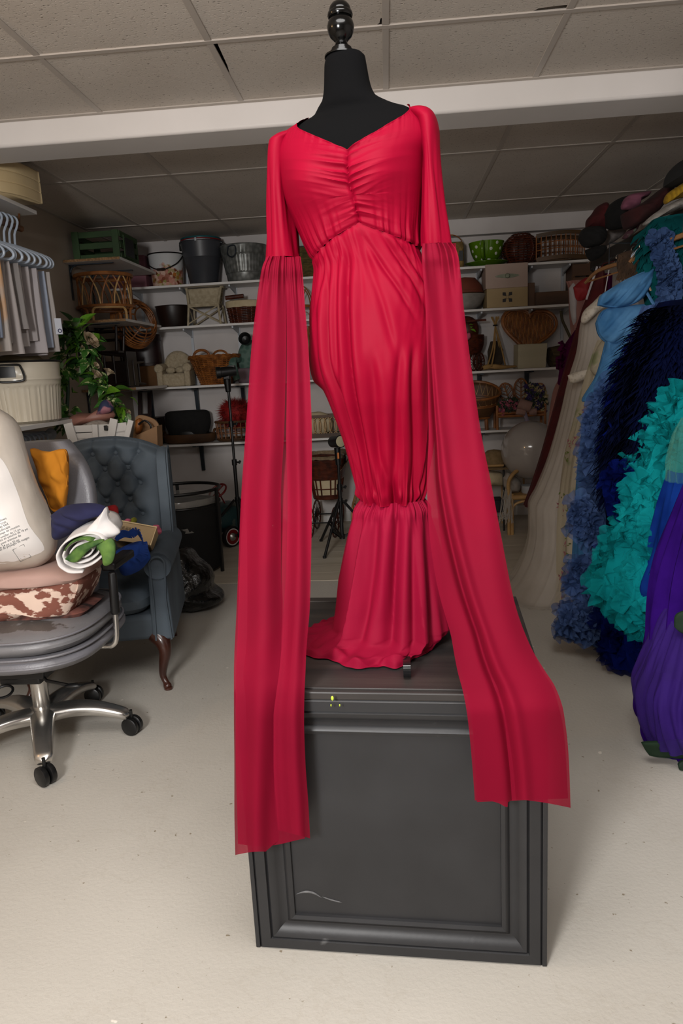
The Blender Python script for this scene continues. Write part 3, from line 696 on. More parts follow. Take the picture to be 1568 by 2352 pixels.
# backrest: padded shell leaning back behind the pile
def backr(u, v):
    z = .50+.585*v; w = .222*(1-.50*max(0, v-.60)**2.4/.111)*(.93+.07*math.sin(PI*v)); a = 2*PI*u
    x = math.copysign(abs(math.cos(a))**.55, math.cos(a))*w; y = math.copysign(abs(math.sin(a))**.6, math.sin(a))*.055
    y += .06*(abs(x)/.25)**2*-1
    return V((-1.375+x, 2.640+.09*v+y, z))
m = MB(); m.grid(backr, 56, 28, cu=True); k = len(m.v); m.f.append(tuple(range(k-56, k))); m.mi.append(0); m.build('backrest', LEATH2, oc, world=True)
m = MB(); m.tube([(-1.345, 2.62, .40), (-1.345, 2.70, .43), (-1.345, 2.73, .60)], .025, 8); m.build('back_support', BLKPL, oc, world=True)
m = MB(); m.box((-1.33, 2.36, .335), (.20, .26, .085)); m.box((-1.33, 2.33, .285), (.15, .18, .03)); m.build('tilt_mechanism', BLKPL, oc, world=True, bevel=.008)
m = MB(); m.lathe([(.026, .12), (.030, .13), (.030, .25), (.024, .255), (.024, .33)], 24, hubp); m.build('gas_cylinder', CHROME, oc, world=True)
m = MB(); m.tube([(-1.30, 2.30, .32), (-1.22, 2.22, .295), (-1.13, 2.20, .285)], .006, 6); m.ell((-1.12, 2.2, .284), (.03, .012, .008), 10, 6); m.build('tilt_lever', BLKPL, oc, world=True)
m = MB(); m.tube(arc((-1.375, 2.21, .262), .032, 0, 2*PI, 20, (1, 0, 0), (0, .8, .35)), .005, 6); m.build('tension_knob', BLKPL, oc, world=True)
CAST = [at(108, 1818, Z=0), at(318, 1700, Z=0)]
a0 = math.atan2(CAST[0].y-hubp.y, CAST[0].x-hubp.x)
slab_ = None
m = MB(); m.lathe([(.028, .085), (.05, .09), (.056, .11), (.05, .135), (.034, .14)], 24, hubp); m.build('base_hub', CHROME, oc, world=True)
for k in range(5):
    a = a0+2*PI*k/5; d = V((math.cos(a), math.sin(a), 0)); sd = V((-d.y, d.x, 0)); m = MB(); R_ = .315
    def leg(u, v, d=d, sd=sd):
        s_ = .02+(R_-.02)*v; w = .046-.017*v; h = .028-.010*v; z = .108+.018*math.sin(PI*min(1, v*1.05))-.030*v*v; t = 2*PI*u
        if v > .93: w *= math.sqrt(max(.02, 1-((v-.93)/.07)**2)); h *= math.sqrt(max(.02, 1-((v-.93)/.07)**2))
        return hubp+d*s_+sd*(w*math.copysign(abs(math.cos(t))**.7, math.cos(t)))+V((0, 0, z+h*math.copysign(abs(math.sin(t))**.7, math.sin(t))))
    m.grid(leg, 20, 26, cu=True); lg = m.build('base_leg', CHROME, oc, world=True)
    c = hubp+d*.318+V((0, 0, .030)); ca = -PI/2-.55+.25*k; w_ = V((math.cos(ca), math.sin(ca), 0)); rt_ = M.Rotation(PI/2, 3, V((-w_.y, w_.x, 0)))
    m = MB()
    for s_ in (-1, 1): m.lathe([(.002, -.011), (.024, -.012), (.026, -.010), (.032, -.009), (.034, -.005), (.034, .007), (.030, .010), (.002, .010)], 28, c+w_*(.014*s_)+V((0, 0, .004)), rot=rt_)
    m.box(c+V((0, 0, .012)), (.016, .016, .036)); m.tube([c, c+V((0, 0, .065))], .006, 8)
    m.build('caster', BLKPL, oc, world=True)
for sx in (-1, 1):
    x0 = -1.345+sx*.30; m = MB(); X_ = x0+sx*.045
    m.tube(spline([(x0-sx*.10, 2.34, .372), (x0, 2.335, .372), (x0+sx*.03, 2.33, .378), (X_, 2.33, .41), (X_+sx*.004, 2.335, .50)], 5), .0095, 10)
    ar = m.build('armrest', CHROME, oc, world=True)
    m = MB(); m.tube([(X_+sx*.004, 2.335, .49), (X_+sx*.006, 2.345, .645)], [.0165, .015], 12)
    P = spline([(X_+sx*.006, 2.30, .640), (X_+sx*.008, 2.24, .668), (X_, 2.36, .684), (X_-sx*.01, 2.48, .68)], 4)
    m.box((X_-sx*.005, 2.44, .662), (.050, .20, .030)); m.build('arm_pad', BLKPL, ar, world=True, bevel=.014)
# ---- things piled on the office chair
def sheetmat(name, a, b_, sc, lo, hi, **k): return mat(name, a, b_, sc=sc, lo=lo, hi=hi, rough=.85, bump=.25, bsc=30, **k)
BRICKM = sheetmat('brick_print_cloth', '7d4a3c', 'd9bfae', 26, .50, .54, det=8.0, stretch=(.7, 1, 1.2))
BLUSH = mat('blush_cotton', 'b89a90', 'a98a80', sc=4, rough=.9, bump=.3, bsc=14)
DKPRT = sheetmat('dark_brick_print_cloth', '2a1c1a', '7a4a40', 14, .42, .58)
def folded(name, label, Lx, Rx, yt, yb, Y, dep, mm, amp=.006, n=3):
    o = [(Lx, yt), ((Lx+Rx)/2, yt-4), (Rx, yt-6), (Rx+3, (yt+yb)/2-8), (Rx-6, yb-14), ((Lx+Rx)/2, yb), (Lx, yb+6), (Lx-4, (yt+yb)/2)]
    m = MB(); blob(m, o, Y, dep, amp, 9, n, pw=.14, nr=18); return tag(m.build(name, mm), label, 'fabric', 'folded fabrics on the office chair')
folded('folded_cloth', 'dark brick print cloth at the bottom of the pile on the swivel chair', -190, 205, 1388, 1428, 2.37, .15, DKPRT, .005, 4)
m = MB(); blob(m, [(-190, 1345), (0, 1330), (120, 1318), (205, 1312), (206, 1345), (196, 1368), (182, 1392), (150, 1370), (142, 1355), (148, 1372), (80, 1396), (0, 1412), (-190, 1440)], 2.36, .165, .010, 9, 7, pw=.13, n=100, nr=22, pl=(.25, .95, 14, .008, 2))
tag(m.build('folded_cloth', BRICKM), 'brown and cream weathered print cloth folded on the swivel chair', 'fabric', 'folded fabrics on the office chair')
m = MB(); blob(m, [(-190, 1305), (0, 1300), (130, 1290), (205, 1298), (206, 1318), (120, 1324), (0, 1338), (-190, 1350)], 2.36, .17, .009, 10, 9, pw=.14, nr=18, pl=(.2, .95, 18, .006, 4))
tag(m.build('folded_cloth', BLUSH), 'plain blush pink cloth folded under the white bag on the swivel chair', 'fabric', 'folded fabrics on the office chair')
POLY = mat('milky_plastic_bag', 'd4cbc0', 'c3b8ab', sc=4, rough=.22, bump=.3, bsc=9, transl=.15, spec=.6, dist=.02)
bagt = T('stuffing_bag', 'big clear plastic bag of white pillow stuffing with printed label on the swivel chair', 'bag', at(20, 1310, Y=2.32))
m = MB(); blob(m, [(-150, 900), (-60, 915), (0, 945), (30, 975), (50, 1030), (75, 1110), (100, 1180), (120, 1225), (124, 1262), (108, 1290), (75, 1304), (0, 1312), (-100, 1318), (-190, 1300), (-210, 1150)], 2.32, .155, .012, 7, 11, nr=18, n=90, pw=.45)
bagm = m.build('bag', POLY, bagt, world=True); btree = bvh_of(m)
LBL = mat('white_print', 'ddd8d4', rough=.35); INK = mat('grey_ink', '4f5557', rough=.6)
def onbag(x, y):                                                # the flat printed panel on the bag front
    return at(x, y, Y=2.146-.0004*(x-20)*-.35)
lab = [(-60, 1040), (10, 1065), (40, 1130), (66, 1205), (73, 1216), (103, 1265), (60, 1283), (0, 1300), (-60, 1310)]
labL, labR = Cv([1040, 1100, 1216, 1262, 1300], [-60, -60, -60, -60, -60]), Cv([1040, 1066, 1130, 1205, 1217, 1262, 1285, 1300], [-10, 12, 40, 66, 74, 102, 50, -10])
m = MB(); m.grid(lambda u, v: cast(btree, onbag(labL(1040+255*v)+(labR(1040+255*v)-labL(1040+255*v))*u, 1040+255*v)), 24, 40); lb = m.build('printed_label', LBL, bagt, world=True)
xd = onbag(60, 1213)-onbag(0, 1239); ud = onbag(0, 1100)-onbag(34, 1170); ud = -ud if ud.z < 0 else ud
lines = [("softer pillows", 16, 1192, 6.6), ("plush toys", 15, 1200, 6.6), ("a pet bed", 20, 1205, 6.6), ("a cloudscape", 24, 1211, 6.6), ("de remplissage de coussins", 46, 1209, 6), ("oreiller de 15 po", 48, 1217, 6), ("de jouets en peluche de 16 po", 65, 1216, 6), ("un lit pour animaux de", 49, 1231, 6), ("compagnie de 24 po x 30 po", 45, 1241, 6), ("dioramas de paysages de nuages", 68, 1236, 6)]
for t_, x, y, s_ in lines:
    o_ = text(t_, s_*1.25*mpp(onbag(x, y)), INK, bagt, onbag(x, y), xd, ud, align='RIGHT')
    for v_ in o_.data.vertices: v_.co = cast(btree, V(v_.co)+V(bagt.location), .0022)-V(bagt.location)
bc = [(29, 1263), (54, 1250), (71, 1279), (47, 1290)]
m = MB(); P = [cast(btree, onbag(*p), .0024) for p in bc]; m.tube(P, .0007, 4, closed=True)
for k, w in enumerate((.5, 1.4, .5, .9, .4, 1.3, .5, .8, .5, 1.6)):
    t = .14+.74*k/10; a, b_ = P[0].lerp(P[3], t), P[1].lerp(P[2], t); m.bar(a.lerp(b_, .12), a.lerp(b_, .82), .0011*w, .0006, up=(0, -1, 0))
m.build('barcode', INK, bagt, world=True)
WHT = mat('white_printed_sheet', 'd6d2d0', '8f7a74', sc=26, lo=.74, hi=.80, rough=.85, bump=.35, bsc=22)
GRN = mat('leaf_print_cloth', '1f4418', '5c7d33', sc=16, rough=.8, bump=.4, bsc=25)
# rolled sheet: a spiral of cloth seen from its end
rl = T('rolled_sheet', 'white patterned sheet loosely rolled up on the swivel chair with a green print showing', 'fabric', at(195, 1318, Y=2.16))
rc = at(190, 1268, Y=2.11)
def roll(u, v, r0=.012, r1=.098, turns=3.6, ph=0.6):
    a = ph+2*PI*turns*u; r = r0+(r1-r0)*u+.004*N(a*.8, v*2, 5); ell = .62
    lx, lz = r*1.0*math.cos(a), r*ell*math.sin(a); rot = .38
    x = lx*math.cos(rot)-lz*math.sin(rot); z = lx*math.sin(rot)+lz*math.cos(rot)
    return rc+V((x-.06*v, .30*v+.010*N(a*2, 7, u*3), z+.015*v))
m = MB(); m.grid(roll, 220, 10); m.build('sheet', WHT, rl, world=True, solid=.005)
def roll2(u, v): return roll(.50+.14*u, v, r1=.093)-V((0, .004+.01*math.sin(PI*u), -.004))
m = MB(); m.grid(roll2, 60, 4); blob(m, [(225, 1252), (255, 1238), (264, 1262), (258, 1290), (240, 1298), (235, 1275)], 2.1, .012, .006, 20, 13)
blob(m, [(150, 1284), (180, 1256), (212, 1244), (240, 1240), (205, 1262), (175, 1290)], 2.1, .01, .004, 20, 15); m.build('green_print', GRN, rl, world=True, solid=.004)
m = MB(); blob(m, [(172, 1240), (200, 1215), (232, 1180), (244, 1164), (248, 1190), (262, 1205), (276, 1222), (262, 1232), (230, 1240), (200, 1252)], 2.16, .03, .008, 16, 17)
m.build('loose_corner', WHT, rl, world=True)
NAVY = mat('navy_jersey', '161738', '1d1f48', sc=6, rough=.9, bump=.3, bsc=18)
m = MB(); blob(m, [(122, 1180), (150, 1162), (200, 1156), (240, 1162), (250, 1180), (215, 1190), (170, 1222), (135, 1238), (126, 1215)], 2.26, .07, .014, 11, 19, nr=22, n=90, pl=(.55, .8, 26, .010, 7))
tag(m.build('crumpled_cloth', NAVY, sharp=False), 'navy blue jersey cloth crumpled between the stuffing bag and rolled sheet', 'fabric')
MUST = mat('mustard_cotton', 'c07a10', 'ad6a0a', sc=5, rough=.9, bump=.3, bsc=12)
m = MB(); blob(m, [(72, 1030), (85, 1033), (100, 1036), (115, 1037), (130, 1033), (145, 1031), (153, 1036), (156, 1060), (157, 1090), (156, 1120), (152, 1150), (146, 1174), (132, 1177), (120, 1172), (108, 1140), (96, 1110), (84, 1075), (77, 1050)], 2.53, .035, .012, 14, 23, pw=.3, nr=22, n=90, pl=(.9, .4, 20, .007, 9))
tag(m.build('shirt', MUST, sharp=False), 'mustard yellow shirt slung over the back of the swivel chair', 'shirt')
# ================================================================ WINGBACK ARMCHAIR
VEL = mat('blue_grey_velvet', '363d44', '5a646d', sc=3.2, rough=.75, sheen=.9, bump=.1, bsc=200, lo=.3, hi=.75, spec=.2)
MAHO = mat('cabriole_mahogany', '4a261a', '31160e', sc=5, rough=.3, coat=.3)
ft = at(387, 1583, Z=0); AXc = ft.x-.290; AYf = ft.y
arm = T('wingback_armchair', 'blue grey velvet wingback armchair with tufted back and cabriole legs', 'armchair', (AXc, AYf+.3, 0))
m = MB(); m.box((AXc, AYf+.30, .275), (.56, .56, .11)); m.build('seat_rail', VEL, arm, world=True, bevel=.02)
slab(MB(), (AXc, AYf+.285), .245, .275, .325, .43, .35, .035, crown=.02).build('seat_cushion', VEL, arm, world=True)
def top_z(x): return 1.030-.085*(abs(x)/.30)**2.2
tuft = [(dx, z) for (row, z) in enumerate((.955, .895, .835, .775)) for dx in ([-.165, -.055, .055, .165] if row % 2 == 0 else [-.11, 0, .11])]
tuft = [(dx, .96-.075*r) for r in range(5) for dx in ([-.165, -.055, .055, .165] if r % 2 == 0 else [-.11, 0., .11])]
def chback(u, v):
    x = (u-.5)*.60; zt = top_z(x); z = .36+(zt-.36)*v; y = AYf+.52+.16*(z-.36)/.7-.05*(abs(x)/.3)**2*-0
    bul = .035*math.sin(PI*min(1, max(0, (z-.38)/.72)))**.5*(1-(abs(x)/.31)**4)
    d = 0
    for (tx, tz) in tuft:
        q = ((x-tx)**2+(z-tz)**2); d += .030*math.exp(-q/.0006)+.018*math.exp(-q/.003)
    for (tx, tz) in tuft:                                           # diamond pleats between buttons, vertical pleats to the top roll
        for (ux, uz) in ((tx-.055, tz-.075), (tx+.055, tz-.075)):
            if abs(ux) < .2 and uz > .63:
                L2 = (ux-tx)**2+(uz-tz)**2; t = max(0, min(1, ((x-tx)*(ux-tx)+(z-tz)*(uz-tz))/L2)); qq = (x-tx-(ux-tx)*t)**2+(z-tz-(uz-tz)*t)**2
                d += .011*math.exp(-qq/.00005)
    if z > .96:
        for tx in (-.165, -.055, .055, .165): d += .010*math.exp(-((x-tx)/.006)**2)
    roll_ = sm(.93, 1.0, v)
    return V((AXc+x, y-bul+min(d, .05)+.05*roll_**2, z))
m = MB(); m.grid(chback, 120, 130); fb = len(m.v)
def chrear(u, v): p = chback(1-u, v*1.0); return V((p.x, AYf+.62+.16*(p.z-.36)/.7+.03*0, p.z))
m.grid(chrear, 20, 20)
m.grid(lambda u, v: chback(u, 1.0).lerp(chrear(1-u, 1.0), v)+V((0, 0, .010*math.sin(PI*v))), 40, 4)
m.build('tufted_back', VEL, arm, world=True, weld=True)
for (tx, tz) in tuft:
    p = chback(tx/.60+.5, (tz-.36)/(top_z(tx)-.36)); MB().ell(p-V((0, .003, 0)), (.011, .006, .011), 10, 6).build('button', VEL, arm, world=True)
for sx in (-1, 1):
    X_ = AXc+sx*.285; m = MB()
    out = [(AYf+.60, .36), (AYf+.40, .55), (AYf+.41, .64), (AYf+.44, .75), (AYf+.46, .87), (AYf+.50, .945), (AYf+.58, .975), (AYf+.70, .945), (AYf+.68, .6)]
    ctr = V((X_, AYf+.55, .72)); pw_ = [V((X_, y, z)) for (y, z) in out]; P = spline(pw_+[pw_[0]], 5)[:-1]
    for sgn in (-1, 1):
        pass
    k = len(P); b0 = len(m.v); rr = (0, .55, .85, .97, 1.0, .97, .85, .55, 0); xx = (-1, -1, -1, -.75, 0, .75, 1, 1, 1)
    for r_, x_ in zip(rr, xx):
        for p in P: q = ctr.lerp(p, max(r_, .001)); m.v.append((q.x+x_*.028+sx*.012*(AYf+.6-q.y)/.2, q.y, q.z))
    for j in range(len(rr)-1):
        for i in range(k): i2 = (i+1) % k; m.f.append((b0+j*k+i, b0+j*k+i2, b0+(j+1)*k+i2, b0+(j+1)*k+i)); m.mi.append(0)
    wg = m.build('wing', VEL, arm, world=True)
    m = MB(); m.tube([V((p.x+sx*.028+sx*.012*(AYf+.6-p.y)/.2, p.y, p.z)) for p in P], .004, 6, closed=True); m.build('piping', VEL, wg, world=True)
    m = MB()                                                         # scroll arm: panel below, roll on top
    def rollarm(u, v, X_=X_, sx=sx):
        a = 2*PI*u; y = AYf+.005+.50*v; r = .056*(1+.05*math.sin(PI*v)); z0 = .545+.015*v
        return V((X_+sx*(.012)+r*math.cos(a), y, z0+r*.95*math.sin(a)))
    m.grid(rollarm, 28, 12, cu=True); m.lathe([(.001, 0), (.03, -.006), (.052, -.003), (.056, .004)], 28, (X_+sx*.012, AYf+.005, .545), rot=M.Rotation(-PI/2, 3, 'X') @ M.Scale(-1, 3, V((0, 0, 1))), close=False)
    m.hexa([(X_-.042, AYf+.012, .22), (X_+.050, AYf+.012, .22), (X_+.050, AYf+.56, .22), (X_-.042, AYf+.56, .22)], [(X_-.030, AYf+.012, .545), (X_+.040, AYf+.012, .545), (X_+.040, AYf+.56, .56), (X_-.030, AYf+.56, .56)])
    am = m.build('scroll_arm', VEL, arm, world=True, bevel=.012)
    m = MB(); fp_ = [V((X_+.005-.030, AYf+.004, .222)), V((X_+.005-.024, AYf+.002, .40)), V((X_+sx*.010-.030, AYf-.001, .53))]+arc((X_+sx*.010, AYf-.001, .553), .032, PI, 0, 10)+[V((X_+.005+.026, AYf+.002, .40)), V((X_+.005+.034, AYf+.004, .222))]
    m.tube(fp_, .004, 6); m.build('piping', VEL, am, world=True)
for sx in (-1, 1):
    for back in (0, 1):
        if back:
            m = MB(); m.tube([(AXc+sx*.23, AYf+.55, .24), (AXc+sx*.24, AYf+.60, .10), (AXc+sx*.25, AYf+.66, .0)], [.022, .018, .014], 10)
        else:
            fx = AXc+sx*.290; m = MB()
            P = spline([(fx-sx*.035, AYf+.05, .235), (fx-sx*.008, AYf+.03, .205), (fx+sx*.0, AYf+.018, .165), (fx-sx*.012, AYf+.02, .11), (fx-sx*.02, AYf+.022, .06), (fx-sx*.008, AYf+.01, .026), (fx, AYf, .008)], 5)
            k = len(P); rad = Cv([0, .18, .35, .6, .8, .92, 1], [.040, .034, .026, .017, .013, .018, .016]); m.tube(P, [rad(i/(k-1)) for i in range(k)], 14)
            m.lathe([(.012, 0), (.018, .002), (.018, .010), (.012, .014)], 14, (fx, AYf, 0))
        m.build('leg', MAHO, arm, world=True)
rot_about(arm, ft, math.radians(11))
# ---- things on the armchair
CARD = mat('kraft_card', 'b9a07a', 'ac936d', sc=6, rough=.8); CARDE = mat('card_edge', 'd2b98e', rough=.8)
bx = T('cardboard_box', 'flat kraft box with black printing lying open on the armchair seat', 'box', at(300, 1262, Y=2.86))
q = [at(250, 1191, Y=2.80), at(360, 1211, Y=2.80), at(345, 1252, Y=2.76), at(262, 1240, Y=2.76)]
m = MB(); m.hexa(q, [p+V((-.03, .10, -.055)) for p in q]); m.build('box_body', CARD, bx, world=True, smooth=False, bevel=.002)
m = MB(); m.tube([q[0]-V((0, .002, 0)), q[1]-V((0, .002, 0)), q[2]-V((0, .002, 0))], .004, 5); m.build('rim', CARDE, bx, world=True)
BLKI = mat('black_ink', '1c1812', rough=.7); dx_ = q[1]-q[0]; up_ = q[0]-q[3]
for k, t_ in enumerate(('ONE THE FOOD', 'TELEPHONE', 'MICROPHONE')):
    p = q[0]+dx_*(.17+.012*k)-up_*(.34+.09*k)*1.0; text(t_, .0125, BLKI, bx, p-V((0, .003, 0)), dx_, up_)
BLUE = mat('royal_blue_felt', '0b3a8a', '082f76', sc=5, rough=.9, bump=.2, bsc=60)
tb = T('tote_bag', 'royal blue nonwoven tote bag with its handle flopped over on the armchair', 'bag', at(300, 1300, Y=2.72))
m = MB(); blob(m, [(270, 1262), (300, 1248), (330, 1245), (345, 1275), (340, 1290), (318, 1312), (285, 1322), (272, 1300)], 2.74, .05, .012, 12, 31); m.build('bag_body', BLUE, tb, world=True)
m = MB(); P = spline([at(262, 1236, Y=2.70), at(282, 1226, Y=2.69), at(300, 1228, Y=2.68), at(315, 1220, Y=2.67), at(328, 1245, Y=2.665), at(330, 1272, Y=2.67), at(318, 1285, Y=2.68)], 5)
for a, b_ in zip(P[:-1], P[1:]): m.bar(a, b_, .003, .034, up=(0, -.4, 1))
m.build('handle', BLUE, tb, world=True)
REDW = mat('red_wool', 'a00d12', '7c080c', sc=12, rough=.9, bump=.4, bsc=50); PINK = mat('pink_plush', 'c06078', 'a84a62', sc=20, rough=.95, bump=.4, bsc=90); OLIV = mat('olive_felt', '6b6a12', rough=.9)
for o_, nm, lb_, c_, mt_ in (([(240, 1165), (262, 1160), (271, 1175), (268, 1192), (250, 1196), (240, 1188)], 'wool_ball', 'red wool bundle behind the kraft box on the armchair', 'wool', REDW),
        ([(284, 1196), (292, 1191), (300, 1195), (296, 1203), (286, 1203)], 'plush_toy', 'small pink plush scrap peeping over the kraft box edge', 'toy', PINK),
        ([(302, 1190), (308, 1189), (313, 1198), (306, 1204), (300, 1202)], 'felt_leaf', 'olive green felt scrap peeping over the kraft box edge', 'felt', OLIV),
        ([(352, 1206), (364, 1206), (366, 1216), (371, 1222), (366, 1228), (358, 1222)], 'plush_toy', 'pink plush scrap tucked between kraft box and armchair arm', 'toy', PINK)):
    m = MB(); blob(m, o_, 2.90, .03, .006, 30, 41, nr=6, n=24); tag(m.build(nm, mt_), lb_, c_)
# ================================================================ LEFT WALL: shelf, rail, backdrops, tub, garland
random.seed(11)
IVORY = mat('ivory_hatbox', 'c9b48c', 'bda77e', sc=4, rough=.6); 
s = T('side_shelf', 'white shelf high on the beige wall above the hanging backdrops', 'shelf', (-2.03, 3.0, 2.21), 0, 'shelves above the hanging rails')
MB().box((-2.03, 2.95, 2.222), (.35, 2.0, .020)).build('board', WHITE, s, world=True, smooth=False, bevel=.002)
s = T('side_shelf', 'white shelf on the beige wall carrying the ribbed enamel tub', 'shelf', (-2.0, 3.1, 1.09), 0, 'shelves above the hanging rails')
MB().box((-2.0, 3.2, 1.100), (.40, 1.98, .022)).build('board', WHITE, s, world=True, smooth=False, bevel=.002)
m = MB(); m.tube([(-2.20, 4.12, 1.02), (-2.05, 4.12, 1.02)], .02, 10); m.ell((-2.02, 4.12, 1.02), (.035, .02, .035), 12, 8); m.tube([(-2.02, 2.3, 1.02), (-2.02, 4.15, 1.02)], .014, 10)
tag(m.build('lower_rail', STEEL), 'steel hanging rail under the shelf with the enamel tub', 'rail')
m = MB(); m.box((-2.2, 3.85, 1.42), (.012, .75, .56)); tag(m.build('white_board', WHITE, smooth=False), 'plain white board fixed to the beige wall behind the enamel tub', 'board')
m = MB(); m.tube([(-1.93, 2.0, 2.125), (-1.93, 3.90, 2.135)], .017, 14); m.tube([(-1.93, 3.88, 2.135), (-1.93, 3.90, 2.2125)], .006, 8)
tag(m.build('hanging_rail', mat('varnished_dowel', '6e431f', '54310f', sc=6, rough=.4, stretch=(1, .1, 1))), 'varnished wooden rail under the high side shelf holding white hangers', 'rail')
# hatbox (half-round) and amber jar on the high shelf
hb = T('hatbox', 'ivory rounded box with ridges on the high side shelf', 'box', (-1.93, 3.72, 2.232))
a, b_ = at(5, 400, Y=3.55), at(102, 425, Y=3.82)
def hbx(u, v):
    t = u; p = [V((-2.12, 3.50, 0)), V((-1.90, 3.50, 0)), V((-1.79, 3.62, 0)), V((-1.765, 3.80, 0)), V((-1.80, 3.815, 0)), V((-2.12, 3.81, 0))]
    P = spline(p, 8); i = t*(len(P)-1); k = min(int(i), len(P)-2); q = P[k].lerp(P[k+1], i-k); rg = .003*(abs((v*3) % 1-.5) < .46)
    return V((q.x+rg, q.y-rg*.5, 2.233+.155*v))
m = MB(); m.grid(hbx, 60, 36); m.build('side', IVORY, hb, world=True, solid=.006)
m = MB(); P = [hbx(i/40, 0) for i in range(41)]; m.add(P, [tuple(range(41))]); m.build('bottom', IVORY, hb, world=True, solid=.004)
m = MB(); m.bar(hbx(.66, 0), hbx(.66, 1), .012, .008); m.build('edge_strip', IVORY, hb, world=True)
m = MB(); m.lathe([(.001, 0), (.075, 0), (.088, .02), (.085, .10), (.07, .125), (.001, .128)], 24, (-1.95, 3.375, 2.232)); tag(m.build('amber_jar', mat('amber_glaze', '6b3c0e', '3c2008', sc=9, rough=.25)), 'amber brown jar beside the ivory rounded box on the high shelf', 'jar')
# plastic hangers with folded cloth backdrops
HANG = mat('pale_blue_plastic', 'a9b4c2', rough=.35)
def hanger_mesh():
    m = MB()
    P = [V((0, 0, -.075))]+[V((0, 0, -.035))]+arc((.0, 0, .0), .030, -PI*.42, PI*1.05, 12)
    P = [V((0, 0, -.12)), V((.004, 0, -.06)), V((.020, 0, -.030))]+[V((.030*math.cos(a), 0, .030*math.sin(a))) for a in [-.6+.28*i for i in range(14)]]
    m.tube(spline(P, 2), .0062, 7)
    h = [(0, -.115), (.10, -.155), (.17, -.185), (.195, -.205), (.200, -.225), (.185, -.238), (.15, -.238), (0, -.236), (-.15, -.238), (-.185, -.238), (-.200, -.225), (-.195, -.205), (-.17, -.185), (-.10, -.155)]
    Q = [V((x, 0, z)) for x, z in h]; m.tube(spline(Q+[Q[0]], 4)[:-1], .0068, 7, closed=True)
    return m
hm = hanger_mesh(); h0 = hm.build('plastic_hanger', HANG, smooth=True, base=(0, 0, 0)); hmesh = h0.data; bpy.data.objects.remove(h0)
cols = ['9a938f', 'a39c99', '8d97a6', '989391', '8b94a6', 'aca39c', '9c9490', 'a59d9a', '86807d', 'aea6a4', 'a39b9a', 'a8a1a2', 'b0a8a8', '9aa3b4', 'a79f9a']
words = ['pale grey', 'warm grey', 'dusty blue', 'light grey', 'blue grey', 'cream', 'taupe', 'off white', 'dark grey', 'ivory', 'pinkish grey', 'white', 'blush white', 'sky blue', 'beige']
for k in range(15):
    y = 3.07+.053*k; pos = V((-1.93, y, 2.122+.002*k)); rz = math.radians(random.uniform(-9, 5))
    o = bpy.data.objects.new('plastic_hanger', hmesh); COL.objects.link(o); o.location = pos; o.rotation_euler = (0, 0, rz)
    tag(o, 'pale blue plastic hanger holding the %s folded backdrop on the wooden rail' % words[k], 'hanger', 'hangers on the wooden rail')
    bot = [1.50, 1.54, 1.44, 1.56, 1.53, 1.47, 1.51, 1.46, 1.58, 1.50, 1.53, 1.47, 1.46, 1.50, 1.48][k]; w = .15+.012*(k % 3); ld = random.uniform(.011, .017); sd = random.random()*9
    c1 = cols[k]; mm = mat('backdrop_cloth_%s' % words[k].replace(' ', '_'), c1, 'c9955f' if k == 5 else c1, sc=3, rough=.85, bump=.2, bsc=10, lo=.5, hi=.6)
    m = MB(); R_ = M.Rotation(rz, 3, 'Z')
    def cl(u, v, w=w, bot=bot, ld=ld, sd=sd):
        a = 2*PI*u; sp = .35+.65*sm(0, .25, v); x = w*math.copysign(abs(math.cos(a))**.35, math.cos(a))*(1+.12*v*N(sd, v)); yy = ld*math.copysign(abs(math.sin(a))**.6, math.sin(a))*sp*(1+.5*N(a*1.2, v*2, sd))+.012*N(math.cos(a)*1.6, v*2.2, sd)*v
        z = 2.122-.232+(bot-(2.122-.232))*v; return pos+R_ @ V((x, yy+.02*v*N(sd, 5), z-pos.z))
    m.grid(cl, 40, 24, cu=True); q = len(m.v); m.f.append(tuple(range(q-40, q))); m.mi.append(0); m.f.append(tuple(range(39, -1, -1))); m.mi.append(0)
    bd_ = tag(m.build('folded_backdrop', mm), '%s folded fabric backdrop hanging from a plastic hanger' % words[k], 'backdrop', 'folded backdrops on the wooden rail')
# logo bag corner on the blue backdrop
lg = bd_
q4 = [at(124, 731, Y=3.782), at(139, 731, Y=3.784), at(144, 768, Y=3.784), at(129, 768, Y=3.782)]
m = MB(); m.hexa(q4, [p+V((0, .006, 0)) for p in q4]); m.build('logo_sleeve', mat('white_paper', 'c6c8cf', rough=.7), lg, world=True, smooth=False)
NV = mat('navy_ink', '16174d', rough=.6); m = MB(); c = q4[0].lerp(q4[2], .66); c = c+(q4[3]-q4[0])*.12-V((0, .002, 0)); m.tube(arc(c, .009, 0, 2*PI, 16, (q4[1]-q4[0]).normalized()), .0022, 5); m.build('ring_logo', NV, lg, world=True)
# stack of empty hangers on the lower rail
for k in range(10):
    o = bpy.data.objects.new('plastic_hanger', hmesh); COL.objects.link(o); o.location = (-2.02, 3.56+.050*k, 1.007); o.rotation_euler = (0, 0, math.radians(random.uniform(-6, 6)))
    tag(o, 'empty pale blue plastic hanger bunched on the lower steel rail under the enamel tub', 'hanger', 'empty hangers on the lower rail')
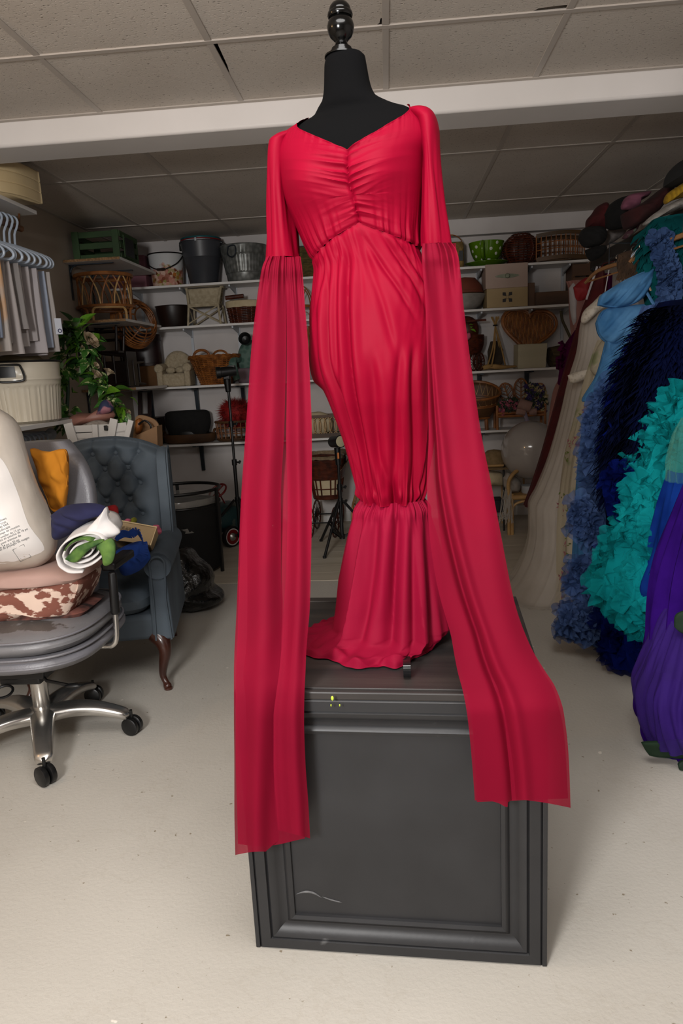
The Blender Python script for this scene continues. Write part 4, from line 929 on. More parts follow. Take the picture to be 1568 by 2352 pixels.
# enamel tub
ENAM = mat('cream_enamel', 'cfc6b4', 'c6bca8', sc=3, rough=.25, coat=.3)
tc_ = V((-1.965, 3.74, 1.112))
tub = T('enamel_tub', 'cream enamel tub with ribbed wall black rim and black handle', 'tub', tc_)
def tubf(a, z): return 1+(.012*(1 if math.sin(a*46) > 0 else -.2) if z < .195 else 0)
m = MB(); m.lathe([(.001, .0), (.165, .0), (.180, .012)]+[(.180+.016*i/12, .012+.178*i/12) for i in range(13)]+[(.201, .195), (.202, .205), (.203, .22), (.208, .225), (.208, .235), (.203, .243), (.209, .317), (.211, .319)], 184, tc_, fn=tubf, close=False)
m.build('tub_wall', ENAM, tub, world=True)
m = MB(); m.tube([tc_+V((.211*math.cos(2*PI*i/64), .211*math.sin(2*PI*i/64), .319)) for i in range(64)], .0055, 8, closed=True); m.build('rim', BLKPL, tub, world=True)
hc = math.radians(-72); m = MB(); th_ = lambda a, z, r=.207: tc_+V((r*1.02*math.cos(a), r*1.02*math.sin(a), z+.030))
m.tube(spline([th_(hc-.30, .27), th_(hc-.30, .215, .215), th_(hc-.26, .19, .225), th_(hc+.16, .19, .225), th_(hc+.26, .205, .225), th_(hc+.22, .255, .215), th_(hc+.14, .272), th_(hc-.28, .272)], 5), .0055, 8)
m.grid(lambda u, v: th_(hc-.28+.36*u, .21+.055*v, .2065), 12, 4); m.build('handle', BLKPL, tub, world=True)
m = MB(); m.ell(tc_+V((-.02, .03, .295)), (.15, .14, .085), 28, 14); tag(m.build('felt_ball', mat('sand_felt', '8f8166', '857759', sc=6, rough=.95)), 'rounded sand coloured hat standing in the enamel tub', 'hat')
# rose and leaf garland hung from a hook
gl = T('rose_garland', 'artificial garland of variegated leaves and cream roses hanging in two strands', 'garland', at(190, 960, Y=4.3))
GY = 4.25
strands = [[(168, 765), (160, 800), (155, 850), (156, 900), (153, 950), (150, 985)], [(195, 790), (205, 820), (222, 855), (240, 890), (258, 915), (275, 945), (285, 975)], [(160, 765), (180, 762), (200, 780), (215, 810)]]
STEM = mat('green_stem', '17331c', rough=.6)
LF = [mat('leaf_dark', '22461a', '163212', sc=20, rough=.45), mat('leaf_mid', '4a7024', '365c20', sc=20, rough=.45), mat('leaf_lime', '6a9a24', '548420', sc=15, rough=.45), mat('leaf_variegated', '3a6a28', 'c8cc90', sc=5, rough=.45, lo=.56, hi=.64), mat('leaf_pale', 'a0b08c', '6f8c5a', sc=6, rough=.5)]
def leaf_mesh(mt_):
    m = MB()
    def f(u, v): w = .55*math.sin(PI*min(1, v*1.02))**.8*(1-.45*v); x = (u-.5)*2*w*.5; return V((x, v, .10*math.sin(PI*v)-.25*v*v*.4+.35*abs(x)))
    m.grid(f, 6, 8); o = m.build('leaf', mt_, base=(0, 0, 0)); me = o.data; bpy.data.objects.remove(o); return me
LM = [leaf_mesh(q) for q in LF]
def put_leaf(p, size, par, seed, mi):
    r = random.Random(seed); o = bpy.data.objects.new('leaf', LM[mi]); COL.objects.link(o); o.parent = par
    d = V((r.uniform(-1, 1), r.uniform(-.9, .15), r.uniform(-1, .45))).normalized(); q = d.to_track_quat('Y', 'Z')
    o.matrix_local = root_inv(par) @ (M.Translation(p) @ q.to_matrix().to_4x4() @ M.Rotation(r.uniform(-1, 1), 4, 'Y') @ M.Scale(size, 4)); return o
sd = 0
for si, st in enumerate(strands):
    P = [at(x, y, Y=GY+.04*math.sin(i)) for i, (x, y) in enumerate(st)]; Q = spline(P, 8)
    MB().tube(Q, .011 if si < 2 else .006, 8).build('stem', STEM, gl, world=True)
    for i in range(len(Q)):
        for k in range((1+i % 2) if si < 2 else 2):
            sd += 1; r = random.Random(sd*7); p = Q[i]+V((r.uniform(-.035, .035), r.uniform(-.05, .02), r.uniform(-.03, .03)))
            put_leaf(p, r.uniform(.09, .14), gl, sd, r.choice([0, 1, 1, 2, 3, 3, 3, 3, 4] if i > 3 else [0, 0, 1, 1, 2, 2, 3, 3]))
for x, y in ((312, 912), (298, 928), (212, 797), (140, 830), (130, 862)): sd += 1; put_leaf(at(x-14, y, Y=GY), .075, gl, sd, 2 if x > 200 else 3)
ROSE = mat('cream_silk_petal', 'c9b79a', 'b89f80', sc=10, rough=.7, transl=.2)
def rose(p, r, par, seed, name='rose'):
    m = MB(); rn = random.Random(seed); tilt = M.Rotation(rn.uniform(-.2, .5), 3, 'X') @ M.Rotation(rn.uniform(.5, 1.2), 3, 'Y')
    for k in range(13):
        a = k*2.4; op = .25+.75*k/12
        def pet(u, v, a=a, op=op):
            ph = a+(u-.5)*1.5; rr = r*(.12+op*.85*v**1.3); z = r*(1.25*v*(1-.40*op*v)); rr += r*.12*sm(.75, 1, v)
            q = V((rr*math.cos(ph), rr*math.sin(ph), z-.10*r*abs(u-.5)*v)); return V(p)+tilt @ q
        m.grid(pet, 5, 5)
    return m.build(name, ROSE, par, world=True)
for i, (x, y, r) in enumerate(((200, 790, .058), (184, 798, .022), (217, 842, .024), (216, 868, .042), (247, 862, .036), (252, 900, .03), (291, 948, .02))): rose(at(x, y, Y=GY-.05), r, gl, i)
# white picket crate with fur and a floral cushion
PW_ = mat('white_painted_wood', 'c9c5c0', 'bdb8b2', sc=6, rough=.6)
pc = T('picket_crate', 'small white picket fence crate under the leaf garland', 'crate', at(230, 1015, Y=3.80))
def slat(p0, p1, Y, w=.05, name='picket', yt=.012): 
    a, b_ = at(*p0, Y=Y), at(*p1, Y=Y); MB().bar(a, b_, w, yt, up=(0, -1, 0)).build(name, PW_, pc, world=True, smooth=False, bevel=.002)
for (p0, p1, w) in (((156, 972), (170, 1020), .050), ((218, 975), (220, 1015), .030), ((262, 962), (252, 1018), .042), ((301, 965), (286, 1022), .030)): slat(p0, p1, 3.78, w)
for yy, q in ((985, 0), (1000, 1), (1014, 2)):
    slat((168, yy+2), (258, yy-2), 3.80, .044, 'rail')
for yy in (985, 1003): slat((262, yy), (292, yy-4), 3.80, .055, 'rail')
for (p0, p1) in (((170, 978), (250, 974)), ((170, 1012), (250, 1010))): slat(p0, p1, 4.08, .05, 'rail')
m = MB(); m.box(at(243, 983, Y=3.768), (.022, .006, .028)); m.build('latch', BLKPL, pc, world=True, bevel=.004)
FUR = mat('white_fur', 'a69c92', '8d837a', sc=40, rough=1, bump=.8, bsc=90)
m = MB(); blob(m, [(185, 978), (215, 966), (235, 966), (250, 975), (250, 990), (190, 992)], 3.93, .06, .014, 40, 3); tag(m.build('fur_rug', FUR), 'white fur scrap stuffed into the white picket crate', 'fur')
ROSEC = mat('blush_ceramic', '9c6e60', '8f6255', sc=4, rough=.5); FLOR = mat('navy_floral_print', '2c3350', 'a06a74', sc=13, rough=.8, lo=.5, hi=.56)
m = MB(); blob(m, [(162, 958), (180, 950), (215, 948), (240, 935), (258, 944), (262, 958), (235, 972), (195, 976), (166, 980)], 4.02, .10, .004, 6, 4); tag(m.build('blush_bowl', ROSEC), 'blush pink shallow bowl lying behind the white picket crate', 'bowl')
m = MB(); blob(m, [(222, 955), (232, 925), (245, 918), (258, 930), (258, 944), (240, 952)], 3.97, .05, .006, 14, 5); tag(m.build('floral_cushion', FLOR), 'navy floral cushion leaning in the blush pink bowl', 'cushion')
# open wooden box with strap
m_ = T('wooden_case', 'tan wooden case with dark strap beside the white picket crate', 'case', at(335, 1030, Y=4.1))
o_ = [(312, 958), (322, 953), (345, 958), (362, 970), (369, 995), (366, 1030), (308, 1030), (308, 990)]
m = MB(); blob(m, o_, 4.12, .012, 0, 5, 1, pw=.12); m.build('back_board', mat('tan_board', '8a6846', '7d5c3c', sc=6, rough=.7), m_, world=True)
m = MB(); P = [at(*p, Y=4.0) for p in ((312, 1000), (360, 978), (362, 1028), (312, 1030))]; m.hexa(P, [p+V((0, .10, 0)) for p in P]); m.build('front_board', MATS['tan_board'], m_, world=True, smooth=False, bevel=.003)
m = MB(); m.tube(spline([at(318, 975, Y=4.03), at(332, 966, Y=4.03), at(345, 976, Y=4.03), at(347, 988, Y=4.03)], 5), .006, 6); m.build('strap', BLKPL, m_, world=True)
m = MB(); blob(m, [(312, 965), (322, 960), (328, 975), (324, 992), (312, 996)], 4.07, .03, .004, 30, 5, n=30, nr=6); tag(m.build('wicker_ball', WICK), 'small orange woven basket inside the tan wooden case', 'basket')
# ================================================================ THINGS ON THE BACK WALL SHELVES
random.seed(5)
def on(px_, py_, k, Y=5.93): p = at(px_, py_, Y=Y); return V((p.x, Y, SH[k] if k else 0.0))
MP = mpp(V((0, 5.93, 1.3)))                                       # metres per pixel at the shelves
def ringp(c, r, z, n=48, sx=1, sy=1, wav=0, k=0, ph=0): return [V(c)+V(((r+wav*math.sin(k*2*PI*i/n+ph))*sx*math.cos(2*PI*i/n), (r+wav*math.sin(k*2*PI*i/n+ph))*sy*math.sin(2*PI*i/n), z)) for i in range(n)]
def basket(par, c, r0, r1, h, mm, rows=14, stakes=22, rs=.005, sx=1, sy=1, mid=None, rim=True, rimr=.010, open_=False, stake_m=None):
    f = Cv([0, .5, 1], [r0, mid if mid else (r0+r1)/2, r1]); c = V(c)
    m = MB()
    for j in range(rows): t = (j+.5)/rows; m.tube(ringp(c, f(t), h*t, 56, sx, sy, rs*.55, stakes/2, PI*(j % 2)), rs*(.95 if not open_ else .8), 5, closed=True)
    wv = m.build('weave', mm, par, world=True); wv['kind'] = 'stuff'
    m = MB()
    for j in range(stakes):
        a = 2*PI*j/stakes; m.tube([c+V((f(t)*sx*math.cos(a), f(t)*sy*math.sin(a), h*t)) for t in (0, .25, .5, .75, 1)], rs*.7, 5)
    st = m.build('stakes', stake_m or mm, par, world=True); st['kind'] = 'stuff'
    if rim:
        m = MB()
        for q in range(3): m.tube([p+V((0, 0, rimr*.6*math.sin(9*2*PI*i/56+q*2.1))) for i, p in enumerate(ringp(c, r1+rimr*.4*math.cos(q*2.1), h, 56, sx, sy))], rimr*.62, 6, closed=True)
        m.build('braided_rim', mm, par, world=True)
    MB().lathe([(.001, .003), (r0*.98, .003), (r0, .008)], 32, c, sx, sy).build('base', mm, par, world=True)
    if not open_: MB().lathe([(r0*.96, .004), (f(.5)*.975, h*.5), (r1*.97, h*.96)], 32, c, sx, sy, close=False).build('lining', WOODDK, par, world=True)
# ---- top shelf
b = on(316, 650, 1, 5.95); m = MB(); m.box(b+V((-.04, 0, .125)), (.30, .22, .25)); tag(m.build('pink_box', mat('dusty_pink_card', '8a5a66', '7c4f5a', sc=4, rough=.8), bevel=.004), 'plain dusty pink box in the corner of the top shelf beside the floral bucket', 'box')
c = on(386, 648, 1, 5.92); bk_ = T('floral_bucket', 'white metal bucket with woodland flower print and black bail handle', 'bucket', c)
def floral():
    m, n, L, b = nodemat('woodland_print_enamel'); co = n.new('ShaderNodeTexCoord').outputs['Object']; sep = n.new('ShaderNodeSeparateXYZ'); L.new(co, sep.inputs[0])
    t = n.new('ShaderNodeTexVoronoi'); t.inputs['Scale'].default_value = 44; L.new(co, t.inputs['Vector'])
    colr = ramp(n, L, t.outputs['Color'], [(.15, lin('7a3c22')), (.4, lin('c48a7a')), (.6, lin('d6b8a8')), (.8, lin('8a8a3c')), (.95, lin('b4622e'))])
    hgt = n.new('ShaderNodeMath'); hgt.operation = 'MULTIPLY_ADD'; L.new(sep.outputs['Z'], hgt.inputs[0]); hgt.inputs[1].default_value = -3.2; L.new(ntex(n, L, co, 9, 4), hgt.inputs[2])
    fac = ramp(n, L, hgt.outputs[0], [(.02, (0, 0, 0, 1)), (.10, (1, 1, 1, 1))])
    L.new(mixc(n, L, fac, lin('cfd0d0'), colr), b.inputs['Base Color']); b.inputs['Roughness'].default_value = .3; return m
MB().lathe([(.001, 0), (.118, 0), (.122, .004), (.140, .245), (.143, .248), (.136, .247), (.115, .01), (.001, .008)], 40, c).build('pail', floral(), bk_, world=True)
MB().tube(ringp(c, .142, .248, 40), .0055, 6, closed=True).build('rim', BLKPL, bk_, world=True)
m = MB(); m.tube(spline([c+V((-.145, -.01, .235)), c+V((-.11, -.11, .16)), c+V((0, -.165, .115)), c+V((.11, -.11, .16)), c+V((.145, -.01, .235))], 6), .0045, 6); bh = m.build('bail_handle', BLKPL, bk_, world=True)
MB().tube([c+V((-.032, -.168, .117)), c+V((.032, -.168, .117))], .010, 8).build('grip', WOODDK, bh, world=True)
def pail(name, lb, px_, py_, r0, r1, h, mm, dz=0.0, rimc=None, ears=True):
    c = on(px_, py_, 1, 5.93)+V((0, 0, dz)); t = T(name, lb, 'bucket', c)
    MB().lathe([(.001, 0), (r0, 0), (r0+.003, .005), (r0+(r1-r0)*.62, h*.62), (r0+(r1-r0)*.62+.004, h*.63), (r1, h), (r1+.006, h+.002), (r1-.004, h-.003), (r0-.004, .008), (.001, .006)], 48, c).build('pail', mm, t, world=True)
    MB().tube(ringp(c, r1+.003, h, 48), .005, 6, closed=True).build('rim', rimc or mm, t, world=True)
    if ears:
        for s_ in (-1, 1): m = MB(); m.box(c+V((s_*(r1+.006), 0, h-.025)), (.012, .03, .05)); m.build('ear', BLKPL, t, world=True, bevel=.004)
        m = MB(); m.tube(spline([c+V((-r1-.008, 0, h-.01)), c+V((-.10, -r1*.8, h+.004)), c+V((0, -r1-.008, h+.002)), c+V((.10, -r1*.8, h+.004)), c+V((r1+.008, 0, h-.01))], 6), .003, 5); m.tube([c+V((0, -r1-.009, h-.012)), c+V((0, -r1-.009, h+.012))], .009, 8); m.build('bail_handle', STEEL, t, world=True)
    return t
GREYP = mat('dark_grey_plastic', '3c3e44', '35373c', sc=5, rough=.4)
pail('grey_bucket', 'tall dark grey plastic bucket nested with red and teal buckets on the top shelf', 469, 644, .112, .168, .325, GREYP)
pail('red_bucket', 'red bucket nested inside the tall dark grey bucket', 469, 644, .108, .160, .325, mat('red_plastic', '7a1c1c', rough=.4), .012, ears=False)
pail('teal_bucket', 'teal bucket nested innermost in the tall dark grey bucket', 469, 644, .104, .156, .325, mat('teal_plastic', '1c5a60', rough=.4), .026, ears=False)
GALV = mat('galvanised_steel', '8b8d8a', '646663', sc=28, rough=.36, metal=.4, kind='vor', lo=.1, hi=.7)
c = on(564, 638, 1, 5.94); t = T('galvanised_tub', 'galvanised steel tub with fluted wall and drop ring handle', 'tub', c)
MB().lathe([(.001, 0), (.140, 0), (.144, .006), (.152, .065), (.156, .068)]+[(.154+.022*i/10, .07+.135*i/10) for i in range(11)]+[(.182, .21), (.188, .27), (.190, .275), (.183, .272), (.14, .01), (.001, .008)], 120, c, fn=lambda a, z: 1+(.012*math.sin(a*38) if .068 < z < .206 else 0)).build('tub_wall', GALV, t, world=True)
MB().tube(ringp(c, .189, .274, 56), .005, 6, closed=True).build('rim', GALV, t, world=True)
for a in (math.radians(-108), math.radians(60)):
    d = V((math.cos(a), math.sin(a), 0)); sdv = V((-d.y, d.x, 0)); e = c+d*.192
    m = MB(); m.tube(spline([e+V((0, 0, .255))-sdv*.03, e+V((0, 0, .20))-sdv*.036+d*.01, e+V((0, 0, .175))+d*.012, e+V((0, 0, .20))+sdv*.036+d*.01, e+V((0, 0, .255))+sdv*.03, e+V((0, 0, .262)), e+V((0, 0, .255))-sdv*.03], 5), .005, 6); m.build('ring_handle', DKSTEEL, t, world=True)
SEA = mat('seagrass', '6e5a2e', '46401e', sc=26, rough=.8, bump=.5, bsc=70, stretch=(1, 1, 3))
c = on(705, 632, 1, 5.94); t = T('seagrass_basket', 'round olive and straw striped seagrass basket showing between sleeve and bodice', 'basket', c); basket(t, c, .125, .13, .215, SEA, 16, 18, .0085, rimr=.010)
c = on(1034, 608, 1, 5.94); t = T('hay_basket', 'square straw basket with wire handle and black tag on the top shelf', 'basket', c)
HAY = mat('straw', '8a6f3c', '5f4a24', sc=40, rough=.9, bump=.6, bsc=90); m = MB(); m.box(c+V((0, 0, .10)), (.20, .18, .20)); m.build('straw_body', HAY, t, world=True, bevel=.02)
m = MB(); m.tube(arc(c+V((0, 0, .19)), .095, 0, PI, 14, ry=.075), .004, 6); m.build('handle', WICK, t, world=True)
m = MB(); m.box(c+V((.075, -.094, .09)), (.03, .006, .075)); m.build('tag', BLKPL, t, world=True)
# giant polka dot cup
LIMEG = mat('lime_glaze', '557d10', '4c720e', sc=3, rough=.15, coat=.4); DOTW = mat('white_glaze', 'c9cec0', rough=.2, coat=.3)
c = on(1117, 602, 1, 5.93); t = T('giant_cup', 'giant lime green cup with white polka dots on its saucer', 'cup', c)
cupf = Cv([0, .25, .55, .8, 1], [.062, .098, .120, .131, .139]); cz = lambda v: c+V((0, 0, .022+.165*v))
MB().lathe([(.001, .02)]+[(cupf(i/16), .022+.165*i/16) for i in range(17)]+[(.134, .185), (.110, .10), (.06, .035), (.001, .032)], 48, c).build('cup_bowl', LIMEG, t, world=True)
MB().lathe([(.001, .0), (.09, .0), (.10, .006), (.160, .028), (.170, .032), (.168, .036), (.10, .020), (.001, .016)], 48, c).build('saucer', LIMEG, t, world=True)
m = MB(); a = math.radians(-108); d = V((math.cos(a), math.sin(a), 0))
m.tube(spline([c+d*.125+V((0, 0, .165)), c+d*.165+V((0, 0, .172)), c+d*.185+V((0, 0, .13)), c+d*.165+V((0, 0, .075)), c+d*.10+V((0, 0, .052))], 5), .014, 10); m.build('handle', LIMEG, t, world=True)
for k, (a_, v) in enumerate(((-2.35, .75), (-2.55, .35), (-2.05, .2), (-2.0, .85), (-1.42, .62), (-1.5, .18), (-1.05, .88), (-1.0, .42), (-.7, .65), (-.75, .15), (-2.75, .6), (-.35, .85))):
    r = cupf(v); n_ = V((math.cos(a_), math.sin(a_), -.25)); p = cz(v)+V((r*math.cos(a_), r*math.sin(a_), 0)); q = n_.to_track_quat('Z', 'Y').to_matrix()
    MB().lathe([(.001, .0022), (.010, .0015), (.0125, 0)], 14, p, rot=q, close=False).build('polka_dot', DOTW, t, world=True)
c = on(1196, 596, 1, 5.93); t = T('wicker_globe', 'red brown wicker globe basket beside the giant green cup', 'basket', c)
m = MB()
for j in range(13): v = (j+.5)/13; r = .145*math.sin(PI*(.12+.80*v))**.7; m.tube(ringp(c, r, .235*v, 40, 1, .9, .004, 11, PI*(j % 2)), .0062, 5, closed=True)
m.build('weave', WICKDK, t, world=True)['kind'] = 'stuff'
m = MB()
for j in range(12): a = 2*PI*j/12; m.tube([c+V((.148*math.sin(PI*(.12+.80*v))**.7*math.cos(a), .148*.9*math.sin(PI*(.12+.80*v))**.7*math.sin(a), .235*v)) for v in (0, .15, .3, .5, .7, .85, 1)], .005, 5)
m.build('ribs', WICKDK, t, world=True)['kind'] = 'stuff'
c = on(1284, 592, 1, 5.93); t = T('bamboo_crib', 'long bamboo basket with wooden rails and thin spindles on the top shelf', 'basket', c)
def crib(u, z, fr): x = (u-.5)*.40; return c+V((x, (-.11-.02*math.cos(PI*(u-.5)))*fr if fr > 0 else .10, z+.012*math.cos(PI*(u-.5))*1.2))
BAM = mat('bamboo_wood', '5c3f20', '46300f', sc=10, rough=.5, stretch=(.3, 1, 1))
for fr in (1, -1):
    for z, hh in ((.018, .030), (.195, .026)):
        m = MB(); P = [crib(i/14, z, fr) for i in range(15)]
        for a, b_ in zip(P[:-1], P[1:]): m.bar(a, b_, .014, hh)
        m.build('rail', BAM, t, world=True)
    for z in (.085, .135): MB().tube([crib(i/14, z, fr) for i in range(15)], .0035, 5).build('crosspiece', RATTAN, t, world=True)
    for i in range(12): MB().tube([crib(i/11, .02, fr), crib(i/11, .195, fr)], .0045, 5).build('spindle', RATTAN, t, world=True)
MB().box(c+V((0, -.005, .012)), (.38, .2, .01)).build('base', BAM, t, world=True)
# ---- second shelf
c = on(401, 748, 2, 5.93); m = MB(); m.lathe([(.001, 0), (.11, 0), (.118, .01), (.138, .13), (.142, .165), (.148, .17), (.130, .165), (.105, .02), (.001, .015)], 24, c); tag(m.build('wooden_bowl', WOODDK), 'dark stained wooden tub bowl beside the white doll chair', 'bowl')
WWICK = mat('whitewashed_wicker', 'b3a68c', '9a8d72', sc=30, rough=.8, bump=.4, bsc=90)
c = on(476, 744, 2, 5.93); t = T('doll_chair', 'small whitewashed wicker doll chair with crossed legs on the second shelf', 'chair', c)
for sx in (-1, 1):
    for (y0, y1) in ((-.10, -.08), (.10, .08)): MB().tube([c+V((sx*.135, y0, 0)), c+V((sx*.120, y1, .165))], .009, 8).build('leg', WWICK, t, world=True)
    MB().tube([c+V((sx*.12, -.08, .16)), c+V((sx*.142, -.02, .30))], .011, 8).build('arm_post', WWICK, t, world=True)
for (a, b_) in (((-.13, -.10, .015), (.12, -.085, .15)), ((.13, -.10, .015), (-.12, -.085, .15)), ((-.13, .10, .015), (.12, .085, .15)), ((.13, .10, .015), (-.12, .085, .15)), ((.132, -.10, .015), (.122, .09, .15)), ((-.132, .10, .015), (-.122, -.09, .15))): MB().tube([c+V(a), c+V(b_)], .0055, 6).build('cross_brace', WWICK, t, world=True)
MB().tube([c+V((-.125, -.085, .155)), c+V((.125, -.085, .155))], .011, 8).build('front_rail', WWICK, t, world=True)
MB().box(c+V((0, 0, .165)), (.25, .19, .012)).build('seat', WWICK, t, world=True, bevel=.004)
m = MB()
for j in range(15): z = .165+.135*j/14; m.tube([c+V((-.122-.02*j/14, .06-.06*0, z)), c+V((0, -.02+.06, z)), c+V((.122+.02*j/14, .06, z))], .0055, 5)
m.build('woven_back', WWICK, t, world=True)['kind'] = 'stuff'
MB().tube(spline([c+V((-.145, -.02, .30)), c+V((-.145, .05, .30)), c+V((0, .07, .302)), c+V((.145, .05, .30)), c+V((.145, -.02, .30))], 4), .012, 8).build('top_roll', WWICK, t, world=True)
m = MB(); m.grid(lambda u, v: c+V(((u-.5)*.28*(.92+.08*v), -.035+.02*v, .17+.125*v)), 24, 12); m.build('woven_panel', WWICK, t, world=True, solid=.008)
c = on(562, 740, 2, 5.93); t = T('lined_basket', 'brown wicker basket with turned down beige liner and rolled lid', 'basket', c); basket(t, c+V((0, 0, 0)), .105, .125, .13, WICKDK, 10, 20, .006, 1.1, .8, rim=False)
MB().lathe([(.128, .125), (.134, .13), (.134, .175), (.124, .18), (.118, .16)], 32, c, 1.1, .8, close=False).build('liner', CANVAS, t, world=True)
MB().tube([c+V((-.13, -.06, .205)), c+V((.02, -.07, .212))], .017, 10).build('rolled_lid', WICKDK, t, world=True)
c = on(690, 735, 2, 5.92); t = T('hoop_chair', 'rattan hoop back doll chair half hidden by the red sleeve', 'chair', c)
for r in (.098, .084): MB().tube(arc(c+V((0, .02, .13)), r, -.4, PI+.4, 20, ry=r*1.5), .005, 6).build('hoop', RATTAN, t, world=True)
for s_ in (-1, 1):
    MB().tube([c+V((s_*.09, -.06, 0)), c+V((s_*.09, -.06, .10))], .007, 6).build('leg', RATTAN, t, world=True)
    MB().tube(arc(c+V((s_*.045, -.062, .0)), .045, 0, PI, 10, ry=.06), .004, 5).build('leg_arch', RATTAN, t, world=True)
    MB().tube([c+V((s_*.02, .02, .10)), c+V((-s_*.06, .02, .25))], .004, 5).build('lattice', RATTAN, t, world=True)
MB().lathe([(.001, .095), (.095, .095), (.10, .105), (.095, .115), (.001, .115)], 28, c+V((0, -.02, 0)), 1, .8).build('seat', RATTAN, t, world=True)
bc_ = on(1068, 710, 2, 5.93)
for k, (nm, lb, z, r, h, rz, mm) in enumerate((('dough_bowl', 'whitewashed carved bowl at the bottom of the stacked bowls', 0, .17, .12, 0, mat('whitewashed_carving', '9a9690', '807b75', sc=8, rough=.8, bump=.4, bsc=20)), ('tan_bowl', 'tan wooden bowl between the white and terracotta bowls', .095, .145, .055, 0, mat('tan_bowl_wood', '6b4a26', '5a3c1c', sc=8, rough=.6)), ('terracotta_bowl', 'terracotta coloured bowl turned over on top of the stacked bowls', .13, .15, .13, 1, mat('terracotta', '7a3c28', '6b3322', sc=6, rough=.7)))):
    m = MB(); pr = [(.001, 0), (r*.45, 0), (r*.75, h*.35), (r, h), (r*.95, h), (r*.7, h*.42), (.001, h*.12)]
    if rz: pr = [(.001, h), (r*.55, h*.9), (r*.85, h*.5), (r, 0), (r*.95, 0), (r*.8, h*.45), (.001, h*.88)]
    m.lathe(pr, 36, bc_+V((0, 0, z))); tag(m.build(nm, mm), lb, 'bowl', 'stacked bowls on the second shelf')
PINKW = mat('pale_pink_paint', 'b09a8e', 'a89286', sc=5, rough=.7); BEIG = mat('beige_paint', 'a68f68', '9c865f', sc=5, rough=.7); IRON = mat('dark_iron', '1c1412', rough=.6)
c0 = on(1159, 708, 2, 5.90); w = 88*MP; t = T('beige_box', 'beige wooden box with carved dark flower ornament under the pale pink box', 'box', c0)
MB().box(c0+V((0, 0, .072)), (w, .24, .144)).build('box_body', BEIG, t, world=True, smooth=False, bevel=.002)
m = MB(); fc_ = c0+V((0, -.121, .075))
for k in range(4):
    a = PI/4+k*PI/2; d = V((math.cos(a), 0, math.sin(a))); m.prism([fc_+d*.012, fc_+d*.035+V((d.z, 0, -d.x))*.016, fc_+d*.052, fc_+d*.035-V((d.z, 0, -d.x))*.016], (0, -.004, 0))
fo = m.build('carved_flower', IRON, t, world=True); MB().lathe([(.001, .008), (.008, .007), (.012, 0)], 12, fc_, rot=M.Rotation(PI/2, 3, 'X')).build('flower_centre', BEIG, fo, world=True)
c1 = c0+V((-.004, 0, .1445)); t = T('pink_knob_box', 'pale pink wooden box with old door plate and knob', 'box', c1)
MB().box(c1+V((0, 0, .09)), (w+.008, .24, .18)).build('box_body', PINKW, t, world=True, smooth=False, bevel=.002)
KN = mat('sage_enamel', '8a8f7a', '6f7560', sc=20, rough=.5); kp = c1+V((.004, -.121, .088)); m = MB(); m.prism([kp+V((.092*math.cos(a), 0, .017*math.sin(a)*(1-.3*abs(math.cos(a))))) for a in [2*PI*i/24 for i in range(24)]], (0, -.005, 0)); pl_ = m.build('knob_plate', KN, t, world=True)
MB().lathe([(.001, .028), (.014, .026), (.019, .016), (.012, .006), (.010, 0)], 16, kp, rot=M.Rotation(PI/2, 3, 'X')).build('knob', KN, pl_, world=True)
c = on(1255, 700, 2, 5.92); t = T('wooden_trough', 'dark rustic wooden trough with upright end board on the second shelf', 'trough', c)
x0, x1 = on(1204, 703, 2, 5.9).x, on(1318, 697, 2, 5.9).x
MB().box((x0+.033, 5.90, SH[2]+.088), (.064, .16, .175)).build('end_board', WOODMD, t, world=True, smooth=False, bevel=.003)
MB().box(((x0+.066+x1)/2, 5.86, SH[2]+.052), (x1-x0-.066, .016, .104)).build('side_board', WOODMD, t, world=True, smooth=False, bevel=.002)
MB().box(((x0+.066+x1)/2, 5.97, SH[2]+.052), (x1-x0-.066, .016, .104)).build('side_board', WOODMD, t, world=True, smooth=False, bevel=.002)
MB().box(((x0+.066+x1)/2, 5.915, SH[2]+.008), (x1-x0-.066, .10, .014)).build('bottom_board', WOODMD, t, world=True, smooth=False)
c = on(1330, 697, 2, 5.97); t = T('wooden_crate', 'weathered dark wooden crate at the end of the second shelf behind the gowns', 'crate', c+V((.0, 0, .0)))
for k in range(3): MB().box(c+V((0, -.10, .055+.10*k)), (.16, .012, .09)).build('slat', WOODMD, t, world=True, smooth=False, bevel=.002)
for s_ in (-1, 1): MB().box(c+V((s_*.072, -.09, .16)), (.045 if s_ > 0 else .02, .02, .32)).build('post', WOODLT if s_ > 0 else WOODMD, t, world=True, smooth=False); MB().box(c+V((s_*.08, .0, .16)), (.012, .19, .31)).build('side_board', WOODMD, t, world=True, smooth=False)
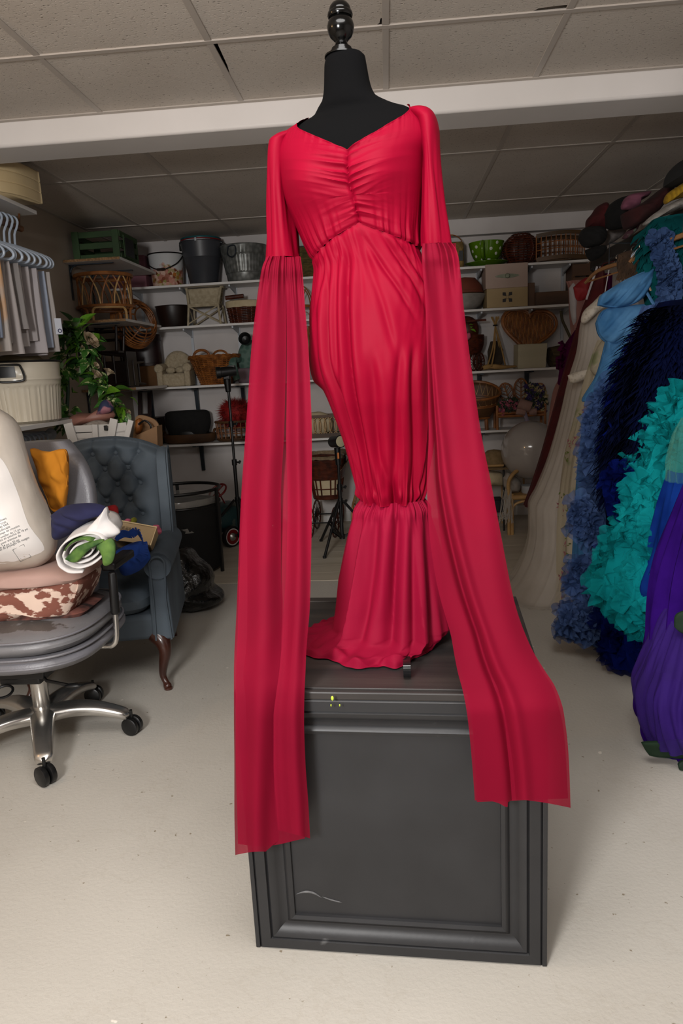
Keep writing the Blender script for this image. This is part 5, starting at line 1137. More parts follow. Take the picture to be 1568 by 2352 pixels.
# ---- third shelf
def stool(px_, py_, Y, z, rx, lb, s=1.0):
    t = T('wooden_stool', lb, 'stool', (at(px_, py_, Y=Y).x, Y, z)); c = V((at(px_, py_, Y=Y).x, Y, z)); R_ = M.Rotation(rx[0], 3, 'X') @ M.Rotation(rx[1], 3, 'Y'); o = V((0, 0, rx[2]))
    q = lambda x, y, zz: c+o+R_ @ V((x*s, y*s, zz*s))
    m = MB(); m.hexa([q(-.13, -.10, .22), q(.13, -.10, .22), q(.13, .10, .22), q(-.13, .10, .22)], [q(-.13, -.10, .242), q(.13, -.10, .242), q(.13, .10, .242), q(-.13, .10, .242)]); m.build('seat', WOODDK, t, world=True, smooth=False, bevel=.004)
    for sx in (-1, 1):
        for sy in (-1, 1): MB().tube([q(sx*.125, sy*.09, 0), q(sx*.10, sy*.075, .225)], [.010*s, .014*s], 8).build('leg', WOODDK, t, world=True)
        MB().tube([q(sx*.115, -.08, .09), q(sx*.115, .08, .09)], .008*s, 6).build('rung', WOODDK, t, world=True)
    for sy in (-1, 1):
        for zz in (.06, .13): MB().tube([q(-.11, sy*.082, zz), q(.11, sy*.082, zz)], .008*s, 6).build('rung', WOODDK, t, world=True)
stool(238, 885, 5.32, 1.262, (0, PI/2, .135), 'dark wooden stool tipped on its side on the low corner shelf')
stool(300, 885, 5.55, 1.262, (PI/2, 0, .105), 'dark wooden stool lying with rungs forward beside the cardboard box', .95)
stool(248, 800, 5.35, 1.50, (PI, .0, .235), 'dark wooden stool upended on top of the other stools', .9)
c = on(352, 884, 3, 5.95); m = MB(); m.box(c+V((.0, 0, .09)), (.17, .2, .18)); tag(m.build('cardboard_carton', mat('brown_carton', '6e4c2a', '60401f', sc=6, rough=.85), bevel=.003), 'small brown cardboard carton under the burgundy hat box', 'box')
m = MB(); m.lathe([(.001, 0), (.165, 0), (.165, .02), (.17, .022), (.17, .20), (.176, .20), (.176, .245), (.165, .255), (.001, .258)], 36, c+V((-.075, 0, .181)), 1, .62); tag(m.build('hat_box', mat('burgundy_leather', '2a0f12', '1d090c', sc=6, rough=.35)), 'round burgundy leather hat box on the small carton', 'hat box')
KNIT = mat('cream_bobbly_knit', 'b5a68c', 'a5967b', sc=50, rough=.95, bump=.8, bsc=75, bkind='vor')
c = on(407, 884, 3, 5.93); t = T('knitted_armchair', 'small cream knitted doll armchair with two round cushions', 'armchair', c)
m = MB(); m.box(c+V((0, 0, .055)), (.20, .18, .11)); m.build('seat', KNIT, t, world=True, bevel=.02)
m = MB(); P = [c+V((.125*math.cos(a), .055, .15+.145*math.sin(a))) for a in [PI*i/16 for i in range(17)]]+[c+V((-.11, .055, .02)), c+V((.11, .055, .02))]; m.prism(P, (0, .055, 0)); m.build('back', KNIT, t, world=True, bevel=.022)
for s_ in (-1, 1): m = MB(); m.box(c+V((s_*.115, -.015, .075)), (.05, .17, .15)); m.tube([c+V((s_*.118, -.105, .15)), c+V((s_*.118, .06, .16))], .038, 14); m.build('arm', KNIT, t, world=True, bevel=.012)
for x in (-.035, .045): MB().ell(c+V((x, -.03, .135)), (.042, .03, .030), 14, 8).build('cushion', KNIT, t, world=True)
c = on(497, 880, 3, 5.93); t = T('wicker_laundry_basket', 'orange wicker basket with two loop handles on the third shelf', 'basket', c); basket(t, c, .125, .205, .225, WICK, 15, 30, .0068, 1, .8, rimr=.016)
for a in (-1.9, 1.5):
    d = V((.205*math.cos(a), .165*math.sin(a), .235)); m = MB(); m.tube(arc(c+d, .062, .1, PI-.1, 10, ry=.045), .011, 8); m.build('handle', WICK, t, world=True)
m = MB(); m.ell(c+V((.03, .02, .20)), (.07, .06, .035), 14, 8); tag(m.build('red_yarn', mat('dark_red_yarn', '5a0d10', '42080a', sc=20, rough=.9)), 'dark red yarn ball inside the orange wicker basket', 'yarn')
SAGE = mat('sage_tufted_velvet', '3d5a50', '5a7268', sc=26, rough=.8, kind='vor', bump=.6, bsc=34, bkind='vor'); MAUV = mat('mauve_velvet', '7a6870', '6c5b63', sc=5, rough=.85)
c = on(574, 876, 3, 5.93); t = T('tufted_doll_chair', 'sage green tufted doll armchair with mauve front mostly behind the sleeve', 'armchair', c)
m = MB(); m.ell(c+V((.01, .05, .19)), (.11, .04, .16), 20, 14); m.build('back', SAGE, t, world=True)
for s_ in (-1, 1): m = MB(); m.tube(spline([c+V((s_*.085, -.09, .03)), c+V((s_*.11, -.09, .13)), c+V((s_*.12, -.06, .19)), c+V((s_*.09, .03, .20))], 4), [.03]*5+[.035]*8, 12); m.build('arm', SAGE, t, world=True)
m = MB(); m.box(c+V((0, -.03, .06)), (.16, .15, .12)); m.build('seat', MAUV, t, world=True, bevel=.02)
m = MB(); m.lathe([(.03, 0), (.035, .06), (.045, .09), (.052, .095), (.045, .092), (.03, .06), (.001, .05)], 24, c+V((.0, -.0, .335)), rot=M.Rotation(1.35, 3, 'X')); tag(m.build('phone_horn', BLKPL), 'black horn shaped mouthpiece lying on top of the green doll chair', 'horn')
c = on(724, 868, 3, 5.92); m = MB(); m.box(c+V((0, 0, .055)), (.13, .16, .11)); tag(m.build('dark_box', WOODDK, bevel=.004), 'low dark wooden box between the sleeve and the skirt', 'box')
m = MB(); m.ell(c+V((-.0, 0, .15)), (.045, .04, .04), 14, 8); m.lathe([(.001, 0), (.05, 0), (.03, .1), (.012, .16), (.001, .17)], 14, c+V((.01, 0, .165))); tag(m.build('white_figurine', mat('bone_white', 'a39c90', rough=.6)), 'small white figurine standing on the low dark box', 'figurine')
m = MB()
for s_ in (0, 1): m.lathe([(.001, 0), (.018, 0), (.022, .02), (.012, .035), (.011, .19), (.022, .205), (.022, .24), (.001, .245)], 12, c+V((-.035+.05*s_, -.03, .185)))
for k in range(3): m.tube([c+V((-.06, -.03, .24+.05*k)), c+V((.04, -.03, .24+.05*k))], .006, 6)
tag(m.build('turned_rack', RATTAN), 'small turned wooden rack between the sleeve and the skirt', 'rack')
# dark wicker doll pram with a pink flower
c = on(1090, 850, 3, 5.93); t = T('wicker_doll_pram', 'small dark wicker doll pram with spoked wheels on the third shelf', 'pram', c)
m = MB()
for j in range(16):
    v = j/15; m.tube(ringp(c+V((-.04, 0, 0)), .06+.055*math.sin(PI*.5*min(1, .25+v)), .14+.14*v, 30, 1.0, .8), .006, 5, closed=True)
m.build('wicker_body', WICKDK, t, world=True)['kind'] = 'stuff'
m = MB(); m.ell(c+V((-.06, .03, .33)), (.105, .09, .11), 20, 12); m.build('hood', WICKDK, t, world=True)
MB().tube([c+V((-.10, -.08, .39)), c+V((.085, -.08, .395))], .009, 8).build('push_handle', WICKDK, t, world=True)
for (x, y, r) in ((.035, -.09, .072), (-.02, -.09, .072), (.035, .08, .072), (-.10, .08, .072)):
    w_ = MB().tube(arc(c+V((x, y, r)), r*.92, 0, 2*PI, 24, (.55, .83, 0)), .007, 6).build('wheel', WICKDK, t, world=True)
    m = MB()
    for k in range(6): a = PI*k/6; m.tube([c+V((x, y, r))+V((.55, .83, 0))*(r*.9*math.cos(a))+V((0, 0, r*.9*math.sin(a))), c+V((x, y, r))-V((.55, .83, 0))*(r*.9*math.cos(a))-V((0, 0, r*.9*math.sin(a)))], .003, 5)
    m.build('spokes', WICKDK, w_, world=True)
fl = T('silk_flower', 'pink silk bloom with lime leaves pinned on the dark doll pram', 'flower', c+V((-.055, -.10, .22))); fp2 = at(1078, 772, Y=5.80)
m = MB(); blob(m, [(1068, 768), (1078, 764), (1081, 774), (1074, 781), (1068, 779)], 5.80, .02, .004, 40, 3, n=24, nr=6); m.build('bloom', PINK, fl, world=True)
for k, (x, y) in enumerate(((1074, 748), (1083, 750), (1080, 757))): put_leaf(at(x, y, Y=5.80), .05, fl, 900+k, 2)
STK = mat('peeled_stick', 'a3814e', '8a6a3a', sc=14, rough=.7); BARK = mat('dark_bark', '2a2118', '3d3224', sc=12, rough=.9, bump=.6, bsc=40)
c = on(1138, 846, 3, 5.92); t = T('stick_teepee', 'teepee of peeled sticks tied at the top around a bark slab', 'teepee', c)
for (dx, dy, tx) in ((-.075, -.05, .03), (-.045, -.08, .015), (.07, -.05, -.02), (.05, .05, -.03), (-.05, .05, .01)): MB().tube(spline([c+V((dx, dy, .03)), c+V((dx*.45+.01, dy*.4, .18)), c+V((.0, 0, .345)), c+V((tx, .01, .42))], 4), .0065, 6).build('stick', STK, t, world=True)
MB().tube(arc(c+V((0, 0, .352)), .014, 0, 2*PI, 12, (1, 0, 0), (0, 1, 0)), .006, 6).build('twine', BLKPL, t, world=True)
m = MB(); P = [c+V((x, .015, z)) for x, z in ((-.055, .03), (-.06, .15), (-.035, .23), (.015, .23), (.065, .16), (.06, .06), (.03, .02))]; m.prism(P, (0, .025, 0)); m.build('bark_slab', BARK, t, world=True, bevel=.005)
m = MB(); m.tube(spline([c+V((-.12, -.03, .02)), c+V((-.05, -.05, .03)), c+V((.05, -.06, .02)), c+V((.16, -.05, .022))], 5), [.012, .016, .02, .02, .02, .018, .02, .022, .02, .018, .016, .014, .012, .010, .008, .004], 8); m.build('driftwood', STK, t, world=True)
# heart tray of split rattan
hc_ = at(1212, 756, Y=5.97); t = T('heart_tray', 'heart shaped tray of split rattan canes leaning on the back wall', 'tray', V((hc_.x, 5.98, SH[3])))
def heart(a, s_=1.0):
    x = 16*math.sin(a)**3; z = 13*math.cos(a)-5*math.cos(2*a)-2*math.cos(3*a)-math.cos(4*a); z += 2.2*math.exp(-(x/3.5)**2)*(1 if z > 0 else 0); return (x/16*.212*s_, (z/16*.195+.004)*s_)
RATCN = mat('split_cane', 'ab7238', '8a5424', sc=14, rough=.45)
HP = [heart(2*PI*i/60) for i in range(60)]; ct, st_ = math.cos(.14), math.sin(.14); lean = .18
def hp(x, z, d=0): x2 = x*ct+z*st_; z2 = -x*st_+z*ct; return V((hc_.x+x2, 5.955+z2*lean+d, hc_.z+z2))
for s_, d, r in ((1.0, -.028, .011), (1.02, -.010, .012), (.90, -.012, .007)): MB().tube([hp(x*s_, z*s_, d) for x, z in HP], r, 7, closed=True).build('rim_cane', RATTAN, t, world=True)
import bisect
for i in range(-17, 18):
    x = i*.0112+.0031; zs = []
    for (xa, za), (xb, zb) in zip(HP, HP[1:]+HP[:1]):
        if (xa*.93-x)*(xb*.93-x) < 0: k = (x-xa*.93)/((xb-xa)*.93); zs.append((za+(zb-za)*k)*.93)
    if len(zs) >= 2: MB().tube([hp(x, min(zs), .0), hp(x, max(zs), .0)], .0050, 6).build('cane', (RATTAN, RATCN)[i % 3 == 0], t, world=True)
c = on(1224, 846, 3, 5.87); m = MB(); a, b_ = at(1189, 847, Y=5.84), at(1253, 843, Y=5.84); tl, tr = at(1190, 791, Y=5.86), at(1257, 788, Y=5.86); P = [a, b_, tr, tl]; P[0].z = P[1].z = SH[3]+.001; m.hexa(P, [p+V((-.02 if i in (0, 3) else 0, .10, 0)) for i, p in enumerate(P)]); tag(m.build('cream_box', mat('cream_board', 'b0a88f', 'a39b82', sc=3, rough=.7, stretch=(.3, 1, 3)), smooth=False, bevel=.003), 'plain cream box standing in front of the heart shaped tray', 'box')
c = on(1296, 800, 3, 5.92); m = MB(); q = on(1262, 846, 3, 5.93); q.z = SH[3]+.080; m.tube([q, q+V((.12, .02, .012))], [.078, .084], 18); tag(m.build('bark_log', mat('grey_bark', '57492f', '352b1a', sc=22, rough=.95, stretch=(.3, 2, 2), bump=.7, bsc=40)), 'short bark covered log behind the cream box', 'log')
m = MB(); m.tube(spline([at(1288, 714, Y=5.97), at(1291, 735, Y=5.97), at(1300, 755, Y=5.96), at(1316, 790, Y=5.95)], 5), .011, 8); tag(m.build('crooked_branch', mat('olive_twig', '4a4430', rough=.8)), 'crooked grey branch leaning on the wall above the log', 'branch')
# ---- lowest shelf
DRED = mat('dark_red_stain', '2e0f0d', rough=.5); c = on(338, 1020, 4, 5.98); t = T('red_easel', 'dark red wooden easel frame standing behind the tan case', 'easel', c)
for x in (-.05, .035): MB().bar(c+V((x-.01, 0, 0)), c+V((x+.012, .06, .45)), .03, .02, up=(0, 1, 0)).build('post', DRED, t, world=True, smooth=False)
MB().bar(c+V((-.05, .03, .25)), c+V((.04, .03, .25)), .03, .02).build('rail', DRED, t, world=True, smooth=False)
c = on(362, 1022, 4, 5.93); m = MB(); m.box(c+V((-.01, 0, .11)), (.12, .2, .22)); m.box(c+V((-.01, 0, .226)), (.13, .21, .012)); tag(m.build('brown_case', WOODDK, bevel=.004), 'small dark brown case beside the black hat', 'case')
c = on(437, 1018, 4, 5.93); t = T('oval_tray', 'long oval wooden tray with carved end handle under the black hat', 'tray', c)
m = MB(); m.lathe([(.001, .004), (.20, .004), (.215, .015), (.235, .075), (.228, .078), (.205, .02), (.001, .012)], 48, c, 1.0, .5); m.build('tray_body', WOODMD, t, world=True)
for s_ in (-1, 1): MB().tube(arc(c+V((s_*.225, 0, .078)), .032, 0, PI, 8, (.2, .98, 0), ry=.03), .011, 8).build('handle', WOODMD, t, world=True)
FELT = mat('black_felt', '0d0c0c', '141312', sc=30, rough=.95, bump=.2, bsc=120)
c = on(435, 1006, 4, 5.93)+V((0, 0, .045)); t = T('black_hat', 'big black felt bowler style hat resting in the oval wooden tray', 'hat', c)
def crown(u, v):
    a = 2*PI*u; k = Cv([0, .12, .5, .8, .95, 1], [.168, .170, .196, .192, .155, .001])(v); z = Cv([0, .12, .5, .8, .95, 1], [.0, .03, .13, .20, .228, .232])(v)
    return c+V((math.copysign(abs(math.cos(a))**.75, math.cos(a))*k, math.sin(a)*k*.5, z))
m = MB(); m.grid(crown, 48, 24, cu=True); m.build('crown', FELT, t, world=True)
m = MB(); m.lathe([(.165, -.006), (.20, .0), (.215, .02), (.212, .024), (.195, .006), (.16, .004)], 48, c, 1, .52, close=False); m.build('brim', FELT, t, world=True)
m = MB(); m.lathe([(.171, .005), (.1735, .008), (.176, .055), (.173, .058)], 48, c, 1, .505, close=False); m.build('band', BLKPL, t, world=True)
c = on(543, 1013, 4, 5.93); t = T('bamboo_basket', 'open bamboo cage basket holding bright red fur', 'basket', c)
for z, r in ((.02, .155), (.165, .165)): MB().tube(ringp(c, r, z, 40, 1, .72), .011, 6, closed=True).build('rail', WOODMD, t, world=True)
for z in (.07, .115): MB().tube(ringp(c, .16, z, 40, 1, .72), .004, 5, closed=True).build('hoop', RATTAN, t, world=True)
for k in range(22): a = 2*PI*k/22; MB().tube([c+V((.157*math.cos(a), .113*math.sin(a), .02)), c+V((.166*math.cos(a), .119*math.sin(a), .165))], .0045, 5).build('spindle', RATTAN, t, world=True)
MB().lathe([(.001, .004), (.15, .004), (.15, .014), (.001, .014)], 32, c, 1, .72).build('base', WOODMD, t, world=True)
RFUR = mat('scarlet_fur', '9a0a08', '6a0504', sc=20, rough=.8)
m = MB(); fcn = c+V((.01, 0, .23)); m.ell(fcn, (.12, .085, .10), 20, 12)
rn = random.Random(4)
for k in range(1500):
    d = V((rn.gauss(0, 1), rn.gauss(0, 1), rn.gauss(.25, 1))).normalized(); p = fcn+V((d.x*.118, d.y*.083, d.z*.098)); L_ = rn.uniform(.03, .07); q = p+d*L_+V((rn.uniform(-.02, .02), rn.uniform(-.02, .02), -.012)); sd_ = d.orthogonal().normalized()*.0022
    m.add([p-sd_, p+sd_, q], [(0, 1, 2)])
tag(m.build('red_fur', RFUR), 'scarlet long haired fur heaped in the bamboo cage basket', 'fur')
c = on(738, 1003, 4, 5.93); t = T('rattan_tray_basket', 'rattan basket with looped sides holding a cream cushion', 'basket', c)
for s_ in (-1, 1):
    y = -.09*s_
    MB().bar(c+V((-.17, y, .018)), c+V((.17, y, .018)), .014, .035).build('bottom_rail', WOODMD, t, world=True); MB().bar(c+V((-.17, y, .175)), c+V((.17, y, .175)), .014, .022).build('top_rail', WOODMD, t, world=True)
    for k in range(8): MB().tube([c+V((-.15+.043*k+.030*math.cos(a), y, .098+.068*math.sin(a))) for a in [2*PI*i/18 for i in range(18)]], .004, 5, closed=True).build('loop', RATLT, t, world=True)
MB().tube(arc(c+V((.15, 0, .18)), .07, 0, PI, 10, (.2, .98, 0), ry=.07), .009, 8).build('handle', RATTAN, t, world=True)
m = MB(); m.ell(c+V((-.03, 0, .11)), (.13, .065, .10), 20, 12, fn=lambda d: 1+.12*N(d.x*3, d.y*3, d.z*3)); tag(m.build('cream_cushion', CANVAS), 'cream cotton cushion tucked into the looped rattan basket', 'cushion')
m = MB(); P = [at(728, 884, Y=5.9), at(742, 895, Y=5.9), at(757, 914, Y=5.9), at(775, 945, Y=5.9)]; Q = spline(P, 6); m.tube(Q, .005, 6); m.tube([p+V((.018, 0, .022)) for p in Q], .005, 6)
for k in range(len(Q)): m.tube([Q[k], Q[k]+V((.018, 0, .022))], .002, 4)
tag(m.build('wire_hoop', STEEL), 'grey wire mesh hoop leaning on the looped rattan basket', 'hoop')
c = on(1092, 985, 4, 5.90); t = T('moses_basket', 'oval wicker doll basket with zigzag pierced rim on small legs', 'basket', c)
m = MB(); z0 = .10
def mos(u, v): a = 2*PI*u; k = .10+.085*v**.7; hh = z0+.20*v*(1+.45*max(0, math.sin(a)))-.05*v*max(0, -math.sin(a)); return c+V((k*1.1*math.cos(a), k*.8*math.sin(a), hh))
m.grid(mos, 40, 8, cu=True); m.build('wicker_bowl', WOODMD, t, world=True, solid=.006)
for v, r in ((1, .011), (.62, .006), (.55, .006), (0, .012)): MB().tube([mos(i/48, v) for i in range(48)], r, 6, closed=True).build('hoop', RATTAN, t, world=True)
for k in range(22): MB().tube([mos(k/22, .62), mos((k+.5)/22, .98), mos((k+1)/22, .62)], .004, 5).build('zigzag_cane', RATLT, t, world=True)
for a in (.4, 2.7, 3.6, 5.8): MB().tube([c+V((.10*math.cos(a), .07*math.sin(a), 0)), c+V((.095*math.cos(a), .065*math.sin(a), z0))], .014, 8).build('leg', RATTAN, t, world=True)
c = on(1192, 985, 4, 5.90); t = T('rattan_daybed', 'rattan doll daybed with three leaf shaped hoops on its back', 'daybed', c); xa, xb = on(1141, 987, 4, 5.86).x, on(1250, 982, 4, 5.86).x; xm = (xa+xb)/2
for x in (xa, xb):
    for y, h in ((5.84, .195), (5.99, .20)): MB().tube([(x, y, SH[4]), (x, y, SH[4]+h)], .011, 8).build('leg', RATTAN, t, world=True)
for z in (.105, .130):
    for y in (5.84, 5.99): MB().tube([(xa, y, SH[4]+z), (xb, y, SH[4]+z)], .011, 8).build('rail', RATTAN, t, world=True)
for k, (x, z, rx, rz_, tl) in enumerate(((1163, 902, .055, .080, -.35), (1196, 894, .055, .085, 0), (1236, 902, .052, .075, .3))):
    p = at(x, z, Y=5.985); q = lambda a, b_: p+V((a*math.cos(tl)+b_*math.sin(tl), 0, -a*math.sin(tl)+b_*math.cos(tl)))
    MB().tube([q(rx*math.cos(a), rz_*math.sin(a)) for a in [2*PI*i/24 for i in range(24)]], .008, 7, closed=True).build('leaf_hoop', RATTAN, t, world=True)
    MB().tube([q(0, -rz_*1.3), q(0, rz_)], .005, 6).build('leaf_vein', RATTAN, t, world=True)
    for j in range(4):
        zb = -rz_*.7+j*rz_*.4
        for s_ in (-1, 1): e = min(1, abs(zb+.03)/rz_); MB().tube([q(0, zb), q(s_*rx*math.sqrt(max(.05, 1-((zb+.03)/rz_)**2))*.95, zb+.035)], .0036, 5).build('leaf_vein', RATTAN, t, world=True)
m = MB(); m.box((xm, 5.915, SH[4]+.135), (xb-xa, .15, .012)); m.build('slat_base', RATTAN, t, world=True)
# wreaths and rolls lying on the daybed
def wreath(name, lb, outline, Y, mats, n, sz, seed):
    t = T(name, lb, 'flowers', at(*outline[0], Y=Y)); r = random.Random(seed); xs = [p[0] for p in outline]; ys = [p[1] for p in outline]
    for mi, mm in enumerate(mats):
        m = MB()
        for k in range(n):
            for _ in range(30):
                x, y = r.uniform(min(xs), max(xs)), r.uniform(min(ys), max(ys)); ins = False; j = len(outline)-1
                for i in range(len(outline)):
                    if (outline[i][1] > y) != (outline[j][1] > y) and x < (outline[j][0]-outline[i][0])*(y-outline[i][1])/(outline[j][1]-outline[i][1])+outline[i][0]: ins = not ins
                    j = i
                if ins: break
            p = at(x, y, Y=Y+r.uniform(-.03, .03))
            for q in range(5):
                a = 2*PI*q/5+r.random(); d = V((math.cos(a), r.uniform(-.8, 0), math.sin(a)))*sz; e = V((-d.z, 0, d.x))*.35; m.add([p, p+d*.6+e, p+d, p+d*.6-e], [(0, 1, 2, 3)])
        o = m.build('blossoms' if mi else 'foliage', mm, t, world=True); o['kind'] = 'stuff'
DGRN = mat('dark_foliage', '1a2a1a', '26341c', sc=20, rough=.7); PKB = mat('pink_blossom', '8a3448', 'a4586a', sc=30, rough=.8); PUR = mat('violet_blossom', '2a1c4a', '3d2c6a', sc=30, rough=.8); CRB = mat('cream_blossom', '9a8a58', 'a89c80', sc=30, rough=.8)
wreath('pink_wreath', 'pink blossom spray lying on the left of the rattan daybed', [(1142, 925), (1165, 915), (1185, 915), (1190, 935), (1175, 950), (1145, 952)], 5.86, [DGRN, PKB], 60, .017, 3)
wreath('violet_wreath', 'violet and cream pansy wreath with dark leaves on the rattan daybed', [(1205, 885), (1225, 878), (1250, 890), (1258, 920), (1255, 945), (1230, 945), (1208, 915)], 5.86, [DGRN, PUR, CRB], 55, .018, 5)
ROLLM = mat('blush_felt', '9a7a70', '8a6a60', sc=20, rough=.95, bump=.3, bsc=60)
for (x, y, x2, y2, r, lb) in ((1190, 926, 1218, 936, .045, 'large blush felt roll lying between the two flower wreaths'), (1185, 944, 1206, 948, .03, 'grey felt roll lying under the blush felt roll'), (1215, 946, 1232, 946, .032, 'small blush felt roll at the front of the rattan daybed')):
    m = MB(); m.tube([at(x, y, Y=5.85), at(x2, y2, Y=5.84)], r, 16); tag(m.build('felt_roll', ROLLM), lb, 'felt roll', 'felt rolls on the daybed')
m = MB(); m.grid(lambda u, v: at(1199+3*u+10*v, 946+30*v, Y=5.825)+V((u*.022, 0, 0)), 2, 8); tag(m.build('lilac_ribbon', mat('lilac_ribbon', '8a7f92', rough=.6), solid=.0015), 'lilac ribbon hanging from the felt rolls over the daybed rail', 'ribbon')
# ---- corner shelves: crate, rattan stand, hooped basket
GREENP = mat('green_paint', '2f4a24', '263e1c', sc=6, rough=.65, bump=.15, bsc=40)
c = V((-2.005, 5.30, 2.151)); t = T('green_crate', 'green painted slatted crate with a small chalkboard on its side', 'crate', c); cw, cd_, ch = .335, .36, .20
for y in (-cd_/2, cd_/2):
    for z in (.024, .10, .176): MB().box(c+V((0, y, z)), (cw-.02, .012, .040)).build('slat', GREENP, t, world=True, smooth=False, bevel=.002)
    for s_ in (-1, 1): MB().box(c+V((s_*(cw/2-.024), y-.010*(1 if y < 0 else -1), ch/2)), (.048, .012, ch)).build('post', GREENP, t, world=True, smooth=False, bevel=.002)
for s_ in (-1, 1):
    for z in (.024, .10, .176): MB().box(c+V((s_*cw/2, 0, z)), (.012, cd_, .040)).build('slat', GREENP, t, world=True, smooth=False, bevel=.002)
m = MB(); m.box(c+V((cw/2+.009, -.02, .10)), (.008, .20, .15)); fr_ = m.build('label_frame', GREENP, t, world=True, smooth=False); MB().box(c+V((cw/2+.0135, -.02, .10)), (.003, .17, .125)).build('chalkboard', BLKPL, fr_, world=True, smooth=False)
MB().box(c+V((0, 0, .008)), (cw-.03, cd_-.02, .012)).build('bottom', GREENP, t, world=True, smooth=False)
c = V((at(246, 738, Y=5.17).x, 5.19, 1.738)); t = T('rattan_stand', 'round rattan stand with crossed loop sides and arched feet', 'stand', c)
R0, R1, z0, z1 = .185, .195, .10, .315
for z, r, q in ((z0, R0+.015, .010), (z1, R1, .014), (.0855, R0-.02, .007)): MB().tube(ringp(c, r, z, 48), q, 7, closed=True).build('hoop', RATTAN, t, world=True)
for k in range(14):
    a0_, a1_ = 2*PI*k/14, 2*PI*(k+1.9)/14; P = []
    for i in range(19):
        v = i/18; s_ = 1-abs(2*v-1); s_ = s_**.55; a = a0_+(a1_-a0_)*(v if True else 0); a = a0_+(a1_-a0_)*(.5+(.5-.0)*math.copysign(abs(2*v-1)**.8, 2*v-1)); P.append(c+V((R0*math.cos(a), R0*math.sin(a), z0+(z1-z0)*s_)))
    MB().tube(P, .0055, 6).build('loop_cane', RATTAN if k % 3 else RATLT, t, world=True)
for k in range(4):
    a = PI/4+k*PI/2-.3; P = [c+V((R0*math.cos(a+d), R0*math.sin(a+d), z)) for d, z in ((-.66, .0), (-.66, .055), (-.58, .082), (-.4, .09), (.4, .09), (.58, .082), (.66, .055), (.66, 0))]; MB().tube(spline(P, 4), .009, 7).build('arched_foot', RATLT if k == 3 else RATTAN, t, world=True)
c = at(315, 745, Y=5.62); t = T('hooped_rattan_seat', 'round hooped rattan basket seat tipped behind the corner shelf', 'basket', V((c.x, c.y, SH[2]-.10)))
ax1 = V((.82, -.52, .22)).normalized(); ax2 = V((0, 0, 1)); ax2 = (ax2-ax1*ax2.dot(ax1)).normalized(); ax3 = ax1.cross(ax2)
for k in range(9):
    v = k/8; r = .19*math.sqrt(max(.05, 1-(v*.9)**2)); o = c+ax1*(.02+.15*v)-V((.05, 0, 0)); MB().tube([o+ax2*(r*math.cos(a))+ax3*(r*math.sin(a)) for a in [2*PI*i/36 for i in range(36)]], .011 if k == 0 else .006, 6, closed=True).build('hoop', RATTAN, t, world=True)
for j in range(10):
    a = 2*PI*j/10; MB().tube([c+ax1*(.02+.15*v)-V((.05, 0, 0))+(ax2*math.cos(a)+ax3*math.sin(a))*(.19*math.sqrt(max(.05, 1-(v*.9)**2))) for v in (0, .3, .6, .85, 1)], .006, 5).build('rib', RATTAN, t, world=True)
# ================================================================ THINGS ON THE FLOOR AT THE BACK
hx, hy, hr, hh = -1.445, 4.66, .275, .57
t = T('pop_up_hamper', 'tall black fabric bin on a folding frame with clear plastic liner', 'bin', (hx, hy, 0)); c = V((hx, hy, 0))
BLKF = mat('black_nylon', '0a0a0a', '0f0f0f', sc=8, rough=.8, bump=.2, bsc=30)
MB().lathe([(.001, .03), (hr*.9, .03), (hr*.93, .06), (hr*.97, hh*.6), (hr*.99, hh-.09)], 40, c, close=False).build('fabric_tub', BLKF, t, world=True, solid=.004)
MB().tube(ringp(c, hr, hh, 48), .011, 8, closed=True).build('top_ring', BLKPL, t, world=True)
MB().tube(ringp(c, hr*.98, hh-.10, 48), .008, 8, closed=True).build('tub_hem', BLKPL, t, world=True)
for a in (-.25, 1.9, 3.6): d = V((math.cos(a), math.sin(a), 0)); MB().bar(c+d*(hr+.006), c+d*(hr+.012)+V((0, 0, hh+.01)), .024, .018, up=d).build('post', BLKPL, t, world=True, smooth=False, bevel=.002)
LINER = mat('clear_film', 'b5b2ac', rough=.2, alpha=.45, spec=.7)
m = MB(); m.grid(lambda u, v: c+V((math.cos(2*PI*u), math.sin(2*PI*u), 0))*(hr*(.96-.04*v)+.012*N(u*14, v*3))+V((0, 0, hh-.10-.16*(1-v)+.05*v+.02*N(u*9, v))), 60, 8, cu=True); m.build('liner', LINER, t, world=True)
MB().tube([c+V((-.02, -hr, hh)), c+V((-.02, -hr, hh+.045))], .012, 8).build('latch_knob', BLKPL, t, world=True)
GBAG = mat('black_bin_liner', '070707', rough=.16, bump=.9, bsc=11, det=6.0, dist=.03)
m = MB(); blob(m, [(372, 1300), (398, 1264), (430, 1260), (452, 1284), (478, 1300), (490, 1325), (488, 1350), (512, 1368), (508, 1380), (480, 1390), (445, 1402), (400, 1413), (365, 1412)], 3.86, .20, .03, 6, 3, nr=20, n=100, pw=.45)
for i, v in enumerate(m.v):
    if v[2] < .004: m.v[i] = (v[0], v[1], .004)
tag(m.build('rubbish_bag', GBAG), 'full shiny black rubbish bag on the floor beside the wingback chair', 'bag')
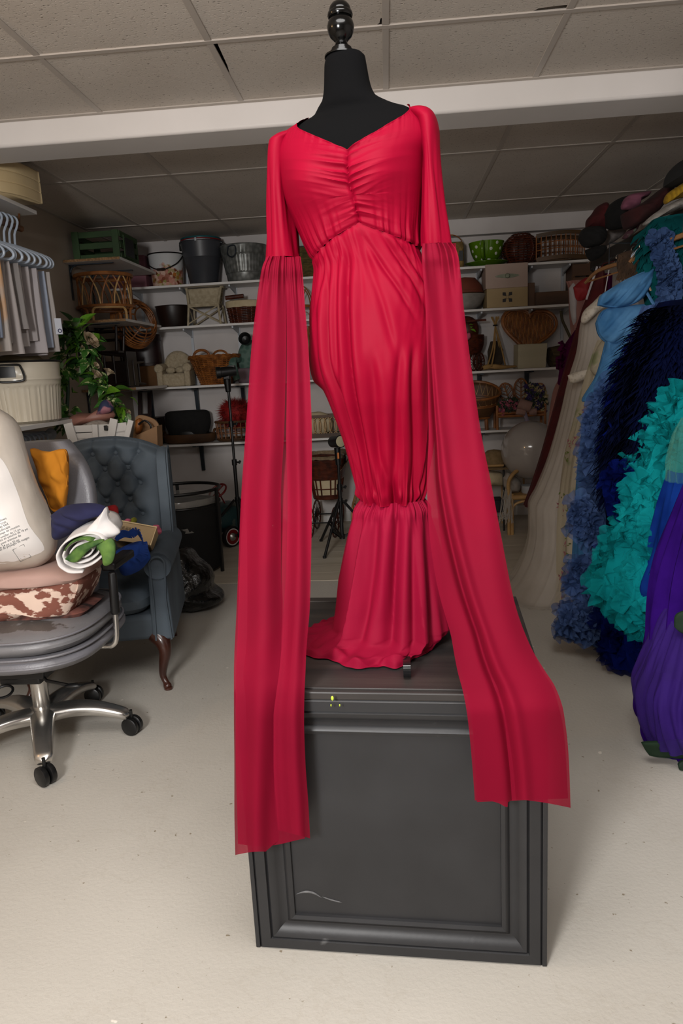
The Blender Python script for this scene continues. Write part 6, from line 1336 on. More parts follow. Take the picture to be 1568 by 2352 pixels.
# pedal car
pc0 = V((at(535, 1235, Y=5.42).x, 5.55, 0)); fw = V((-.62, -.78, 0)).normalized(); sdw = V((-fw.y, fw.x, 0))
t = T('pedal_car', 'old teal metal pedal car with red steering wheel behind the black bin', 'toy car', pc0)
TEAL = mat('worn_teal_enamel', '1c3f42', '5a5f55', sc=11, rough=.45, lo=.52, hi=.62, bump=.2, bsc=30); REDP = mat('red_enamel', '7a0f10', rough=.35)
def pcar(a, b_, z): return pc0+fw*a+sdw*b_+V((0, 0, z))
def hull(u, v):
    th = PI*u; L_ = -.35+.68*v; w = Cv([0, .15, .5, .8, .95, 1], [.12, .16, .17, .14, .11, .09])(v); h = Cv([0, .2, .4, .55, .8, 1], [.16, .20, .12, .20, .18, .13])(v)
    return pcar(L_, w*math.copysign(abs(math.cos(th))**.6, math.cos(th)), .12+h*math.sin(th)**.6)
m = MB(); m.grid(hull, 24, 30); m.build('body', TEAL, t, world=True, solid=.006)
m = MB(); m.lathe([(.001, .0), (.07, .0), (.09, .02), (.08, .03)], 20, pcar(.335, 0, .19), rot=fw.to_track_quat('Z', 'Y').to_matrix()); m.build('grille', STEEL, t, world=True)
for s_ in (-1, 1):
    m = MB(); m.ell(pcar(.30, s_*.12, .155), (.042, .042, .045), 18, 12); m.build('headlamp', CHROME, t, world=True)
    for L_ in (.20, -.24):
        p = pcar(L_, s_*.185, .085); rq = (sdw*s_).to_track_quat('Z', 'Y').to_matrix()
        w_ = MB().lathe([(.05, -.018), (.078, -.018), (.085, -.01), (.085, .01), (.078, .018), (.05, .018)], 28, p, rot=rq).build('wheel', BLKPL, t, world=True)
        MB().lathe([(.056, .012), (.066, .021), (.058, .02), (.001, .02)], 24, p, rot=rq, close=False).build('white_wall', WHITE, w_, world=True); MB().lathe([(.058, .021), (.04, .024), (.03, .022)], 24, p, rot=rq, close=False).build('red_disc', REDP, w_, world=True); MB().lathe([(.033, .022), (.022, .036), (.001, .04)], 20, p, rot=rq, close=False).build('hub_cap', CHROME, w_, world=True)
sw = at(500, 1128, Y=5.40); nx = V((-.35, -.5, .79)).normalized(); e1 = nx.orthogonal().normalized(); e2 = nx.cross(e1)
MB().tube([sw+(e1*math.cos(a)+e2*math.sin(a))*.075 for a in [2*PI*i/28 for i in range(28)]], .008, 7, closed=True).build('steering_wheel', REDP, t, world=True)
m = MB(); m.tube([sw+e1*.075, sw-e1*.075], .006, 6); m.tube([sw, pcar(.05, 0, .24)], .006, 6); m.build('steering_column', REDP, t, world=True)
# light stands
def light_stand(name, lb, base, ztop, zc, spread, a0, extra):
    t = T(name, lb, 'light stand', base); c = V(base)
    MB().tube([c+V((0, 0, .09)), c+V((0, 0, zc+.35*(ztop-zc)))], .014, 12).build('lower_tube', BLACKM, t, world=True)
    MB().tube([c+V((0, 0, zc+.2*(ztop-zc))), c+V((0, 0, ztop))], .0105, 12).build('upper_tube', BLACKM, t, world=True)
    for z in (zc, zc+.35*(ztop-zc), zc+.7*(ztop-zc)):
        if z > zc and not extra and z > zc+.5*(ztop-zc): continue
        m = MB(); m.tube([c+V((0, 0, z-.022)), c+V((0, 0, z+.022))], .020, 12); m.tube([c+V((0, 0, z)), c+V((.045, -.01, z))], .007, 8); m.tube([c+V((.038, -.009, z-.008)), c+V((.048, -.011, z+.012))], .009, 8); m.build('clamp_collar', BLACKM, t, world=True)
    MB().tube([c+V((0, 0, .075)), c+V((0, 0, .11))], .022, 12).build('brace_collar', BLACKM, t, world=True)
    for k in range(3):
        a = a0+2*PI*k/3; d = V((math.cos(a), math.sin(a), 0)); s_ = V((-d.y, d.x, 0))
        MB().tube([c+d*.022+V((0, 0, zc)), c+d*spread+V((0, 0, .010))], .0105, 8).build('leg', BLACKM, t, world=True)
        mid = (c+d*.022+V((0, 0, zc))).lerp(c+d*spread+V((0, 0, .01)), .52)
        m = MB()
        for q in (-1, 1): m.bar(c+d*.02+s_*(.009*q)+V((0, 0, .092)), mid+s_*(.012*q), .004, .014)
        m.build('brace', BLACKM, t, world=True)
        MB().lathe([(.013, 0), (.014, .018), (.001, .02)], 10, c+d*spread).build('foot', BLKPL, t, world=True)
    return t, c
sb = at(553, 1246, Y=5.30); sb.z = 0
t, c = light_stand('light_stand', 'tall black tripod light stand carrying a flash head in front of the wicker basket', sb, 1.20, .37, .36, -1.0, True)
m = MB(); m.tube([c+V((-.002, 0, 1.19)), c+V((-.004, 0, 1.29))], [.020, .030], 12); m.box(c+V((-.004, 0, 1.30)), (.05, .04, .04)); m.build('flash_grip', BLKPL, t, world=True, bevel=.006)
fh = T('flash_head', 'black cylindrical flash head on the tall light stand', 'flash', c+V((-.01, 0, 1.32)))
m = MB(); m.tube([c+V((-.075, -.03, 1.335)), c+V((-.045, -.02, 1.337)), c+V((-.044, -.02, 1.337)), c+V((.06, .02, 1.345))], [.043, .043, .038, .038], 20); m.box(c+V((.035, .01, 1.375)), (.05, .04, .02)); m.build('flash_body', BLKPL, fh, world=True)
fb = at(786, 1240, Y=5.12); fb.z = 0
t, c = light_stand('light_stand', 'low black tripod light stand with an open flash head behind the gown', fb, .66, .36, .30, math.radians(-112), False)
m = MB(); m.tube([c+V((0, 0, .63)), c+V((-.002, 0, .755))], [.020, .024], 12); m.build('flash_grip', BLKPL, t, world=True)
m = MB(); m.box(c+V((.004, -.026, .70)), (.014, .006, .045)); m.build('orange_tag', mat('orange_rubber', 'c46a10', rough=.5), t, world=True, bevel=.002)
fh = T('flash_head', 'black flash head with round frosted glass facing forward on the low stand', 'flash', c+V((0, 0, .77))); fdir = V((.55, -.82, .08)).normalized(); f0 = c+V((.0, 0, .80))
m = MB(); m.tube([f0-fdir*.075, f0-fdir*.065, f0+fdir*.03, f0+fdir*.05], [.036, .042, .042, .046], 24); m.build('flash_body', BLKPL, fh, world=True)
m = MB(); m.lathe([(.001, .006), (.025, .004), (.039, .0)], 24, f0+fdir*.051, rot=fdir.to_track_quat('Z', 'Y').to_matrix(), close=False); m.build('glass_dome', mat('frosted_glass', 'b8b193', rough=.3, coat=.4), fh, world=True)
# wicker pram
pb_ = V((at(757, 1195, Y=5.68).x, 5.68, 0)); t = T('wicker_pram', 'antique brown wicker pram with lace trimmed hood and spoked wheels', 'pram', pb_)
zt, zb_ = at(757, 1040, Y=5.6).z, at(757, 1142, Y=5.6).z
def prm(u, v): a = 2*PI*u; w = .155-.045*v; return pb_+V((math.copysign(abs(math.cos(a))**.6, math.cos(a))*w, math.copysign(abs(math.sin(a))**.6, math.sin(a))*(.20-.05*v)-.02, zt-.045+(zb_-zt+.045)*v))
m = MB(); 
for j in range(14): v = .02+.46*j/13; m.tube([prm(i/48, v) for i in range(48)], .0085, 5, closed=True)
for j in range(3): v = .92+.035*j; m.tube([prm(i/48, v) for i in range(48)], .0085, 5, closed=True)
m.build('wicker_bands', WICKDK, t, world=True)['kind'] = 'stuff'
for k in range(22): MB().tube([prm(k/22, .48), prm(k/22, .95)], .0055, 5).build('stake', WICKDK, t, world=True)
MB().tube([prm(i/48, .74) for i in range(48)], .004, 5, closed=True).build('hoop', WICKDK, t, world=True)
m = MB(); m.grid(lambda u, v: pb_+(prm(u, .3+.68*v)-pb_-V((0, 0, 0)))*1.0+(V((pb_.x, pb_.y, 0))-V((prm(u, .3+.68*v).x, prm(u, .3+.68*v).y, 0)))*.06, 36, 6, cu=True); m.build('white_lining', CANVAS, t, world=True)
LACE = mat('old_lace', '8f7a60', '7a6650', sc=60, rough=.95, bump=.4, bsc=120)
m = MB(); m.grid(lambda u, v: prm(u, -.02)+V((0, -.004, .03*math.sin(v*PI*.5)+.008*N(u*30, v)))+(prm(u, 0)-pb_-V((0, 0, prm(u, 0).z)))*(.10*v+.03*N(u*40, v*2)), 160, 3, cu=True); m.build('lace_frill', LACE, t, world=True)
m = MB(); m.grid(lambda u, v: pb_+V((.10+.09*math.sin(PI*v)+.01*N(u*20, v*3), -.20+.30*u, zt+.01-.17*v*v+.01*N(u*12, v*4))), 60, 10); m.build('lace_hood', LACE, t, world=True)
for k, x in enumerate((-.14, .06)):
    for y, r in ((-.20, .125), (.16, .125)):
        p = pb_+V((x if y < 0 else x+.02, y, r)); w_ = MB().tube(arc(p, r-.006, 0, 2*PI, 30, (.16, .987, 0)), .0065, 6).build('wheel', WICKDK, t, world=True)
        m = MB()
        for q in range(7): a = PI*q/7; d = V((.16, .987, 0))*math.cos(a)+V((0, 0, math.sin(a))); m.tube([p-d*(r-.008), p+d*(r-.008)], .0028, 4)
        m.ell(p, (.018, .018, .018), 8, 6); m.build('spokes', WICKDK, w_, world=True)
for y in (-.20, .16): MB().tube([pb_+V((-.15, y, .125)), pb_+V((.09, y, .125))], .006, 6).build('axle', BLACKM, t, world=True)
for x in (-.10, .05): MB().tube(spline([pb_+V((x, -.20, .125)), pb_+V((x, -.12, .20)), pb_+V((x, .05, .20)), pb_+V((x, .16, .125))], 4), .006, 6).build('spring', BLACKM, t, world=True)
MB().tube([pb_+V((-.15, -.16, zt-.02)), pb_+V((-.02, -.22, zt+.0)), pb_+V((.14, -.16, zt-.02))], .011, 8).build('push_bar', WICKDK, t, world=True)
# small wooden cart, mostly behind the gown
cb = V((at(840, 1215, Y=5.72).x, 5.72, 0)); t = T('wooden_cart', 'little wooden cart with turned hubs behind the gown', 'cart', cb)
for y in (-.10, .09):
    p = cb+V((-.06, y, .155)); w_ = MB().tube(arc(p, .145, 0, 2*PI, 32, (.25, .97, 0)), .009, 7).build('wheel', WOODLT, t, world=True)
    m = MB(); m.ell(p-V((.015, 0, 0)), (.03, .022, .022), 12, 8); m.build('hub', mat('amber_turned_wood', '6b3c18', rough=.4), w_, world=True)
    m = MB()
    for q in range(5): a = PI*q/5; d = V((.25, .97, 0))*math.cos(a)+V((0, 0, math.sin(a))); m.tube([p-d*.14, p+d*.14], .005, 5)
    m.build('spokes', WOODLT, w_, world=True)
m = MB(); m.box(cb+V((.06, 0, .20)), (.20, .16, .10)); m.build('cart_box', WOODMD, t, world=True, bevel=.004)
# rattan armchair with the white ball
rl_ = at(1172, 1229, Z=0); t = T('rattan_armchair', 'pale rattan armchair with bound joints under the white ball', 'armchair', (rl_.x+.27, rl_.y+.2, 0)); ox, oy = rl_.x, rl_.y
sz_ = at(1180, 1140, Y=oy).z
for (x, y) in ((0, 0), (.52, 0), (.02, .42), (.50, .42)):
    for dx in (-.011, .013): MB().tube([(ox+x+dx, oy+y, 0), (ox+x+dx, oy+y, sz_+.02)], .0125, 8).build('leg', RATLT, t, world=True)
for x, s_ in ((0, 1), (.52, -1)): MB().tube(spline([(ox+x-.012*s_, oy, sz_), (ox+x-.012*s_, oy, sz_+.11), (ox+x+.02*s_, oy, sz_+.17), (ox+x+.07*s_, oy+.05, sz_+.20), (ox+x+.06*s_, oy+.25, sz_+.21), (ox+x+.02*s_, oy+.42, sz_+.22)], 5), .015, 9).build('arm', RATLT, t, world=True)
for (a, b_) in (((0, 0), (.52, 0)), ((0, 0), (.02, .42)), ((.52, 0), (.50, .42)), ((.02, .42), (.50, .42))): MB().tube([(ox+a[0], oy+a[1], sz_-.01), (ox+b_[0], oy+b_[1], sz_-.01)], .019, 9).build('seat_rail', RATLT, t, world=True)
MB().tube(spline([(ox+.012, oy, sz_-.13), (ox+.03, oy, sz_-.07), (ox+.10, oy, sz_-.04), (ox+.26, oy, sz_-.03)], 5), .010, 8).build('brace', RATLT, t, world=True)
MB().tube(spline([(ox+.508, oy, sz_-.13), (ox+.49, oy, sz_-.07), (ox+.42, oy, sz_-.04), (ox+.26, oy, sz_-.03)], 5), .010, 8).build('brace', RATLT, t, world=True)
MB().box((ox+.26, oy+.21, sz_), (.50, .40, .012)).build('seat', RATLT, t, world=True)
for k in range(7): MB().tube([(ox+.02+.08*k, oy+.42, sz_), (ox+.02+.08*k, oy+.47, sz_+.22)], .008, 7).build('back_spindle', RATLT, t, world=True)
MB().tube([(ox+.0, oy+.46, sz_+.22), (ox+.52, oy+.46, sz_+.22)], .015, 8).build('back_rail', RATLT, t, world=True)
bl = at(1218, 1034, Y=5.50); br = 67*mpp(bl); m = MB(); m.ell(bl, (br, br, br), 48, 32)
tag(m.build('white_ball', mat('glossy_vinyl', 'aca6a2', 'a49d98', sc=4, rough=.12, coat=.5)), 'large glossy white vinyl ball resting on the rattan armchair', 'ball')
TANH = mat('tan_straw_hat', '8a7250', '7a6340', sc=30, rough=.9)
m = MB(); p = at(1134, 1072, Y=5.62); m.lathe([(.19, .0), (.18, .006), (.105, .012), (.10, .03), (.085, .10), (.05, .13), (.001, .138)], 32, p); tag(m.build('straw_hat', TANH), 'tan rounded hat lying behind the pale cane frame', 'hat')
dr = T('doll_cot', 'pale cane doll cot packed with cream cloth beside the rattan armchair', 'cot', (at(1130, 1190, Y=5.55).x, 5.55, 0)); q0 = at(1110, 1071, Y=5.5); q1 = at(1156, 1069, Y=5.5)
MB().tube([q0-V((.2, 0, 0)), q1], .010, 8).build('top_rail', RATLT, dr, world=True)
for x in (q1.x, q0.x-.2): MB().tube([(x, 5.5, q1.z), (x, 5.5, .0)], .008, 8).build('post', BLACKM, dr, world=True)
MB().tube(spline([(q1.x, 5.5, .22), (q1.x+.01, 5.5, .12), (q1.x+.05, 5.48, .04), (q1.x+.06, 5.48, .008)], 4), .010, 8).build('rocker', BLACKM, dr, world=True)
MB().box(((q0.x-.2+q1.x)/2, 5.58, .20), (q1.x-q0.x+.2, .16, .10)).build('cot_base', mat('navy_case', '10121c', rough=.5), dr, world=True, bevel=.006)
m = MB(); blob(m, [(1090, 1082), (1120, 1080), (1150, 1085), (1156, 1100), (1152, 1115), (1120, 1115), (1090, 1115)], 5.56, .08, .01, 14, 5); tag(m.build('cream_bundle', CANVAS), 'folded cream cloth lying inside the pale cane cot', 'fabric')
m = MB(); blob(m, [(1153, 1095), (1165, 1084), (1185, 1095), (1196, 1110), (1190, 1130), (1172, 1132), (1156, 1118)], 5.52, .10, .015, 16, 9); tag(m.build('white_bundle', mat('white_muslin', 'a89f96', '9c938a', sc=8, rough=.9, bump=.4, bsc=30)), 'crumpled white muslin bundle on the rattan armchair under the ball', 'fabric')
m = MB(); r = random.Random(2)
for k in range(26):
    x = at(1160+r.uniform(-5, 14), 1125, Y=5.36).x; m.tube(spline([(x, 5.36+r.uniform(-.02, .02), sz_+.03+r.uniform(0, .03)), (x+r.uniform(-.03, .02), 5.33, sz_-.06), (x+r.uniform(-.05, .02), 5.34, sz_-.16-r.uniform(0, .06))], 3), .0022, 4)
o = tag(m.build('white_yarn', mat('white_yarn', 'b0a89e', rough=.9)), 'tangle of white yarn hanging off the rattan armchair seat', 'yarn', kind='stuff')
m = MB(); p = at(1212, 1112, Y=5.46); m.lathe([(.001, 0), (.045, 0), (.05, .01), (.05, .055), (.056, .06), (.001, .062)], 24, V((p.x, 5.46, sz_+.006))); tag(m.build('metal_tin', STEEL), 'small round metal tin on the rattan armchair seat', 'tin')
# ================================================================ GOWN RACK ON THE RIGHT
random.seed(21)
RX = 1.46
s = T('rack_shelf', 'dark grey shelf above the gown rail heaped with folded clothes', 'shelf', (1.72, 4.0, 1.97))
m = MB(); m.box((1.74, 3.75, 2.000), (.50, 3.3, .018)); m.build('board', mat('grey_board', '7a756c', '6a655d', sc=3, rough=.7), s, world=True, smooth=False)
m = MB(); m.box((1.483, 3.75, 1.955), (.018, 3.3, .085)); m.build('fascia', mat('dark_fascia', '2a2522', rough=.6), s, world=True, smooth=False)
m = MB(); m.tube([(RX+.02, 2.2, 1.905), (RX+.02, 5.35, 1.915)], .016, 14)
for y in (5.30, 4.1, 2.7): m.tube([(RX+.02, y, 1.91), (RX+.02, y, 1.955)], .008, 8); m.tube([(RX+.02, y-.02, 1.91), (RX+.02, y+.02, 1.91)], .022, 14)
tag(m.build('gown_rail', BLACKM), 'black steel rail under the grey shelf carrying the gowns', 'rail')
def whanger(px_, py_, Y, lb, wood=mat('hanger_wood', '8a6238', '774f2a', sc=8, rough=.5), w=.13):
    p = at(px_, py_, Y=Y); t = T('wooden_hanger', lb, 'hanger', p, 0, 'wooden hangers on the gown rail')
    dirv = V((1, -.25, .25)).normalized() if True else V((1, 0, 0))
    for s_ in (-1, 1):
        m = MB(); P = spline([p, p+dirv*(s_*.07)+V((0, 0, -.008)), p+dirv*(s_*w)+V((0, 0, -.05))], 5); n_ = len(P); m.tube(P, [.012-.004*i/n_ for i in range(n_)], 8); m.build('arm', wood, t, world=True)
    MB().tube([p-dirv*w*.95+V((0, 0, -.046)), p+dirv*w*.95+V((0, 0, -.046))], .005, 6).build('bar', wood, t, world=True)
    top = 1.935; MB().tube([p, V((p.x, p.y, top-.02))]+[V((RX+.02, p.y, 1.91))+V((.022*math.cos(a), 0, .022*math.sin(a))) for a in [PI*1.1-.35*i for i in range(9)]], .003, 6).build('hook', DKSTEEL, t, world=True)
    return t
def gloft(rws, seed, fa=.02, fk=3.0, bd=.14, nth=110, nv=110, tang=0.0, hemw=.0, m=None):
    """hanging skirt : rows (photo row, left, right, distance, half depth)"""
    k_ = [r[0] for r in rws]; l_, r_, y_, b_ = [Cv(k_, [r[i] for r in rws]) for i in (1, 2, 3, 4)]
    def fn(u, v):
        th = 2*PI*u; py = k_[0]+(k_[-1]-k_[0])*v; L, R, Y, B_ = l_(py), r_(py), y_(py), b_(py); xc = (L+R)/2
        a = at(L, py+.05*(xc-L), Y=Y); q = at(R, py-.05*(R-xc), Y=Y); c = (a+q)/2; hx = (q-a).length/2
        co, si = math.cos(th), math.sin(th); off = fa*(.3+.7*v)*(N(th*fk, v*1.3, seed)*1.5+.45*N(th*fk*2.4, v*2, seed+4))
        p = c+V((hx*co, B_*si, 0))+V((co*B_, si*hx, 0)).normalized()*off
        p.z = max(.004, p.z+hemw*v**6*N(th*5, 3, seed)); return p
    m = m or MB(); m.grid(fn, nth, nv, cu=True); return m, fn
def rosette(m, p, n_, r, rn, waves=6, cup=.55):
    q = n_.to_track_quat('Z', 'Y').to_matrix(); ph = rn.random()*6; K = 36; base = len(m.v); nr = 5
    m.v.append(tuple(V(p)))
    for j in range(1, nr+1):
        t = j/nr
        for i in range(K):
            a = 2*PI*i/K; w = math.sin(waves*a+ph)*.30*t+math.sin((waves+4)*a+ph*2)*.16*t; rr = r*t*(1+.14*math.sin(3*a+ph))
            m.v.append(tuple(V(p)+q @ V((rr*math.cos(a), rr*math.sin(a), r*(cup*t*t+w)))))
    for i in range(K): m.f.append((base, base+1+i, base+1+(i+1) % K)); m.mi.append(m.m)
    for j in range(nr-1):
        for i in range(K): a, b_ = base+1+j*K, base+1+(j+1)*K; i2 = (i+1) % K; m.f.append((a+i, b_+i, b_+i2, a+i2)); m.mi.append(m.m)
def ruffles(m, fn, n, r0, r1, seed, v0=0, v1=1, u0=0, u1=1, waves=7, cup=.55, down=.0, jit=.35):
    rn = random.Random(seed)
    for k in range(n):
        u, v = rn.uniform(u0, u1), rn.uniform(v0, v1); p = V(fn(u, v)); e = V(fn(u+.01, v))-p; d = V(fn(u, min(1, v+.01)))-V(fn(u, max(0, v-.01)))
        nn = e.cross(d)
        if nn.length < 1e-9: continue
        nn.normalize()
        if nn.y > 0 and nn.dot(CAM-p) < 0: nn = -nn if abs(nn.y) < .2 else nn
        nn = (nn+V((rn.uniform(-jit, jit), rn.uniform(-jit, jit), rn.uniform(-jit, jit)-down))).normalized(); rosette(m, p+nn*.004, nn, rn.uniform(r0, r1), rn, waves+rn.randint(-2, 2), cup)
U0, U1 = .42, 1.08                                                # the camera side of a hanging gown
def gown_thing(name, lb, rws0, Y): return T(name, lb, 'gown', V((at(rws0[1], rws0[0], Y=Y).x+.1, Y, .0)), 0, 'gowns hanging on the rail')
TUL = lambda n, a, b_, **k: mat(n, a, b_, sc=7, rough=.9, transl=.3, bump=.25, bsc=60, spec=.08, **k)
DUSR = TUL('dusty_ruffle_tulle', '4a659a', '617eb6', alpha=.62); TEAR = TUL('teal_ruffle_tulle', '0a8a90', '14aab0', alpha=.62); RYLR = TUL('royal_ruffle_tulle', '040f4a', '0a1f78', alpha=.7)
# far end: coral chiffon, magenta, burgundy velvet
R_ = [(645, 1300, 1345, 5.15, .05), (665, 1306, 1365, 5.15, .08), (720, 1309, 1350, 5.15, .10), (745, 1312, 1345, 5.15, .10), (800, 1318, 1360, 5.12, .10), (900, 1272, 1345, 5.1, .10), (1000, 1255, 1320, 5.08, .10), (1010, 1252, 1318, 5.08, .10)]
t = gown_thing('coral_chiffon_gown', 'coral pink chiffon gown with white lining at the far end of the rail', R_[0], 5.15)
m, fn = gloft(R_, 3, .02, 3); m.build('skirt', mat('coral_chiffon', '9c6a62', 'b08078', sc=5, rough=.8, transl=.2, bump=.3, bsc=20), t, world=True)
m = MB(); blob(m, [(1316, 660), (1340, 640), (1358, 640), (1352, 680), (1325, 690)], 5.05, .04, .01, 15, 3); m.build('red_bodice', mat('coral_red', 'a02228', '8a1a20', sc=6, rough=.7), t, world=True)
m = MB(); blob(m, [(1306, 662), (1320, 650), (1330, 700), (1325, 740), (1318, 750), (1310, 720)], 5.10, .03, .006, 15, 4); m.build('white_lining', mat('white_satin', 'b5b0b2', rough=.5), t, world=True)
R_ = [(630, 1372, 1405, 4.95, .06), (700, 1368, 1400, 4.95, .08), (760, 1320, 1395, 4.95, .10), (800, 1295, 1380, 4.95, .10), (880, 1285, 1370, 4.95, .12)]
t = gown_thing('magenta_gown', 'magenta tulle gown hidden between the coral and burgundy gowns', R_[0], 4.95); m, fn = gloft(R_, 5, .02, 4); m.build('skirt', TUL('magenta_tulle', '4a0d3a', '5c1248'), t, world=True)
m = MB(); ruffles(m, fn, 60, .03, .05, 6, .45, 1, U0, U1); m.build('ruffles', TUL('magenta_tulle', '4a0d3a', '5c1248'), t, world=True, sharp=False)['kind'] = 'stuff'
R_ = [(612, 1376, 1384, 4.85, .03), (660, 1358, 1392, 4.85, .05), (700, 1340, 1395, 4.85, .08), (760, 1322, 1392, 4.85, .10), (850, 1296, 1378, 4.85, .12), (950, 1268, 1360, 4.85, .13), (1050, 1240, 1335, 4.85, .14), (1130, 1214, 1310, 4.85, .15), (1160, 1203, 1295, 4.85, .15)]
t = gown_thing('burgundy_velvet_gown', 'long plain burgundy velvet gown hanging beside the pearl gown', R_[0], 4.85); m, fn = gloft(R_, 8, .008, 2.5); m.build('skirt', mat('burgundy_velvet', '3d0206', '520409', sc=9, rough=.8, sheen=.6, bump=.2, bsc=60), t, world=True)
m = MB(); m.tube([at(1380, 614, Y=4.85), at(1386, 605, Y=4.85), V((RX+.02, 4.85, 1.90))], .003, 5); m.build('strap', MATS['burgundy_velvet'], t, world=True)
for (x0, y0, x1, y1) in ((1371, 612, 1346, 688), (1378, 612, 1392, 690)):
    m = MB(); m.bar(at(x0, y0, Y=4.83), at(x1, y1, Y=4.83), .012, .002, up=(0, -1, 0)); m.build('satin_strap', MATS['white_satin'], t, world=True)
# ivory pearl tulle gown
IVT = mat('ivory_pearl_tulle', 'd2cbc3', 'c3bbb2', sc=6, rough=.8, transl=.25, bump=.2, bsc=50, alpha=.93)
R_ = [(675, 1384, 1396, 4.25, .03), (700, 1360, 1410, 4.25, .06), (740, 1338, 1420, 4.25, .09), (800, 1330, 1420, 4.25, .11), (870, 1310, 1410, 4.25, .14), (950, 1292, 1400, 4.22, .16), (1050, 1264, 1390, 4.2, .20), (1120, 1236, 1380, 4.18, .22), (1160, 1218, 1375, 4.15, .24), (1215, 1230, 1370, 4.12, .24), (1262, 1222, 1370, 4.08, .25), (1310, 1200, 1365, 4.04, .27), (1345, 1172, 1360, 4.0, .30), (1368, 1150, 1355, 3.98, .32)]
t = gown_thing('pearl_tulle_gown', 'ivory tulle gown dotted with tiny pearls trailing on the floor', R_[0], 4.2); m, fn = gloft(R_, 11, .011, 4.0, nth=180, nv=140, hemw=.01); m.build('tulle_skirt', IVT, t, world=True)
VEIL = mat('ivory_veil', 'd8cfc4', 'cbc1b5', sc=6, rough=.85, alpha=.38, transl=.2)
R2 = [(r[0], r[1]-(3 if r[0] < 1200 else 14), r[2]+4, r[3]-.02, r[4]+.025) for r in R_]
m, fnv = gloft(R2, 77, .016, 6.5, nth=180, nv=120, hemw=.012); m.build('veil', VEIL, t, world=True, sharp=False)
BEAD = mat('pearl_bead', 'cfc8c0', rough=.2, coat=.4); m = MB(); rn = random.Random(7)
for k in range(420): u, v = rn.uniform(.47, 1.0), rn.uniform(.05, .97); p = V(fn(u, v)); m.ell(p+V((0, -.004, 0)), (.0042, .0042, .0042), 6, 4)
m.build('pearls', BEAD, t, world=True)['kind'] = 'stuff'
SEQ = mat('beaded_ivory_lace', 'b0a594', 'cfc6b8', sc=60, rough=.5, kind='vor', lo=.1, hi=.5)
m = MB(); blob(m, [(1384, 676), (1394, 682), (1398, 702), (1375, 715), (1345, 742), (1334, 738), (1340, 715), (1362, 694)], 4.13, .05, .006, 14, 3); m.build('beaded_bodice', SEQ, t, world=True)
m = MB(); blob(m, [(1303, 862), (1330, 852), (1352, 848), (1358, 862), (1340, 874), (1312, 880)], 4.05, .03, .004, 14, 3); m.build('sash', SEQ, t, world=True)
m = MB(); m.tube([at(1388, 676, Y=4.2), at(1398, 620, Y=4.2)], .003, 5); m.build('strap', MATS['white_satin'], t, world=True)
whanger(1398, 612, 4.2, 'wooden hanger holding the ivory pearl gown on the rail')
# floral tulle
FLT = mat('embroidered_floral_tulle', 'b8ad96', '8a9068', sc=9, rough=.85, transl=.25, bump=.3, bsc=50, lo=.55, hi=.68)
R_ = [(780, 1375, 1420, 3.98, .08), (860, 1350, 1440, 3.95, .12), (960, 1325, 1440, 3.92, .15), (1060, 1300, 1440, 3.9, .18), (1160, 1288, 1440, 3.86, .2), (1280, 1284, 1440, 3.80, .22), (1360, 1278, 1430, 3.74, .24), (1397, 1262, 1420, 3.70, .26)]
t = gown_thing('floral_tulle_gown', 'sheer cream gown embroidered with pink and green sprays', R_[0], 3.9); m, fn = gloft(R_, 14, .03, 4, hemw=.01); m.build('tulle_skirt', FLT, t, world=True)
PKT = mat('embroidery_pink', '8f5a5e', rough=.9); GNT = mat('embroidery_green', '67703c', rough=.9)
for mm, sd_, nm in ((PKT, 1, 'pink_embroidery'), (GNT, 2, 'green_embroidery')):
    m = MB(); rn = random.Random(sd_)
    for k in range(26):
        u, v = rn.uniform(.47, .80), rn.uniform(.2, .98)
        for q in range(6): uu, vv = u+rn.uniform(-.02, .02), min(.99, v+rn.uniform(-.025, .025)); p = V(fn(uu, vv))+V((0, -.006, 0)); d = V((rn.uniform(-1, 1), -.25, rn.uniform(-1, 1)))*.014; e = V((-d.z, 0, d.x))*.4; m.add([p-d, p+e, p+d, p-e], [(0, 1, 2, 3)])
    m.build(nm, mm, t, world=True)['kind'] = 'stuff'
m = MB(); blob(m, [(1355, 850), (1368, 805), (1385, 780), (1402, 790), (1395, 830), (1370, 862)], 3.85, .05, .012, 12, 5); m.build('puff_sleeve', FLT, t, world=True)
# sky blue gown with puff sleeves
SKY = TUL('sky_blue_tulle', '437aae', '659ccc')
R_ = [(700, 1455, 1520, 3.75, .08), (760, 1430, 1505, 3.75, .10), (830, 1405, 1480, 3.72, .12), (900, 1375, 1460, 3.7, .13), (960, 1345, 1450, 3.68, .14), (1100, 1330, 1450, 3.64, .15), (1300, 1320, 1450, 3.6, .15)]
t = gown_thing('sky_blue_gown', 'sky blue tulle gown with big off shoulder puff sleeve', R_[0], 3.75); m, fn = gloft(R_, 17, .022, 4); m.build('skirt', SKY, t, world=True)
for nm, o_, Y, d in (('shoulder_puff', [(1372, 702), (1378, 680), (1400, 664), (1440, 640), (1490, 618), (1502, 612), (1500, 625), (1492, 655), (1478, 682), (1450, 700), (1410, 708)], 3.58, .07), ('puff_sleeve', [(1368, 742), (1385, 712), (1430, 704), (1475, 700), (1490, 715), (1480, 745), (1455, 775), (1420, 790), (1398, 790), (1375, 770)], 3.60, .08), ('sleeve_cuff', [(1392, 780), (1420, 785), (1448, 770), (1440, 800), (1420, 850), (1385, 905), (1345, 922), (1338, 915), (1370, 860)], 3.60, .06)):
    m = MB(); blob(m, o_, Y, d, .012, 9, 21, nr=26, n=120, pw=.4, pl=(.75, -.65, 30, .012, 3)); m.build(nm, SKY, t, world=True, sharp=False)
